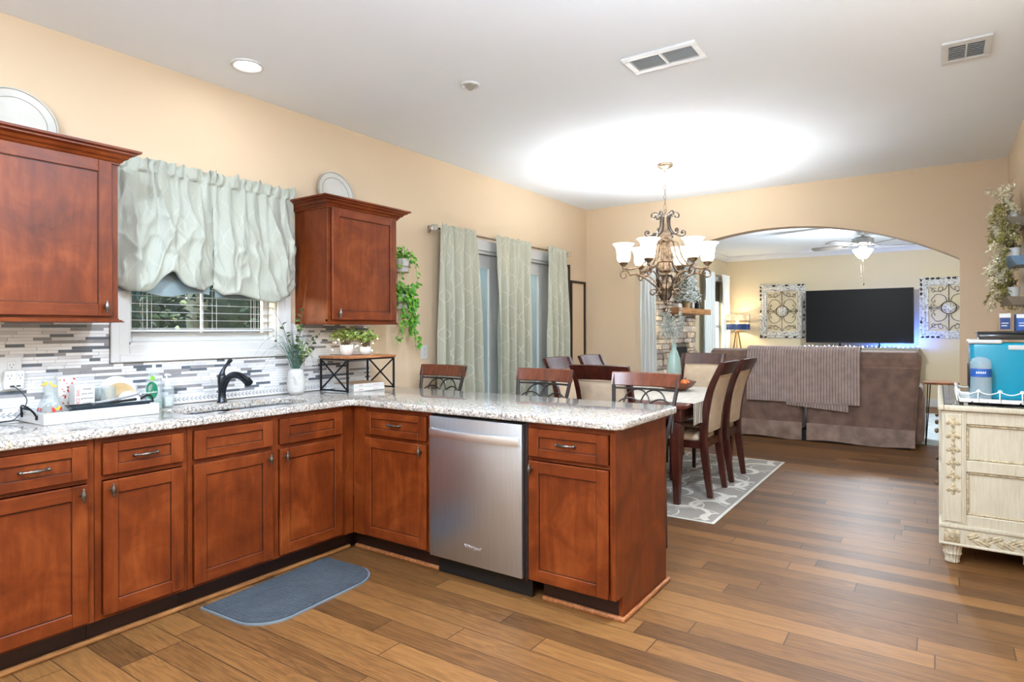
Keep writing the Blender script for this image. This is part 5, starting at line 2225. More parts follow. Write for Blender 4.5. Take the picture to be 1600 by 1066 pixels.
# ---- bar stool, back towards +y
def make_stool():
    t_ = thing('bar_stool', 'x', 'stool', (0, 0, 0), 'bar stools at the peninsula')

    def yb_(z):
        return .165 + .10 * max(0, (z - .62) / .43) ** 1.2

    def xw(z):
        return .165 + .053 * max(0, (z - .62) / .43)
    for s_ in (-1, 1):
        b_ = B()
        pts_ = [(s_ * .14, .225, 0), (s_ * .15, .185, .35), (s_ * .158, .165, .62)] + [(s_ * xw(z), yb_(z), z) for z in (.75, .88, .97, 1.045)]
        b_.sweep(smoothpts(pts_, 4), .010, .010, (1, 0, 0))
        put('back_post', b_, 'iron_grey', t_)
        b_ = B()
        b_.sweep([(s_ * .155, -.155, .60), (s_ * .14, -.205, 0)], .010, .010, (1, 0, 0))
        put('front_leg', b_, 'iron_grey', t_)
    b_ = B()
    rg_ = []
    for i in range(17):
        x = -.222 + .444 * i / 16
        bow = .035 * (1 - (x / .222) ** 2)
        ring = []
        for (dy, z) in ((-.013, .972), (-.014, 1.048), (-.006, 1.054), (.009, 1.048), (.011, .972), (0, .966)):
            ring.append((x, yb_(z) + dy + bow - .0, z))
        rg_.append(ring)
    b_.rings(rg_)
    put('crest_rail', b_, 'stool_wood', t_, 40)
    b_ = B()

    def P_(x, z):
        return Vector((x, yb_(z) + .033 * (1 - (x / .222) ** 2), z))
    b_.sweep([P_(-.205 + .41 * i / 12, .952) for i in range(13)], .006, .009, (0, 0, 1))
    b_.sweep([P_(-.17 + .34 * i / 12, .70) for i in range(13)], .006, .009, (0, 0, 1))
    for s_ in (-1, 1):
        for c_, r_2, z0_ in ((.103, .092, .80), (.055, .082, .862)):
            pts_ = []
            for i in range(19):
                a = PI * i / 18
                pts_.append(P_(s_ * c_ + r_2 * math.cos(a), z0_ + (r_2 if c_ > .09 else .085) * math.sin(a)))
            if c_ > .09:
                pts_ = [P_(s_ * c_ + r_2, .705)] + pts_ + [P_(s_ * c_ - r_2, .705)]
            else:
                pts_ = [P_(s_ * c_ + r_2, .82)] + pts_ + [P_(s_ * c_ - r_2, .82)]
                pts_ = [p for p in pts_ if abs(p.x) < .2]
            b_.tube(pts_, .0052, 7)
    put('back_scrolls', b_, 'iron_grey', t_, 50)
    b_ = B()
    b_.lathe([(.0, .60), (.19, .602), (.205, .612), (.205, .63), (.19, .65), (.1, .662), (0, .664)], (0, 0, 0), 32)
    put('seat', b_, 'cream_upholstery', t_, 50)
    b_ = B()
    b_.tube([(.19 * math.cos(2 * PI * i / 32), .175 * math.sin(2 * PI * i / 32), .594) for i in range(32)], .009, 8, loop=True)
    put('seat_ring', b_, 'iron_grey', t_)
    b_ = B()
    for p, q in (((-.146, -.187, .22), (.146, -.187, .22)), ((-.146, -.187, .22), (-.146, .2, .22)), ((.146, -.187, .22), (.146, .2, .22)), ((-.146, .2, .22), (.146, .2, .22))):
        b_.tube([p, q], .008, 8)
    put('footrest', b_, 'iron_grey', t_)
    return t_


st = make_stool()
st.location = (.345, .87, 0)
st['label'] = 'bar stool at the wall end of the peninsula, below the ivy'
dup(st, (1.262, .87, 0), 0, 'middle bar stool at the peninsula, before the patio curtains')
dup(st, (1.998, .87, 0), 0, 'bar stool at the open end of the peninsula, by the table corner')

# ---- centrepieces
t = thing('glass_vase', 'aqua glass vase with dusty grey stems on the dining table', 'vase', (1.405, 3.28, TZ + .0045))
vc = (1.405, 3.28, TZ + .0045)
b = B()
b.lathe([(.045, 0), (.058, .01), (.066, .08), (.068, .18), (.058, .28), (.034, .345), (.024, .37), (.026, .40), (.030, .415), (.026, .412), (.020, .37), (.03, .34), (.054, .275), (.062, .18), (.06, .08), (.05, .012), (0, .010)], vc, 32, cap=False)
put('vase', b, 'sea_glass', t, 60)
b = B()
s2 = B()
for (dx, dy, h_) in ((-.06, -.10, .70), (-.03, -.06, .74), (-.08, -.12, .60), (.05, .05, .73), (.06, .09, .66), (.0, .0, .66), (-.05, -.02, .66)):
    o_ = Vector(vc) + Vector((0, 0, .05))
    e = Vector(vc) + Vector((dx, dy, h_))
    pts = smoothpts([o_, Vector(vc) + Vector((dx * .1, dy * .1, .40)), o_.lerp(e, .75) + Vector((0, 0, .02)), e], 6)
    s2.tube(pts, .0025, 5)
    for q in pts[len(pts) // 2 + 1:]:
        for _ in range(12):
            b.leaf(q + Vector((R.gauss(0, .008), R.gauss(0, .008), R.gauss(0, .014))), (R.uniform(-1, 1), R.uniform(-1, 1), R.uniform(.4, 1.4)), .035, .008)
put('plumes', b, 'pampas_grey', t, 0, True)
put('stems', s2, 'pampas_grey', t)
bc = (1.53, 3.0, TZ + .0045)
b = B()
rg = []
for z, r_2 in ((0, .06), (.004, .075), (.03, .125), (.066, .165), (.078, .168), (.07, .155), (.035, .112), (.012, .06)):
    rg.append([(bc[0] + r_2 * (abs(math.cos(a)) ** .7) * math.copysign(1, math.cos(a)) * .98, bc[1] + r_2 * (abs(math.sin(a)) ** .7) * math.copysign(1, math.sin(a)) * .98, bc[2] + z + (.014 * abs(math.cos(2 * a)) if z > .05 else 0)) for a in [2 * PI * i / 40 for i in range(40)]])
b.rings(rg)
single('wooden_bowl', b, 'bowl_wood', 'brown wooden bowl holding small pumpkins on the table', 'bowl', smooth=50)
for i, (dx, dy, r_2, lab) in enumerate(((-.02, .0, .052, 'larger orange pumpkin in the wooden bowl'), (.065, .035, .042, 'smaller orange pumpkin in the wooden bowl'))):
    t = thing('pumpkin', lab, 'pumpkin', (bc[0] + dx, bc[1] + dy, bc[2] + .016 + .01 * i))
    b = B()
    rg = []
    for j in range(13):
        ph = -PI / 2 + PI * j / 12
        rg.append([(bc[0] + dx + r_2 * math.cos(ph) * (1 + .07 * abs(math.sin(5 * a))) * math.cos(a), bc[1] + dy + r_2 * math.cos(ph) * (1 + .07 * abs(math.sin(5 * a))) * math.sin(a), bc[2] + .017 + .012 * i + r_2 * .85 + r_2 * .85 * math.sin(ph) * (1 - .12 * math.cos(ph * 2) * (ph > 0))) for a in [2 * PI * q / 40 for q in range(40)]])
    b.rings(rg)
    put('gourd', b, 'pumpkin', t, 60)
    b = B()
    z9 = bc[2] + .017 + .012 * i + r_2 * 1.6
    b.tube([(bc[0] + dx, bc[1] + dy, z9), (bc[0] + dx + .004, bc[1] + dy, z9 + .012), (bc[0] + dx + .01, bc[1] + dy, z9 + .02)], [.007, .005, .005], 6)
    put('stalk', b, 'stem_brown', t)

# ---- chandelier
CX, CY = 1.533, 2.713
cd = thing('chandelier', 'six light bronze scroll chandelier with frosted glass shades over the table', 'chandelier', (CX, CY, H))
b = B()
b.lathe([(.071, H - .0005), (.072, H - .012), (.062, H - .018), (.064, H - .026), (.045, H - .034), (.024, H - .048), (.01, H - .056), (.008, H - .066), (0, H - .066)], (CX, CY, 0), 32)
put('canopy', b, 'antique_bronze', cd, 40)
b = B()
z = H - .062
i = 0
while z > 2.375:
    L = .046 if z > 2.45 else .066
    ax = (1, 0, 0) if i % 2 else (0, 1, 0)
    c_ = Vector((CX, CY, z - L / 2))
    pts = [c_ + Vector(ax) * (.0095 * math.cos(2 * PI * q / 16)) + Vector((0, 0, 1)) * (L / 2 * math.sin(2 * PI * q / 16)) for q in range(16)]
    b.tube(pts, .0023, 6, loop=True)
    z -= L - .0055
    i += 1
put('chain', b, 'antique_bronze', cd, 60)
zl = z
b = B()
b.tube([(CX + .014 * math.cos(2 * PI * q / 16), CY, zl - .006 + .014 * math.sin(2 * PI * q / 16)) for q in range(16)], .0032, 6, loop=True)
b.lathe([(.006, zl - .012), (.012, 2.335), (.030, 2.330), (.036, 2.315), (.030, 2.30), (.030, 2.29), (.033, 2.27), (.028, 2.22), (.030, 2.185), (.045, 2.15), (.05, 2.13), (.040, 2.115), (.046, 2.10), (.052, 2.09),
         (.040, 2.08), (.036, 2.04), (.039, 1.99), (.048, 1.945), (.060, 1.925), (.063, 1.915), (.050, 1.908), (.052, 1.895), (.062, 1.865), (.058, 1.835), (.036, 1.818), (.040, 1.81), (.055, 1.803), (.055, 1.797), (.036, 1.788),
         (.030, 1.76), (.036, 1.72), (.050, 1.69), (.056, 1.68), (.050, 1.672), (.044, 1.65), (.040, 1.61), (.036, 1.595), (.022, 1.585), (.014, 1.57), (.018, 1.556), (.010, 1.545), (.004, 1.53), (0, 1.528)], (CX, CY, 0), 36, flute=18, fd=.07)
put('column', b, 'antique_bronze', cd, 35)
view_az = math.atan2(-2.5338 - CY, 3.5019 - CX)       # direction from the fitting to the room's kitchen end
for k_ in range(6):
    a = view_az + math.radians(38 - 60 * k_) * 1.0
    ca, sa = math.cos(a), math.sin(a)
    rad = Vector((ca, sa, 0))
    up = Vector((0, 0, 1))
    base = Vector((CX, CY, 0))

    def Q(r, z):
        return base + rad * r + up * z
    b = B()
    # lower arm sweeping from the bottom hub out to the socket
    low = smoothpts([Q(.045, 1.665), Q(.085, 1.70), (Q(.15, 1.755)), Q(.215, 1.80), Q(.27, 1.812), Q(.31, 1.80)], 6)
    b.tube(low, [.0085] * len(low), 8, flat=.75)
    b.tube(spiral(Q(.352, 1.803), .048, .012, PI * 1.0, PI * -1.35, 30, rad, up), [.0085 - .003 * i / 30 for i in range(31)], 8)
    # S arm from the column to the socket
    upp = smoothpts([Q(.045, 2.10), Q(.10, 2.085), Q(.125, 2.02), Q(.15, 1.95), Q(.21, 1.88), Q(.29, 1.855), Q(.35, 1.857)], 6)
    b.tube(upp, [.008] * len(upp), 8, flat=.8)
    # curl at the hub
    b.tube(spiral(Q(.105, 1.645), .034, .008, PI * .75, PI * -1.2, 24, rad, up), .0065, 7)
    arm = put('arm', b, 'antique_bronze', cd, 50)
    b = B()
    up1 = smoothpts([Q(.036, 2.29), Q(.05, 2.325), Q(.085, 2.345)], 4)
    b.tube(up1 + spiral(Q(.095, 2.315), .030, .009, PI * .55, PI * -1.1, 22, rad, up), .0065, 7)
    b.tube(smoothpts([Q(.040, 2.30), Q(.043, 2.22), Q(.075, 2.165), Q(.125, 2.14)], 5) + spiral(Q(.150, 2.168), .032, .008, PI * 1.35, PI * 3.3, 24, rad, up), .0065, 7)
    b.ell(Q(.150, 2.168), .010, 8, 6)
    put('scroll', b, 'antique_dark', cd, 50)
    b = B()
    b.lathe([(.007, 1.855), (.012, 1.862), (.010, 1.874), (.020, 1.885), (.034, 1.897), (.040, 1.912), (.034, 1.918), (.02, 1.92)], Q(.36, 0), 20)
    put('socket', b, 'antique_bronze', arm, 40)
    b = B()
    b.lathe([(.030, 1.916), (.046, 1.922), (.056, 1.945), (.059, 1.985), (.063, 2.03), (.076, 2.058), (.092, 2.072), (.094, 2.077), (.090, 2.076), (.073, 2.062), (.060, 2.032), (.056, 1.985), (.053, 1.947), (.044, 1.926), (.028, 1.921)], Q(.36, 0), 32, cap=False)
    put('glass_shade', b, 'shade_glow', arm, 60)
    b = B()
    b.lathe([(.010, 1.921), (.012, 1.945), (.022, 1.975), (.024, 1.99), (.016, 2.008), (0, 2.014)], Q(.36, 0), 16)
    put('bulb', b, 'bulb_glow', arm, 60)
    lamp_obj('chandelier_lamp', 'POINT', Q(.36, 2.045), CHAND, (.72, .85, 1.0), cd, shadow_soft_size=.03)
b = B()
for k_ in range(6):
    a = view_az + math.radians(8 - 60 * k_)
    rad = Vector((math.cos(a), math.sin(a), 0))
    q = [Vector((CX, CY, 0)) + rad * r + Vector((0, 0, z)) for r, z in ((.05, 1.80), (.078, 1.76), (.07, 1.71), (.058, 1.68), (.06, 1.64), (.045, 1.60), (.03, 1.58))]
    b.tube(smoothpts(q, 4), .0055, 6)
put('lower_cage', b, 'antique_dark', cd, 50)


# ================================================================ den
# stone fireplace on the west wall
fp = thing('fireplace', 'stacked ledgestone fireplace with dark firebox and wooden beam mantel', 'fireplace', (.08, 6.98, 0))
b = B()
FY0, FY1, FDX = 6.12, 7.84, .15
b.box((.001, FY0 + .01, 0), (FDX - .03, FY1 - .01, H - .005), mi=5)
OY0, OY1, OZ = 6.66, 7.42, 1.055
z = .0
while z < H - .05:
    hgt = R.choice((.055, .07, .085, .10))
    z1_ = min(z + hgt, H - .004)
    y = FY0
    while y < FY1 - .01:
        L = R.uniform(.11, .34)
        ya, yb2 = y, min(y + L, FY1)
        if FY1 - yb2 < .06:
            yb2 = FY1
        segs = [(ya, yb2)]
        if z < OZ:
            segs = []
            if ya < OY0:
                segs.append((ya, min(yb2, OY0)))
            if yb2 > OY1:
                segs.append((max(ya, OY1), yb2))
        for p, q in segs:
            if q - p > .02:
                xo = FDX + R.uniform(-.015, .02)
                b.box((FDX - .06 if p > FY0 + .02 else .001, p + .003, z + .003), (xo, q - .003, z1_ - .003), .006, mi=R.randrange(5))
        y = yb2
    z = z1_
put('stone_face', b, ['stone_a', 'stone_b', 'stone_c', 'stone_d', 'stone_e', 'mortar'], fp, 0)
b = B()
b.box((FDX - .029, OY0, .02), (FDX - .02, OY1, OZ - .01))
put('firebox', b, 'firebox_black', fp)
b = B()
b.box((FDX + .022, 6.30, 1.562), (.40, 7.82, 1.648), .008, seg=2)
put('mantel', b, 'oak_beam', fp)
MZ = 1.649
t = thing('flocked_tree', 'small snowy flocked tree on the fireplace mantel', 'tree', (.27, 6.98, MZ))
b = B()
b.lathe([(.05, 0), (.06, .10), (.055, .10), (0, .09)], (.27, 6.98, MZ), 20)
put('pot', b, 'plate_tan', t)
b = B()
for i in range(2100):
    hh = R.uniform(0, 1) ** 1.25
    rmax = .26 * (1 - hh) + .012
    a = R.uniform(0, 2 * PI)
    rr = rmax * R.uniform(.72, 1)
    p = Vector((.27 + rr * math.cos(a) * .8, 6.98 + rr * math.sin(a), MZ + .12 + .78 * hh))
    rv = Vector((math.cos(a), math.sin(a), .35))
    tv_ = R.uniform(-1, 1)
    d_ = Vector((-math.sin(a) * tv_, math.cos(a) * tv_, R.uniform(-.9, .4)))
    b.leaf(p, d_ + rv * .25, R.uniform(.04, .06), .016, 0 if R.random() < .8 else 1, .2, rv)
b.lathe([(.15, .10), (.17, .14), (.004, .86)], (.27, 6.98, MZ), 16, 1, sx=.8)
put('branches', b, ['flocked_white', 'flocked_green'], t, 0, True)
t = thing('horse_sculpture', 'black horse head sculpture on the right part of the mantel', 'sculpture', (.28, 7.47, MZ))
b = B()
pts = smoothpts([(.28, 7.47, MZ), (.28, 7.465, MZ + .08), (.28, 7.46, MZ + .17), (.28, 7.43, MZ + .25), (.28, 7.38, MZ + .27), (.28, 7.33, MZ + .21), (.28, 7.315, MZ + .15)], 5)
b.tube(pts, [.06, .055, .05, .048, .045, .045, .046, .048, .05, .052, .055, .056, .056, .056, .056, .055, .054, .053, .052, .05, .048, .045, .042, .04, .037, .034, .031, .029, .028, .027, .022][:len(pts)], 12, flat=.6)
for s_ in (-1, 1):
    b.tube([(.28 + .018 * s_, 7.42, MZ + .28), (.28 + .022 * s_, 7.425, MZ + .33)], [.014, .002], 6)
for i in range(7):
    q = pts[8 + i]
    b.ell((q.x, q.y + .05, q.z + .01), (.008, .022, .03), 8, 6)
put('head', b, 'horse_black', t, 60)
b = B()
b.box((.24, 7.41, MZ), (.32, 7.53, MZ + .018), .004)
put('base', b, 'horse_black', t)
b = B()
b.box((.24, 6.46, MZ), (.33, 6.62, MZ + .035), .003).box((.245, 6.47, MZ + .036), (.325, 6.60, MZ + .065), .003)
single('book_stack', b, 'ceramic_white', 'small white box pair at the left end of the mantel', 'box')
t = thing('photo_frame', 'pale frame standing on the mantel before the sculpture', 'frame', (.30, 7.22, MZ))
b = B()
b.box((.285, 7.17, MZ), (.30, 7.29, MZ + .16), .004)
put('frame', b, 'plate_line', t)
b = B()
b.box((.3005, 7.19, MZ + .02), (.302, 7.27, MZ + .14))
put('picture', b, 'paper_white', t)

# den curtains
def den_curtain(label, ya, yb, seed, x=.10):
    return curtain('curtain', label, ya, yb, 2.33, .03, x + .024, max(2.4, (yb - ya) * 8), 'pale_blue_sheer', .06, None, .028, seed)


den_curtain('pale blue den curtain beside the arch, left of the fireplace', 5.5, 6.06, 2)
den_curtain('pale blue den curtain right of the fireplace, nearer one', 8.42, 8.98, 3)
den_curtain('pale blue den curtain in the far corner behind the lamp', 9.50, 9.98, 4)
for (ya, yb, lab) in ((5.15, 6.1, 'den curtain rod by the arch'), (8.36, 10.04, 'den curtain rod over the far corner window')):
    t = thing('curtain_rod', lab, 'curtain rod', (.1, (ya + yb) / 2, 2.33))
    b = B()
    b.tube([(.1, ya, 2.33), (.1, yb, 2.33)], .009, 8)
    put('pole', b, 'antique_bronze', t)
    for y in (ya, yb):
        b = B()
        b.ell((.1, y, 2.33), .02, 10, 8)
        put('finial', b, 'antique_bronze', t)
    b = B()
    b.box((.001, yb - .06, 2.31), (.1, yb - .05, 2.322)).box((.001, ya + .05, 2.31), (.1, ya + .06, 2.322))
    put('bracket', b, 'antique_bronze', t)

# den rug
b = B()
b.box((1.2, 5.95, .0005), (4.0, 9.1, .009), .002)
single('area_rug', b, 'rug_blue', 'pale blue distressed area rug in the den beyond the sofa', 'rug')

# sofa seen from behind
SXA, SXB, SBY = 1.13, 3.30, 5.47
sf = thing('sofa', 'brown suede reclining sofa seen from behind, loose skirt flaps at bottom', 'sofa', ((SXA + SXB) / 2, 5.9, 0))
mid_x = 2.19
for i, (xa, xb) in enumerate(((SXA, mid_x - .02), (mid_x + .02, SXB))):
    b = B()

    def backfn(u, v, xa=xa, xb=xb):
        # closed profile: rear from bottom to top, rolled over, front down to the seat
        prof = [(.03, .20), (.015, .4), (0, .62), (-.012, .86), (-.015, .885), (-.006, .90), (-.012, .93), (-.01, 1.00), (.03, 1.06), (.10, 1.083), (.19, 1.06), (.25, .98), (.27, .85), (.27, .62), (.30, .46)]
        s_ = v * (len(prof) - 1)
        k2 = min(int(s_), len(prof) - 2)
        t2 = s_ - k2
        dy = prof[k2][0] * (1 - t2) + prof[k2 + 1][0] * t2
        z = prof[k2][1] * (1 - t2) + prof[k2 + 1][1] * t2
        ed = max(0, abs(u - .5) * 2 - .93) / .07
        flare = .055 * max(0, (z - .2)) / .9
        x0_ = xa - (flare if xa == SXA else 0)
        x1_ = xb + (flare if xb == SXB else 0)
        dy += .04 * ed ** 2
        z -= .045 * ed ** 2 * (z > .9)
        cr = .010 * nz3(u * 5 + xa * 3, z * 5) + .012 * max(0, nz3(u * 7 - z * 5, z * 2 + u * 3, xa)) * (z < .85)
        return (x0_ + (x1_ - x0_) * u, SBY + dy - cr, z)
    b.grid(backfn, 50, 70)
    b.box((xa, SBY + .06, .12), (xb, SBY + .9, .44), .03, seg=3)
    b.box((xa + .02, SBY + .28, .44), (xb - .02, SBY + .92, .54), .045, seg=3)
    put('seat_back', b, 'suede_brown', sf, 60)
    b = B()

    def flap(u, v, xa=xa, xb=xb):
        z = .215 - .19 * v
        return (xa + .006 + (xb - xa - .012) * u, SBY + .025 - .012 * v - .012 * nz3(u * 6 + xa, v * 1.5) * (.3 + v), z - .02 * v * math.sin(u * 4 + xa) ** 2)
    b.grid(flap, 40, 12, thick=.003)
    put('skirt_flap', b, 'suede_flap', sf, 60)
for s_, xa, xb in ((-1, SXA - .02, SXA + .2), (1, SXB - .2, SXB + .075)):
    b = B()
    b.box((xa, SBY + .12, .06), (xb, SBY + .98, .56), .06, seg=3)
    b.tube([(((xa + xb) / 2), SBY + .10, .60), ((xa + xb) / 2, SBY + .96, .58)], [.13, .125], 20)
    put('arm', b, 'suede_brown', sf, 60)
b = B()
b.box((SXA + .05, SBY + .07, .0005), (SXB - .05, 5.94, .12))
put('base', b, 'dull_black', sf)

# corduroy throw over the sofa back: a folded under layer and a top layer
tw = thing('throw_blanket', 'ribbed mauve throw blanket draped over the sofa back', 'blanket', (2.15, SBY - .02, .45))


def throw_fn(xa, xb, zlow, out, nrib, skew=0.0):
    path = [(-.045 - out, zlow), (-.045 - out, .70), (-.048 - out, .90), (-.046 - out, 1.0), (-.02 - out, 1.075), (.03, 1.108 + out), (.10, 1.116 + out), (.20, 1.10 + out), (.275 + out, 1.01), (.30 + out, .80)]

    def fn(u, v):
        s_ = v * (len(path) - 1)
        k2 = min(int(s_), len(path) - 2)
        t2 = s_ - k2
        dy = path[k2][0] * (1 - t2) + path[k2 + 1][0] * t2
        z = path[k2][1] * (1 - t2) + path[k2 + 1][1] * t2
        ph = (u * nrib) % 1.0
        rib = .007 * (1 - min(1, abs(ph - .5) / .36) ** 2 if abs(ph - .5) < .36 else 0)
        wob = .006 * nz3(u * 5, v * 5)
        x = xa + (xb - xa) * u + skew * v
        return (x, SBY + dy - (rib if v < .5 else -rib) + wob, z + (rib if .42 < v < .78 else 0) - .035 * u * (v < .1) * (1 - v / .1) * 0)
    return fn


b = B()
nr = 40
b.grid(throw_fn(1.55, 2.775, .46, .004, nr), nr * 6, 34, thick=.004, mfn=lambda u, v, l: 1 if l == 0 and abs(((u + 1e-4) * nr) % 1.0 - .5) > .36 else 0)
put('top_layer', b, ['corduroy', 'corduroy_groove'], tw, 60, True)
b = B()
b.grid(throw_fn(2.0, 2.66, .375, -.012, 22), 22 * 6, 6, thick=.004, mfn=lambda u, v, l: 1 if l == 0 and abs(((u + 1e-4) * 22) % 1.0 - .5) > .36 else 0) if False else None


def under(u, v):
    ph = (u * 22) % 1.0
    rib = .007 * (1 - min(1, abs(ph - .5) / .36) ** 2 if abs(ph - .5) < .36 else 0)
    return (2.0 + .66 * u, SBY - .038 - rib, .375 + .05 * (1 - u) * (1 - v) + .2 * v)


b.grid(under, 22 * 6, 4, thick=.003, mfn=lambda u, v, l: 1 if l == 0 and abs(((u + 1e-4) * 22) % 1.0 - .5) > .36 else 0)
put('under_layer', b, ['corduroy', 'corduroy_groove'], tw, 60, True)

# round hairpin side table
rt = thing('side_table', 'round wooden side table with black hairpin legs beside the sofa', 'table', (3.53, 5.93, .0))
b = B()
b.lathe([(0, .702), (.168, .702), (.172, .708), (.172, .722), (.168, .727), (0, .727)], (3.53, 5.93, 0), 40)
put('top', b, 'acacia', rt)
for k_ in range(3):
    a = math.radians(200 + 120 * k_)
    c0, c1 = Vector((3.53 + .12 * math.cos(a), 5.93 + .12 * math.sin(a), .702)), Vector((3.53 + .155 * math.cos(a), 5.93 + .155 * math.sin(a), .012))
    tg = Vector((-math.sin(a), math.cos(a), 0))
    b = B()
    b.tube([c0 + tg * .035, c1 + tg * .006, c1 - Vector((0, 0, .002)), c1 - tg * .006, c0 - tg * .035], .0055, 7)
    put('leg', b, 'iron_black', rt)

# television on a long console, with string lights
cs = thing('media_console', 'long pale console under the television', 'cabinet', (2.34, 9.86, 0))
TVY = 9.80
b = B()
b.box((1.46, 9.66, .06), (3.22, 10.06, .97), .004)
put('body', b, 'weathered_white', cs)
b = B()
b.box((1.43, 9.63, .971), (3.25, 10.08, 1.005), .004)
put('top', b, 'plate_line', cs)
b = B()
for i in range(4):
    x = 1.48 + .435 * i
    b.box((x, 9.652, .10), (x + .42, 9.66, .93), .002)
put('door', b, 'weathered_white', cs)
b = B()
for x in (1.5, 3.18):
    for y in (9.70, 10.02):
        b.box((x - .02, y - .02, 0), (x + .02, y + .02, .06))
put('feet', b, 'plate_line', cs)
tv = thing('television', 'large black flat screen television on the pale console', 'television', (2.35, TVY, 1.006))
b = B()
s_ = (TVY + 2.5338) / (YD + 2.5338)
tvx0, tvx1 = 3.5019 + (1.463 - 3.5019) * s_, 3.5019 + (3.161 - 3.5019) * s_
b.box((tvx0, TVY, 1.078), (tvx1, TVY + .045, 2.018), .006)
put('housing', b, 'black_plastic', tv)
b = B()
b.box((tvx0 + .008, TVY - .0015, 1.094), (tvx1 - .008, TVY - .0002, 2.010))
put('screen', b, 'screen_black', tv)
b = B()
for x in (tvx0 + .55, tvx1 - .5):
    b.tube([(x, TVY - .12, 1.011), (x, TVY + .015, 1.085)], .009, 8).tube([(x, TVY + .14, 1.011), (x, TVY + .015, 1.085)], .009, 8)
put('stand', b, 'black_plastic', tv)
sl = thing('string_lights', 'blue and white fairy lights strung along the television console', 'string lights', (2.4, 9.72, 1.006))
b = B()
pts = [Vector((1.52 + 1.70 * i / 26, 9.70 + .02 * math.sin(i * 2.1), 1.016 + .008 * math.sin(i * 1.3))) for i in range(27)]
pts += [Vector((3.235, 9.72, 1.03)), Vector((3.25, 9.80, 1.07)), Vector((3.24, 9.86, 1.12))]
b.tube(smoothpts(pts, 3), .002, 5)
put('wire', b, 'usb_cord', sl)
for i, p in enumerate(pts):
    b = B()
    big = i in (14, 22, 24, 27)
    b.ell(p + Vector((0, -.006, .006)), .010 if big else .0055, 8, 6)
    put('bulb', b, 'fairy_white' if i % 3 else 'fairy_blue', sl)
lamp_obj('led_glow', 'AREA', (2.95, TVY + .09, 1.05), 5.0, (.05, .16, 1.0), sl, (math.radians(120), 0, 0), shape='RECTANGLE', size=.55, size_y=.04)
lamp_obj('led_glow', 'POINT', (3.0, TVY - .03, 1.045), .9, (.06, .18, 1.0), sl, shadow_soft_size=.02)

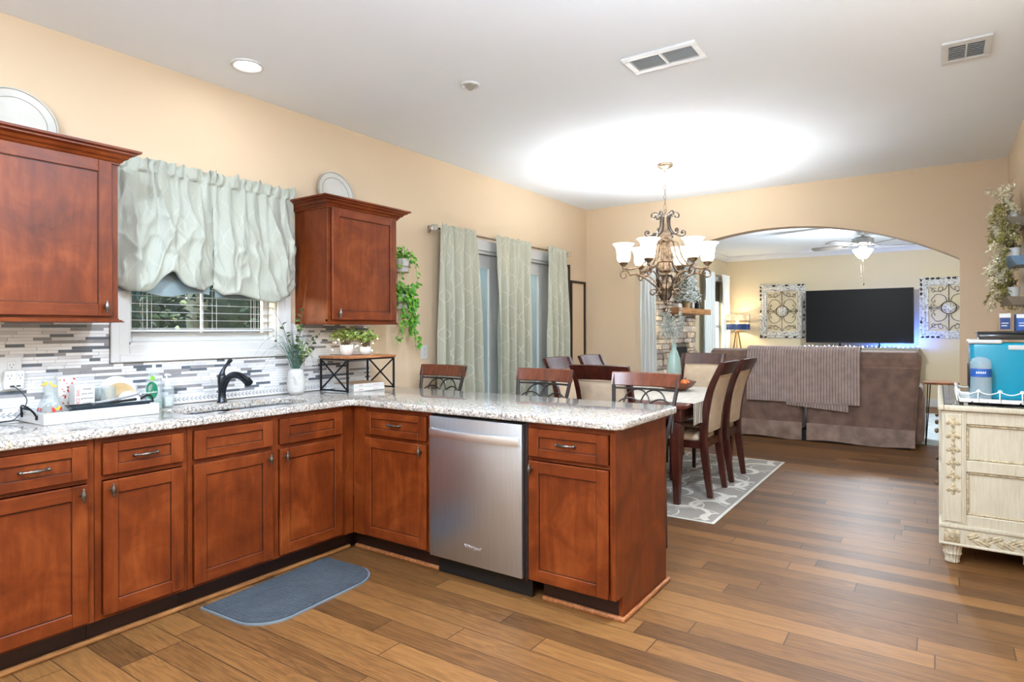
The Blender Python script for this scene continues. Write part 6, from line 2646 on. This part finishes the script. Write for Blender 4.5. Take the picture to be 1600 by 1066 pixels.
# scrolled iron wall art in distressed frames
def wall_art(x0_, x1_, z0_, z1_, label):
    t_ = thing('wall_art', label, 'wall decor', ((x0_ + x1_) / 2, YD - .02, z0_), 'scrolled iron wall panels')
    yb2 = YD - .002
    b_ = B()
    fw = .135
    for p, q in (((x0_, z0_), (x1_, z0_ + fw)), ((x0_, z1_ - fw), (x1_, z1_)), ((x0_, z0_ + fw), (x0_ + fw, z1_ - fw)), ((x1_ - fw, z0_ + fw), (x1_, z1_ - fw))):
        b_.box((p[0], yb2 - .018, p[1]), (q[0], yb2, q[1]), .004)
    for ins, wd, dp in ((.055, .022, .034), (.105, .022, .028)):
        for p, q in (((x0_ + ins, z0_ + ins), (x1_ - ins, z0_ + ins + wd)), ((x0_ + ins, z1_ - ins - wd), (x1_ - ins, z1_ - ins)), ((x0_ + ins, z0_ + ins), (x0_ + ins + wd, z1_ - ins)), ((x1_ - ins - wd, z0_ + ins), (x1_ - ins, z1_ - ins))):
            b_.box((p[0], yb2 - dp, p[1]), (q[0], yb2 - .01, q[1]), .004)
    # carved beads around the outside, some worn dark
    per = []
    n_ = 11
    for i in range(n_):
        u = (i + .5) / n_
        per += [(x0_ + (x1_ - x0_) * u, z0_ + .024, 0), (x0_ + (x1_ - x0_) * u, z1_ - .024, 0)]
    for i in range(13):
        u = (i + .5) / 13
        per += [(x0_ + .024, z0_ + (z1_ - z0_) * u, 1), (x1_ - .024, z0_ + (z1_ - z0_) * u, 1)]
    for x, z, vert in per:
        b_.ell((x, yb2 - .022, z), (.017 if vert else .03, .013, .03 if vert else .017), 8, 6, mi=1 if R.random() < .4 else 0)
    put('frame', b_, ['weathered_white', 'antique_dark'], t_, 40)
    b_ = B()
    cx_, cz_ = (x0_ + x1_) / 2, (z0_ + z1_) / 2
    ih, iw = (z1_ - z0_) / 2 - .13, (x1_ - x0_) / 2 - .13
    yy = yb2 - .02
    X_, Z_ = Vector((1, 0, 0)), Vector((0, 0, 1))
    rr = .004
    for sx in (-1, 1):
        for sz in (-1, 1):
            ax, az = X_ * sx, Z_ * sz
            O = Vector((cx_, yy, cz_))

            def G(a, c):
                return O + ax * (a * iw) + az * (c * ih)
            b_.tube(smoothpts([G(.08, .26), G(.22, .5), G(.6, .58), G(.86, .36)], 6) + spiral(G(.74, .30), .12 * iw, .03 * iw, .2, -4.6, 18, ax, az), rr, 6)
            b_.tube(smoothpts([G(.04, .98), G(.22, .78), G(.62, .72), G(.93, .9)], 6), rr, 6)
            b_.tube(spiral(G(.36, .82), .20 * iw, .04 * iw, -1.6, 4.2, 22, ax, az), rr * .9, 6)
            b_.tube(spiral(G(.74, .74), .16 * iw, .03 * iw, 2.2, -3.4, 20, ax, az), rr * .9, 6)
            b_.tube(smoothpts([G(.98, .02), G(.72, .10), G(.52, .04), G(.26, .2)], 6), rr * .9, 6)
            b_.tube(spiral(G(.78, .12), .14 * iw, .03 * iw, -1.2, 4.0, 18, ax, az), rr * .8, 6)
    b_.tube([(cx_, yy, cz_ + .12), (cx_, yy, cz_ + .22)], [.008, .002], 6).tube([(cx_, yy, cz_ - .12), (cx_, yy, cz_ - .22)], [.008, .002], 6)
    b_.tube([Vector((cx_ + .105 * math.cos(2 * PI * i / 28), yy, cz_ + .105 * math.sin(2 * PI * i / 28))) for i in range(28)], .006, 6, loop=True)
    for s_ in (-1, 1):
        b_.tube([(cx_ + s_ * .105, yy, cz_), (cx_ + s_ * (iw + .005), yy, cz_)], .005, 6)
        b_.tube([(cx_, yy, cz_ + s_ * .2), (cx_, yy, cz_ + s_ * (ih + .005))], .005, 6)
    put('scrollwork', b_, 'antique_dark', t_, 60)
    b_ = B()
    b_.ell((cx_, yy - .004, cz_), (.06, .016, .06), 16, 8)
    for i in range(8):
        a = 2 * PI * i / 8
        b_.ell((cx_ + .07 * math.cos(a), yy, cz_ + .07 * math.sin(a)), (.022, .01, .022), 8, 6)
    put('medallion', b_, 'weathered_white', t_, 60)


wall_art(.644, 1.462, 1.15, 2.178, 'scrolled iron panel in white frame, between lamp and television')
wall_art(3.24, 4.06, 1.16, 2.195, 'scrolled iron panel in white frame, right of the television')

# floor lamp
LX, LY = .30, 9.82
lp = thing('floor_lamp', 'lit tripod floor lamp with banded drum shade in the den corner', 'lamp', (LX, LY, 0))
for k_ in range(3):
    a = math.radians(-80 + 120 * k_)
    b = B()
    b.tube([(LX + .02 * math.cos(a), LY + .02 * math.sin(a), 1.29), (LX + .25 * math.cos(a), LY + .25 * math.sin(a), .0)], [.012, .014], 10)
    put('leg', b, 'gold_pole', lp)
b = B()
b.lathe([(.035, 1.27), (.035, 1.30), (.012, 1.305), (.012, 1.60), (.006, 1.625), (0, 1.63)], (LX, LY, 0), 16)
put('stem', b, 'gold_pole', lp)
b = B()
SR, SZ0, SZ1 = .228, 1.315, 1.60
bands = [(SZ0, SZ0 + .108, 1), (SZ0 + .108, SZ0 + .143, 2), (SZ0 + .143, SZ0 + .18, 3), (SZ0 + .18, SZ1, 2)]
for i in range(92):
    a = 2 * PI * i / 92
    for za, zb2, mi in bands:
        b.tube([(LX + SR * math.cos(a), LY + SR * math.sin(a), za), (LX + SR * math.cos(a), LY + SR * math.sin(a), zb2)], .0075 if mi != 2 else .006, 5, mi=mi - 1)
for zz in (SZ0, SZ0 + .155, SZ1):
    b.tube([(LX + SR * math.cos(2 * PI * i / 40), LY + SR * math.sin(2 * PI * i / 40), zz) for i in range(40)], .006, 6, loop=True, mi=1)
for k_ in range(3):
    a = 2 * PI * k_ / 3
    b.tube([(LX, LY, SZ1 - .01), (LX + SR * math.cos(a), LY + SR * math.sin(a), SZ1)], .003, 5, mi=1)
put('lamp_shade', b, ['carton_navy', 'shade_rope', 'plate_tan'], lp, 60)
b = B()
b.ell((LX, LY, 1.47), (.035, .035, .05), 14, 10)
put('bulb', b, 'lamp_glow', lp)
lamp_obj('floor_lamp_light', 'POINT', (LX + .06, LY - .06, 1.46), LAMP, (1, .80, .55), lp, shadow_soft_size=.04)
t = thing('corner_plant', 'small leafy plant beside the tripod lamp', 'plant', (.46, 9.22, 0))
b = B()
b.lathe([(.0, 0), (.10, 0), (.13, .28), (.12, .28), (0, .26)], (.46, 9.22, 0), 20)
put('pot', b, 'ceramic_white', t)
b = B()
for i in range(26):
    a = R.uniform(0, 2 * PI)
    b.leaf((.46, 9.22, .27), (math.cos(a) * .4, math.sin(a) * .4, 1.2), R.uniform(.4, .85), .04, 0, .12)
put('foliage', b, 'pothos', t, 0, True)

# ceiling fan
FXC, FYC = 2.654, 7.2
cf = thing('ceiling_fan', 'grey ceiling fan with lit bowl light and pull chains in the den', 'ceiling fan', (FXC, FYC, H))
b = B()
b.lathe([(.07, H - .0005), (.07, H - .03), (.03, H - .06), (.0, H - .06)], (FXC, FYC, 0), 24)
put('canopy', b, 'nickel', cf)
b = B()
b.lathe([(.012, H - .06), (.012, 2.63), (.022, 2.625), (.026, 2.60), (.02, 2.585), (0, 2.585)], (FXC, FYC, 0), 16)
put('downrod', b, 'nickel', cf)
b = B()
b.lathe([(.03, 2.584), (.12, 2.575), (.135, 2.56), (.135, 2.495), (.11, 2.48), (.07, 2.47), (.06, 2.44), (.05, 2.415), (0, 2.413)], (FXC, FYC, 0), 32)
put('motor_housing', b, 'nickel', cf)
for k_ in range(5):
    a = view_az + math.radians(20 + 72 * k_)
    rad = Vector((math.cos(a), math.sin(a), 0))
    tg = Vector((-math.sin(a), math.cos(a), 0))
    b = B()
    c0 = Vector((FXC, FYC, 2.468))
    rg = []
    for r_2, wd in ((.20, .045), (.26, .06), (.45, .068), (.60, .072), (.655, .060), (.675, .03)):
        ring = []
        for s_, dz in ((-1, -.003), (1, -.003), (1, .003), (-1, .003)):
            ring.append(c0 + rad * r_2 + tg * (s_ * wd) + Vector((0, 0, dz + s_ * wd * .2)))
        rg.append(ring)
    b.rings(rg)
    bl_ = put('blade', b, 'blade_grey', cf, 0)
    b = B()
    b.sweep([c0 + rad * .10 + Vector((0, 0, -.004)), c0 + rad * .17 + Vector((0, 0, -.012)), c0 + rad * .25 + Vector((0, 0, -.009))], [.018, .022, .035], .004, tg)
    put('blade_iron', b, 'nickel', bl_)
b = B()
b.lathe([(.12, 2.412), (.128, 2.404), (.118, 2.392), (.09, 2.345), (.06, 2.305), (.05, 2.295), (0, 2.293)], (FXC, FYC, 0), 32)
put('light_bowl', b, 'fan_glow', cf, 50)
b = B()
b.lathe([(.045, 2.2925), (.03, 2.285), (.012, 2.28), (.01, 2.262), (.004, 2.25), (0, 2.248)], (FXC, FYC, 0), 16)
put('finial', b, 'gold_pole', cf)
for dx, zz in ((-.02, 2.05), (.012, 1.95)):
    b = B()
    b.tube([(FXC + dx, FYC - .01, 2.29), (FXC + dx, FYC - .01, zz)], .0009, 5)
    b.lathe([(.003, zz), (.008, zz - .012), (.006, zz - .03), (0, zz - .034)], (FXC + dx, FYC - .01, 0), 10)
    put('pull_chain', b, 'antique_dark', cf)
lamp_obj('fan_lamp', 'POINT', (FXC, FYC, 2.16), FAN, (.82, .91, 1.0), cf, shadow_soft_size=.09)


# ================================================================ sideboard on the right
BX0, BX1, BY0, BY1 = 3.515, 3.982, 1.74, 3.22
sb = thing('sideboard', 'cream distressed sideboard with carved leaf garlands and dark marble top', 'sideboard', (3.75, 2.48, 0))
b = B()
b.box((BX0 + .02, BY0 + .015, .20), (BX1, BY1, .862))
# end panel frame (facing the kitchen)
ye = BY0
for p, q in (((BX0, .20), (BX0 + .115, .862)), ((BX1 - .045, .20), (BX1, .862)), ((BX0 + .115, .79), (BX1 - .045, .862)), ((BX0 + .115, .525), (BX1 - .045, .59)), ((BX0 + .115, .20), (BX1 - .045, .285))):
    b.box((p[0], ye, p[1]), (q[0], ye + .02, q[1]), .004)
for z_0, z_1 in ((.285, .525), (.59, .79)):
    xi0, xi1 = BX0 + .115, BX1 - .045
    for p, q in (((xi0, z_0), (xi1, z_0 + .012)), ((xi0, z_1 - .012), (xi1, z_1)), ((xi0, z_0), (xi0 + .012, z_1)), ((xi1 - .012, z_0), (xi1, z_1))):
        b.box((p[0], ye + .006, p[1]), (q[0], ye + .018, q[1]), .004, 1)
# pilaster strip on the corner
b.box((BX0 + .015, ye - .008, .24), (BX0 + .095, ye, .845), .004)
b.box((BX0 + .006, ye - .004, .235), (BX0 + .018, ye, .85), .003).box((BX0 + .092, ye - .004, .235), (BX0 + .106, ye, .85), .003)
put('body', b, ['cream_distressed', 'cream_carving'], sb)
b = B()
b.box((BX0 - .012, ye - .014, .205), (BX1, BY1 + .01, .228), .006, seg=2)
b.box((BX0 - .006, ye - .008, .115), (BX1, BY1 + .006, .205), .004)
b.box((BX0 - .012, ye - .014, .108), (BX1, BY1 + .01, .122), .004)
put('apron', b, 'cream_distressed', sb)
# long front (facing the room): drawers
for i in range(3):
    ya = BY0 + .12 + i * .43
    for z_0, z_1 in ((.24, .53), (.555, .845)):
        b = B()
        b.box((BX0 - .012, ya, z_0), (BX0 + .02, ya + .40, z_1), .006, seg=2)
        dr = put('drawer', b, 'cream_distressed', sb)
        b = B()
        b.ell((BX0 - .022, ya + .2, (z_0 + z_1) / 2), (.012, .016, .016), 10, 8)
        put('knob', b, 'antique_bronze', dr)
# carved garland on the corner pilaster
b = B()
xg = BX0 + .055


def carved_leaf(p, ang, L, W):
    d1, d2 = Vector((math.cos(ang), 0, math.sin(ang))), Vector((-math.sin(ang), 0, math.cos(ang)))
    for s_ in (-1, 1):
        b.ell(Vector(p) + d1 * (L * .45) + d2 * (s_ * W * .2), (L * .5, .006, W * .3), 10, 6, mtx=Matrix.Rotation(-ang, 4, 'Y'))


for i in range(6):
    z = .80 - i * .075
    b.ell((xg, ye - .010, z + .02), (.010, .007, .012), 8, 6)
    for a in (-2.45, -.69, -1.57):
        carved_leaf((xg, ye - .009, z + .012), a, .044 if a != -1.57 else .05, .019)
b.tube([(xg, ye - .009, .83), (xg + .004, ye - .010, .6), (xg, ye - .009, .40)], .003, 6)
# scroll of leaves on the apron
x = BX0 + .12
s_ = 1
b.box((BX0 + .012, ye - .012, .128), (BX0 + .085, ye - .008, .198), .002)
b.ell((BX0 + .048, ye - .012, .163), (.016, .006, .016), 12, 6)
pts = []
while x < BX1 - .085:
    carved_leaf((x, ye - .008, .162), .5 * s_, .06, .03)
    carved_leaf((x + .02, ye - .008, .160), -.55 * s_, .05, .026)
    pts.append((x, ye - .009, .162 + .012 * s_))
    x += .052
    s_ = -s_
b.tube(smoothpts(pts, 4), .004, 6)
put('carving', b, 'cream_carving', sb, 60)
for x in (BX0 + .05, BX1 - .06):
    for y in (BY0 + .045, BY1 - .06):
        b = B()
        b.lathe([(.030, .002), (.036, .008), (.036, .016), (.034, .02), (.040, .045), (.046, .055), (.043, .062), (.046, .085), (.054, .104), (.048, .112), (.0, .112)], (x, y, 0), 32, flute=16, fd=.12)
        put('foot', b, 'cream_distressed', sb, 40)
b = B()
b.box((BX0 - .016, ye - .018, .863), (BX0 + .014, BY1 + .014, .893), .006, seg=2).box((BX0 + .014, ye - .018, .863), (BX1, ye + .012, .893), .006, seg=2).box((BX0 + .014, BY1 - .016, .863), (BX1, BY1 + .014, .893), .006, seg=2)
put('top_border', b, 'cream_distressed', sb)
b = B()
b.box((BX0 + .0145, ye + .0125, .863), (BX1, BY1 - .0165, .896), .003)
put('marble_top', b, 'dark_marble', sb)
STZ = .8965

# wire tray with feet
wt_ = thing('wire_tray', 'white speckled tray with looped wire rail on the marble top', 'tray', (3.78, 1.98, STZ))
wx0, wx1, wy0, wy1 = 3.60, 3.97, 1.79, 2.24
b = B()
b.box((wx0, wy0, STZ + .012), (wx1, wy1, STZ + .02), .003)
b.box((wx0, wy0, STZ + .02), (wx1, wy0 + .006, STZ + .034), .002).box((wx0, wy1 - .006, STZ + .02), (wx1, wy1, STZ + .034), .002).box((wx0, wy0, STZ + .02), (wx0 + .006, wy1, STZ + .034), .002).box((wx1 - .006, wy0, STZ + .02), (wx1, wy1, STZ + .034), .002)
for x in (wx0 + .03, wx1 - .03):
    for y in (wy0 + .03, wy1 - .03):
        b.box((x - .01, y - .01, STZ), (x + .01, y + .01, STZ + .012))
put('tray', b, 'speckled_enamel', wt_)
b = B()
loop = [(wx0, wy0), (wx0 + .09, wy0), (wx0 + .18, wy0), (wx0 + .27, wy0), (wx1, wy0), (wx1, wy0 + .15), (wx1, wy0 + .3), (wx1, wy1), (wx0 + .27, wy1), (wx0 + .18, wy1), (wx0 + .09, wy1), (wx0, wy1), (wx0, wy0 + .3), (wx0, wy0 + .15)]
for i, (x, y) in enumerate(loop):
    x2, y2 = loop[(i + 1) % len(loop)]
    ox, oy = (x - 3.785) * .05, (y - 2.015) * .05
    b.tube([(x + ox, y + oy, STZ + .02), (x + ox * 1.4, y + oy * 1.4, STZ + .05), (x + ox * .8, y + oy * .8, STZ + .085)], .003, 6)
    b.tube(spiral((x + ox * .9, y + oy * .9, STZ + .078), .010, .004, 0, 5, 10, (1, 0, 0) if y in (wy0, wy1) else (0, 1, 0), (0, 0, 1)), .0022, 5)
    pts = [Vector((x + ox, y + oy, STZ + .078)).lerp(Vector((x2 + (x2 - 3.785) * .05, y2 + (y2 - 2.015) * .05, STZ + .078)), t / 8) - Vector((0, 0, .016 * math.sin(PI * t / 8))) for t in range(9)]
    b.tube(pts, .003, 6)
put('rail', b, 'wire_white', wt_, 60)
TRZ = STZ + .0205

cm = thing('coffee_maker', 'teal capsule coffee maker with grey trim on the wire tray', 'coffee maker', (3.84, 2.06, TRZ))
b = B()
mx0, mx1, my0, my1 = 3.655, 3.963, 1.90, 2.20
b.box((mx0, my0, TRZ + .002), (mx1, my1, TRZ + .325), .022, seg=4)
put('body', b, 'teal_enamel', cm, 50)
b = B()
b.box((mx0 - .012, my0 - .008, TRZ + .318), (mx0 + .145, my1 - .05, TRZ + .342), .010, seg=3)
put('brew_head', b, 'machine_grey', cm)
b = B()
b.box((mx0 + .17, my0 - .004, TRZ + .286), (mx1 - .02, my0 + .01, TRZ + .312), .003)
put('name_panel', b, 'machine_grey', cm)
b = B()
b.box((mx0 + .04, my0 + .03, TRZ + .3425), (mx1 - .004, my1 - .01, TRZ + .375), .006, seg=2).box((mx0 + .03, my0 + .02, TRZ + .375), (mx1 - .004, my1 - .005, TRZ + .388), .005)
put('lid', b, 'smoke_plastic', cm)
b = B()
b.box((mx0 - .008, my0 + .05, TRZ + .06), (mx0 + .004, my1 - .06, TRZ + .2), .006, seg=2)
put('spout_recess', b, 'black_plastic', cm)
jg = thing('water_jug', 'clear ribbed water bottle with blue label before the coffee maker', 'bottle', (3.70, 1.845, TRZ))
b = B()
rg = []
prof = [(.043, 0), (.049, .006)] + [(.048 + .0018 * (i % 2), .02 + i * .012) for i in range(9)] + [(.0478, .135), (.0478, .18), (.049, .186), (.048, .215), (.040, .235), (.020, .246), (.0, .247)]
b.lathe(prof, (3.70, 1.845, TRZ), 28)
put('bottle', b, 'clear_plastic', jg, 30)
b = B()
b.lathe([(.0486, .135), (.0486, .18)], (3.70, 1.845, TRZ), 28, cap=False)
put('label', b, 'ink_blue', jg, 60)
a = math.atan2(-2.5338 - 1.845, 3.5019 - 3.70)
text('lettering', 'WATER', .013, mt((3.70 + .0492 * math.cos(a), 1.845 + .0492 * math.sin(a), TRZ + .158), (-math.sin(a), math.cos(a), 0), (math.cos(a), math.sin(a), 0)), 'cap_white', jg) if False else None
b = B()
for i in range(-2, 3):
    aa = a + i * .2
    b.face([(3.70 + .0489 * math.cos(aa + da), 1.845 + .0489 * math.sin(aa + da), TRZ + .158 + dz) for da, dz in ((-.06, -.004), (.06, -.004), (.08, .008), (-.04, .006))])
put('label_mark', b, 'cap_white', jg, 0)
# capsule cartons on the machine
CZ = TRZ + .3885
for (xa, xb, ya, yb, h_, rz, lab, m1) in ((3.79, 3.85, 2.03, 2.12, .105, 0, 'open tan and navy capsule carton on the coffee maker, left one', 'carton_tan'), (3.865, 3.945, 1.99, 2.10, .10, 0, 'navy and white capsule carton on the coffee maker, nearer the wall', 'carton_navy')):
    t = thing('capsule_carton', lab, 'carton', ((xa + xb) / 2, (ya + yb) / 2, CZ))
    b = B()
    b.box((xa, ya, CZ), (xb, yb, CZ + h_), .002)
    put('carton', b, m1, t)
    b = B()
    b.box((xa + .008, ya - .001, CZ + .012), (xb - .006, ya + .001, CZ + h_ * .74))
    put('front_panel', b, 'carton_navy' if m1 == 'carton_tan' else 'ink_blue', t)
    b = B()
    b.box((xa + .014, ya - .0016, CZ + .03), (xb - .02, ya - .0008, CZ + .036)).box((xa + .014, ya - .0016, CZ + .045), (xb - .014, ya - .0008, CZ + .05)).box((xa + .004, ya - .0012, CZ + h_ * .76), (xb - .004, ya, CZ + h_ * .98))
    put('print', b, 'paper_white', t)

# flower shelves on the right wall
for i, (y0_, z, dx, lab, m1) in enumerate(((3.10, 2.045, .16, 'top wedge shelf of the flower wall', 'grey_shelf'), (2.98, 1.775, .15, 'middle bluish wedge shelf of the flower wall', 'blue_shelf'), (3.10, 1.515, .16, 'lowest wedge shelf of the flower wall', 'grey_shelf'))):
    b = B()
    x0_ = XR - .002
    rg = [[(x0_, y0_ - .30, z - .035), (x0_ - dx + .09, y0_ - .30, z - .035), (x0_ - dx + .06, y0_ - .04, z - .035), (x0_, y0_ + .02, z - .035)],
          [(x0_, y0_ - .34, z + .022), (x0_ - dx + .05, y0_ - .34, z + .022), (x0_ - dx, y0_, z + .022), (x0_, y0_ + .05, z + .022)]]
    b.rings([[Vector(p) for p in r] for r in rg])
    single('wall_shelf', b, m1, lab, 'shelf', 'wedge shelves with dried flowers', smooth=0)
for i, (yc_, z, lab) in enumerate(((2.95, 2.0675, 'dried sage flower bunch on the top wedge shelf'), (2.86, 1.7975, 'dried blush flower bunch on the middle wedge shelf'), (2.95, 1.5375, 'white pot of dried flowers on the lowest wedge shelf'))):
    t = thing('dried_flowers', lab, 'flowers', (3.92, yc_, z))
    b = B()
    b.lathe([(0, 0), (.03, 0), (.036, .07), (.032, .07), (0, .06)], (3.93, yc_, z), 18)
    put('pot', b, 'ceramic_white', t)
    b = B()
    s2 = B()
    for j in range(34):
        o_ = Vector((3.93, yc_, z + .06))
        dn = R.random() < .38
        e = o_ + Vector((R.uniform(-.14, .04), R.uniform(-.20, .36), R.uniform(-.16, .02) if dn else R.uniform(.04, .20)))
        e.x = min(e.x, 3.975)
        pts = smoothpts([o_, o_.lerp(e, .5) + Vector((-.02, 0, .04)), e], 5)
        s2.tube(pts, .0015, 4)
        mi = R.choice((0, 1, 1))
        for q in pts[3:]:
            for _ in range(9):
                q2 = q + Vector((R.gauss(0, .008), R.gauss(0, .012), R.gauss(0, .010)))
                q2.x = min(q2.x, 3.98)
                b.leaf(q2, (R.uniform(-1, .2), R.uniform(-1, 1), R.uniform(-.6, 1)), R.uniform(.016, .026), .013, mi)
    put('blooms', b, ['dried_sage', 'dried_blush'], t, 0, True)
    put('stems', s2, 'stem_brown', t)
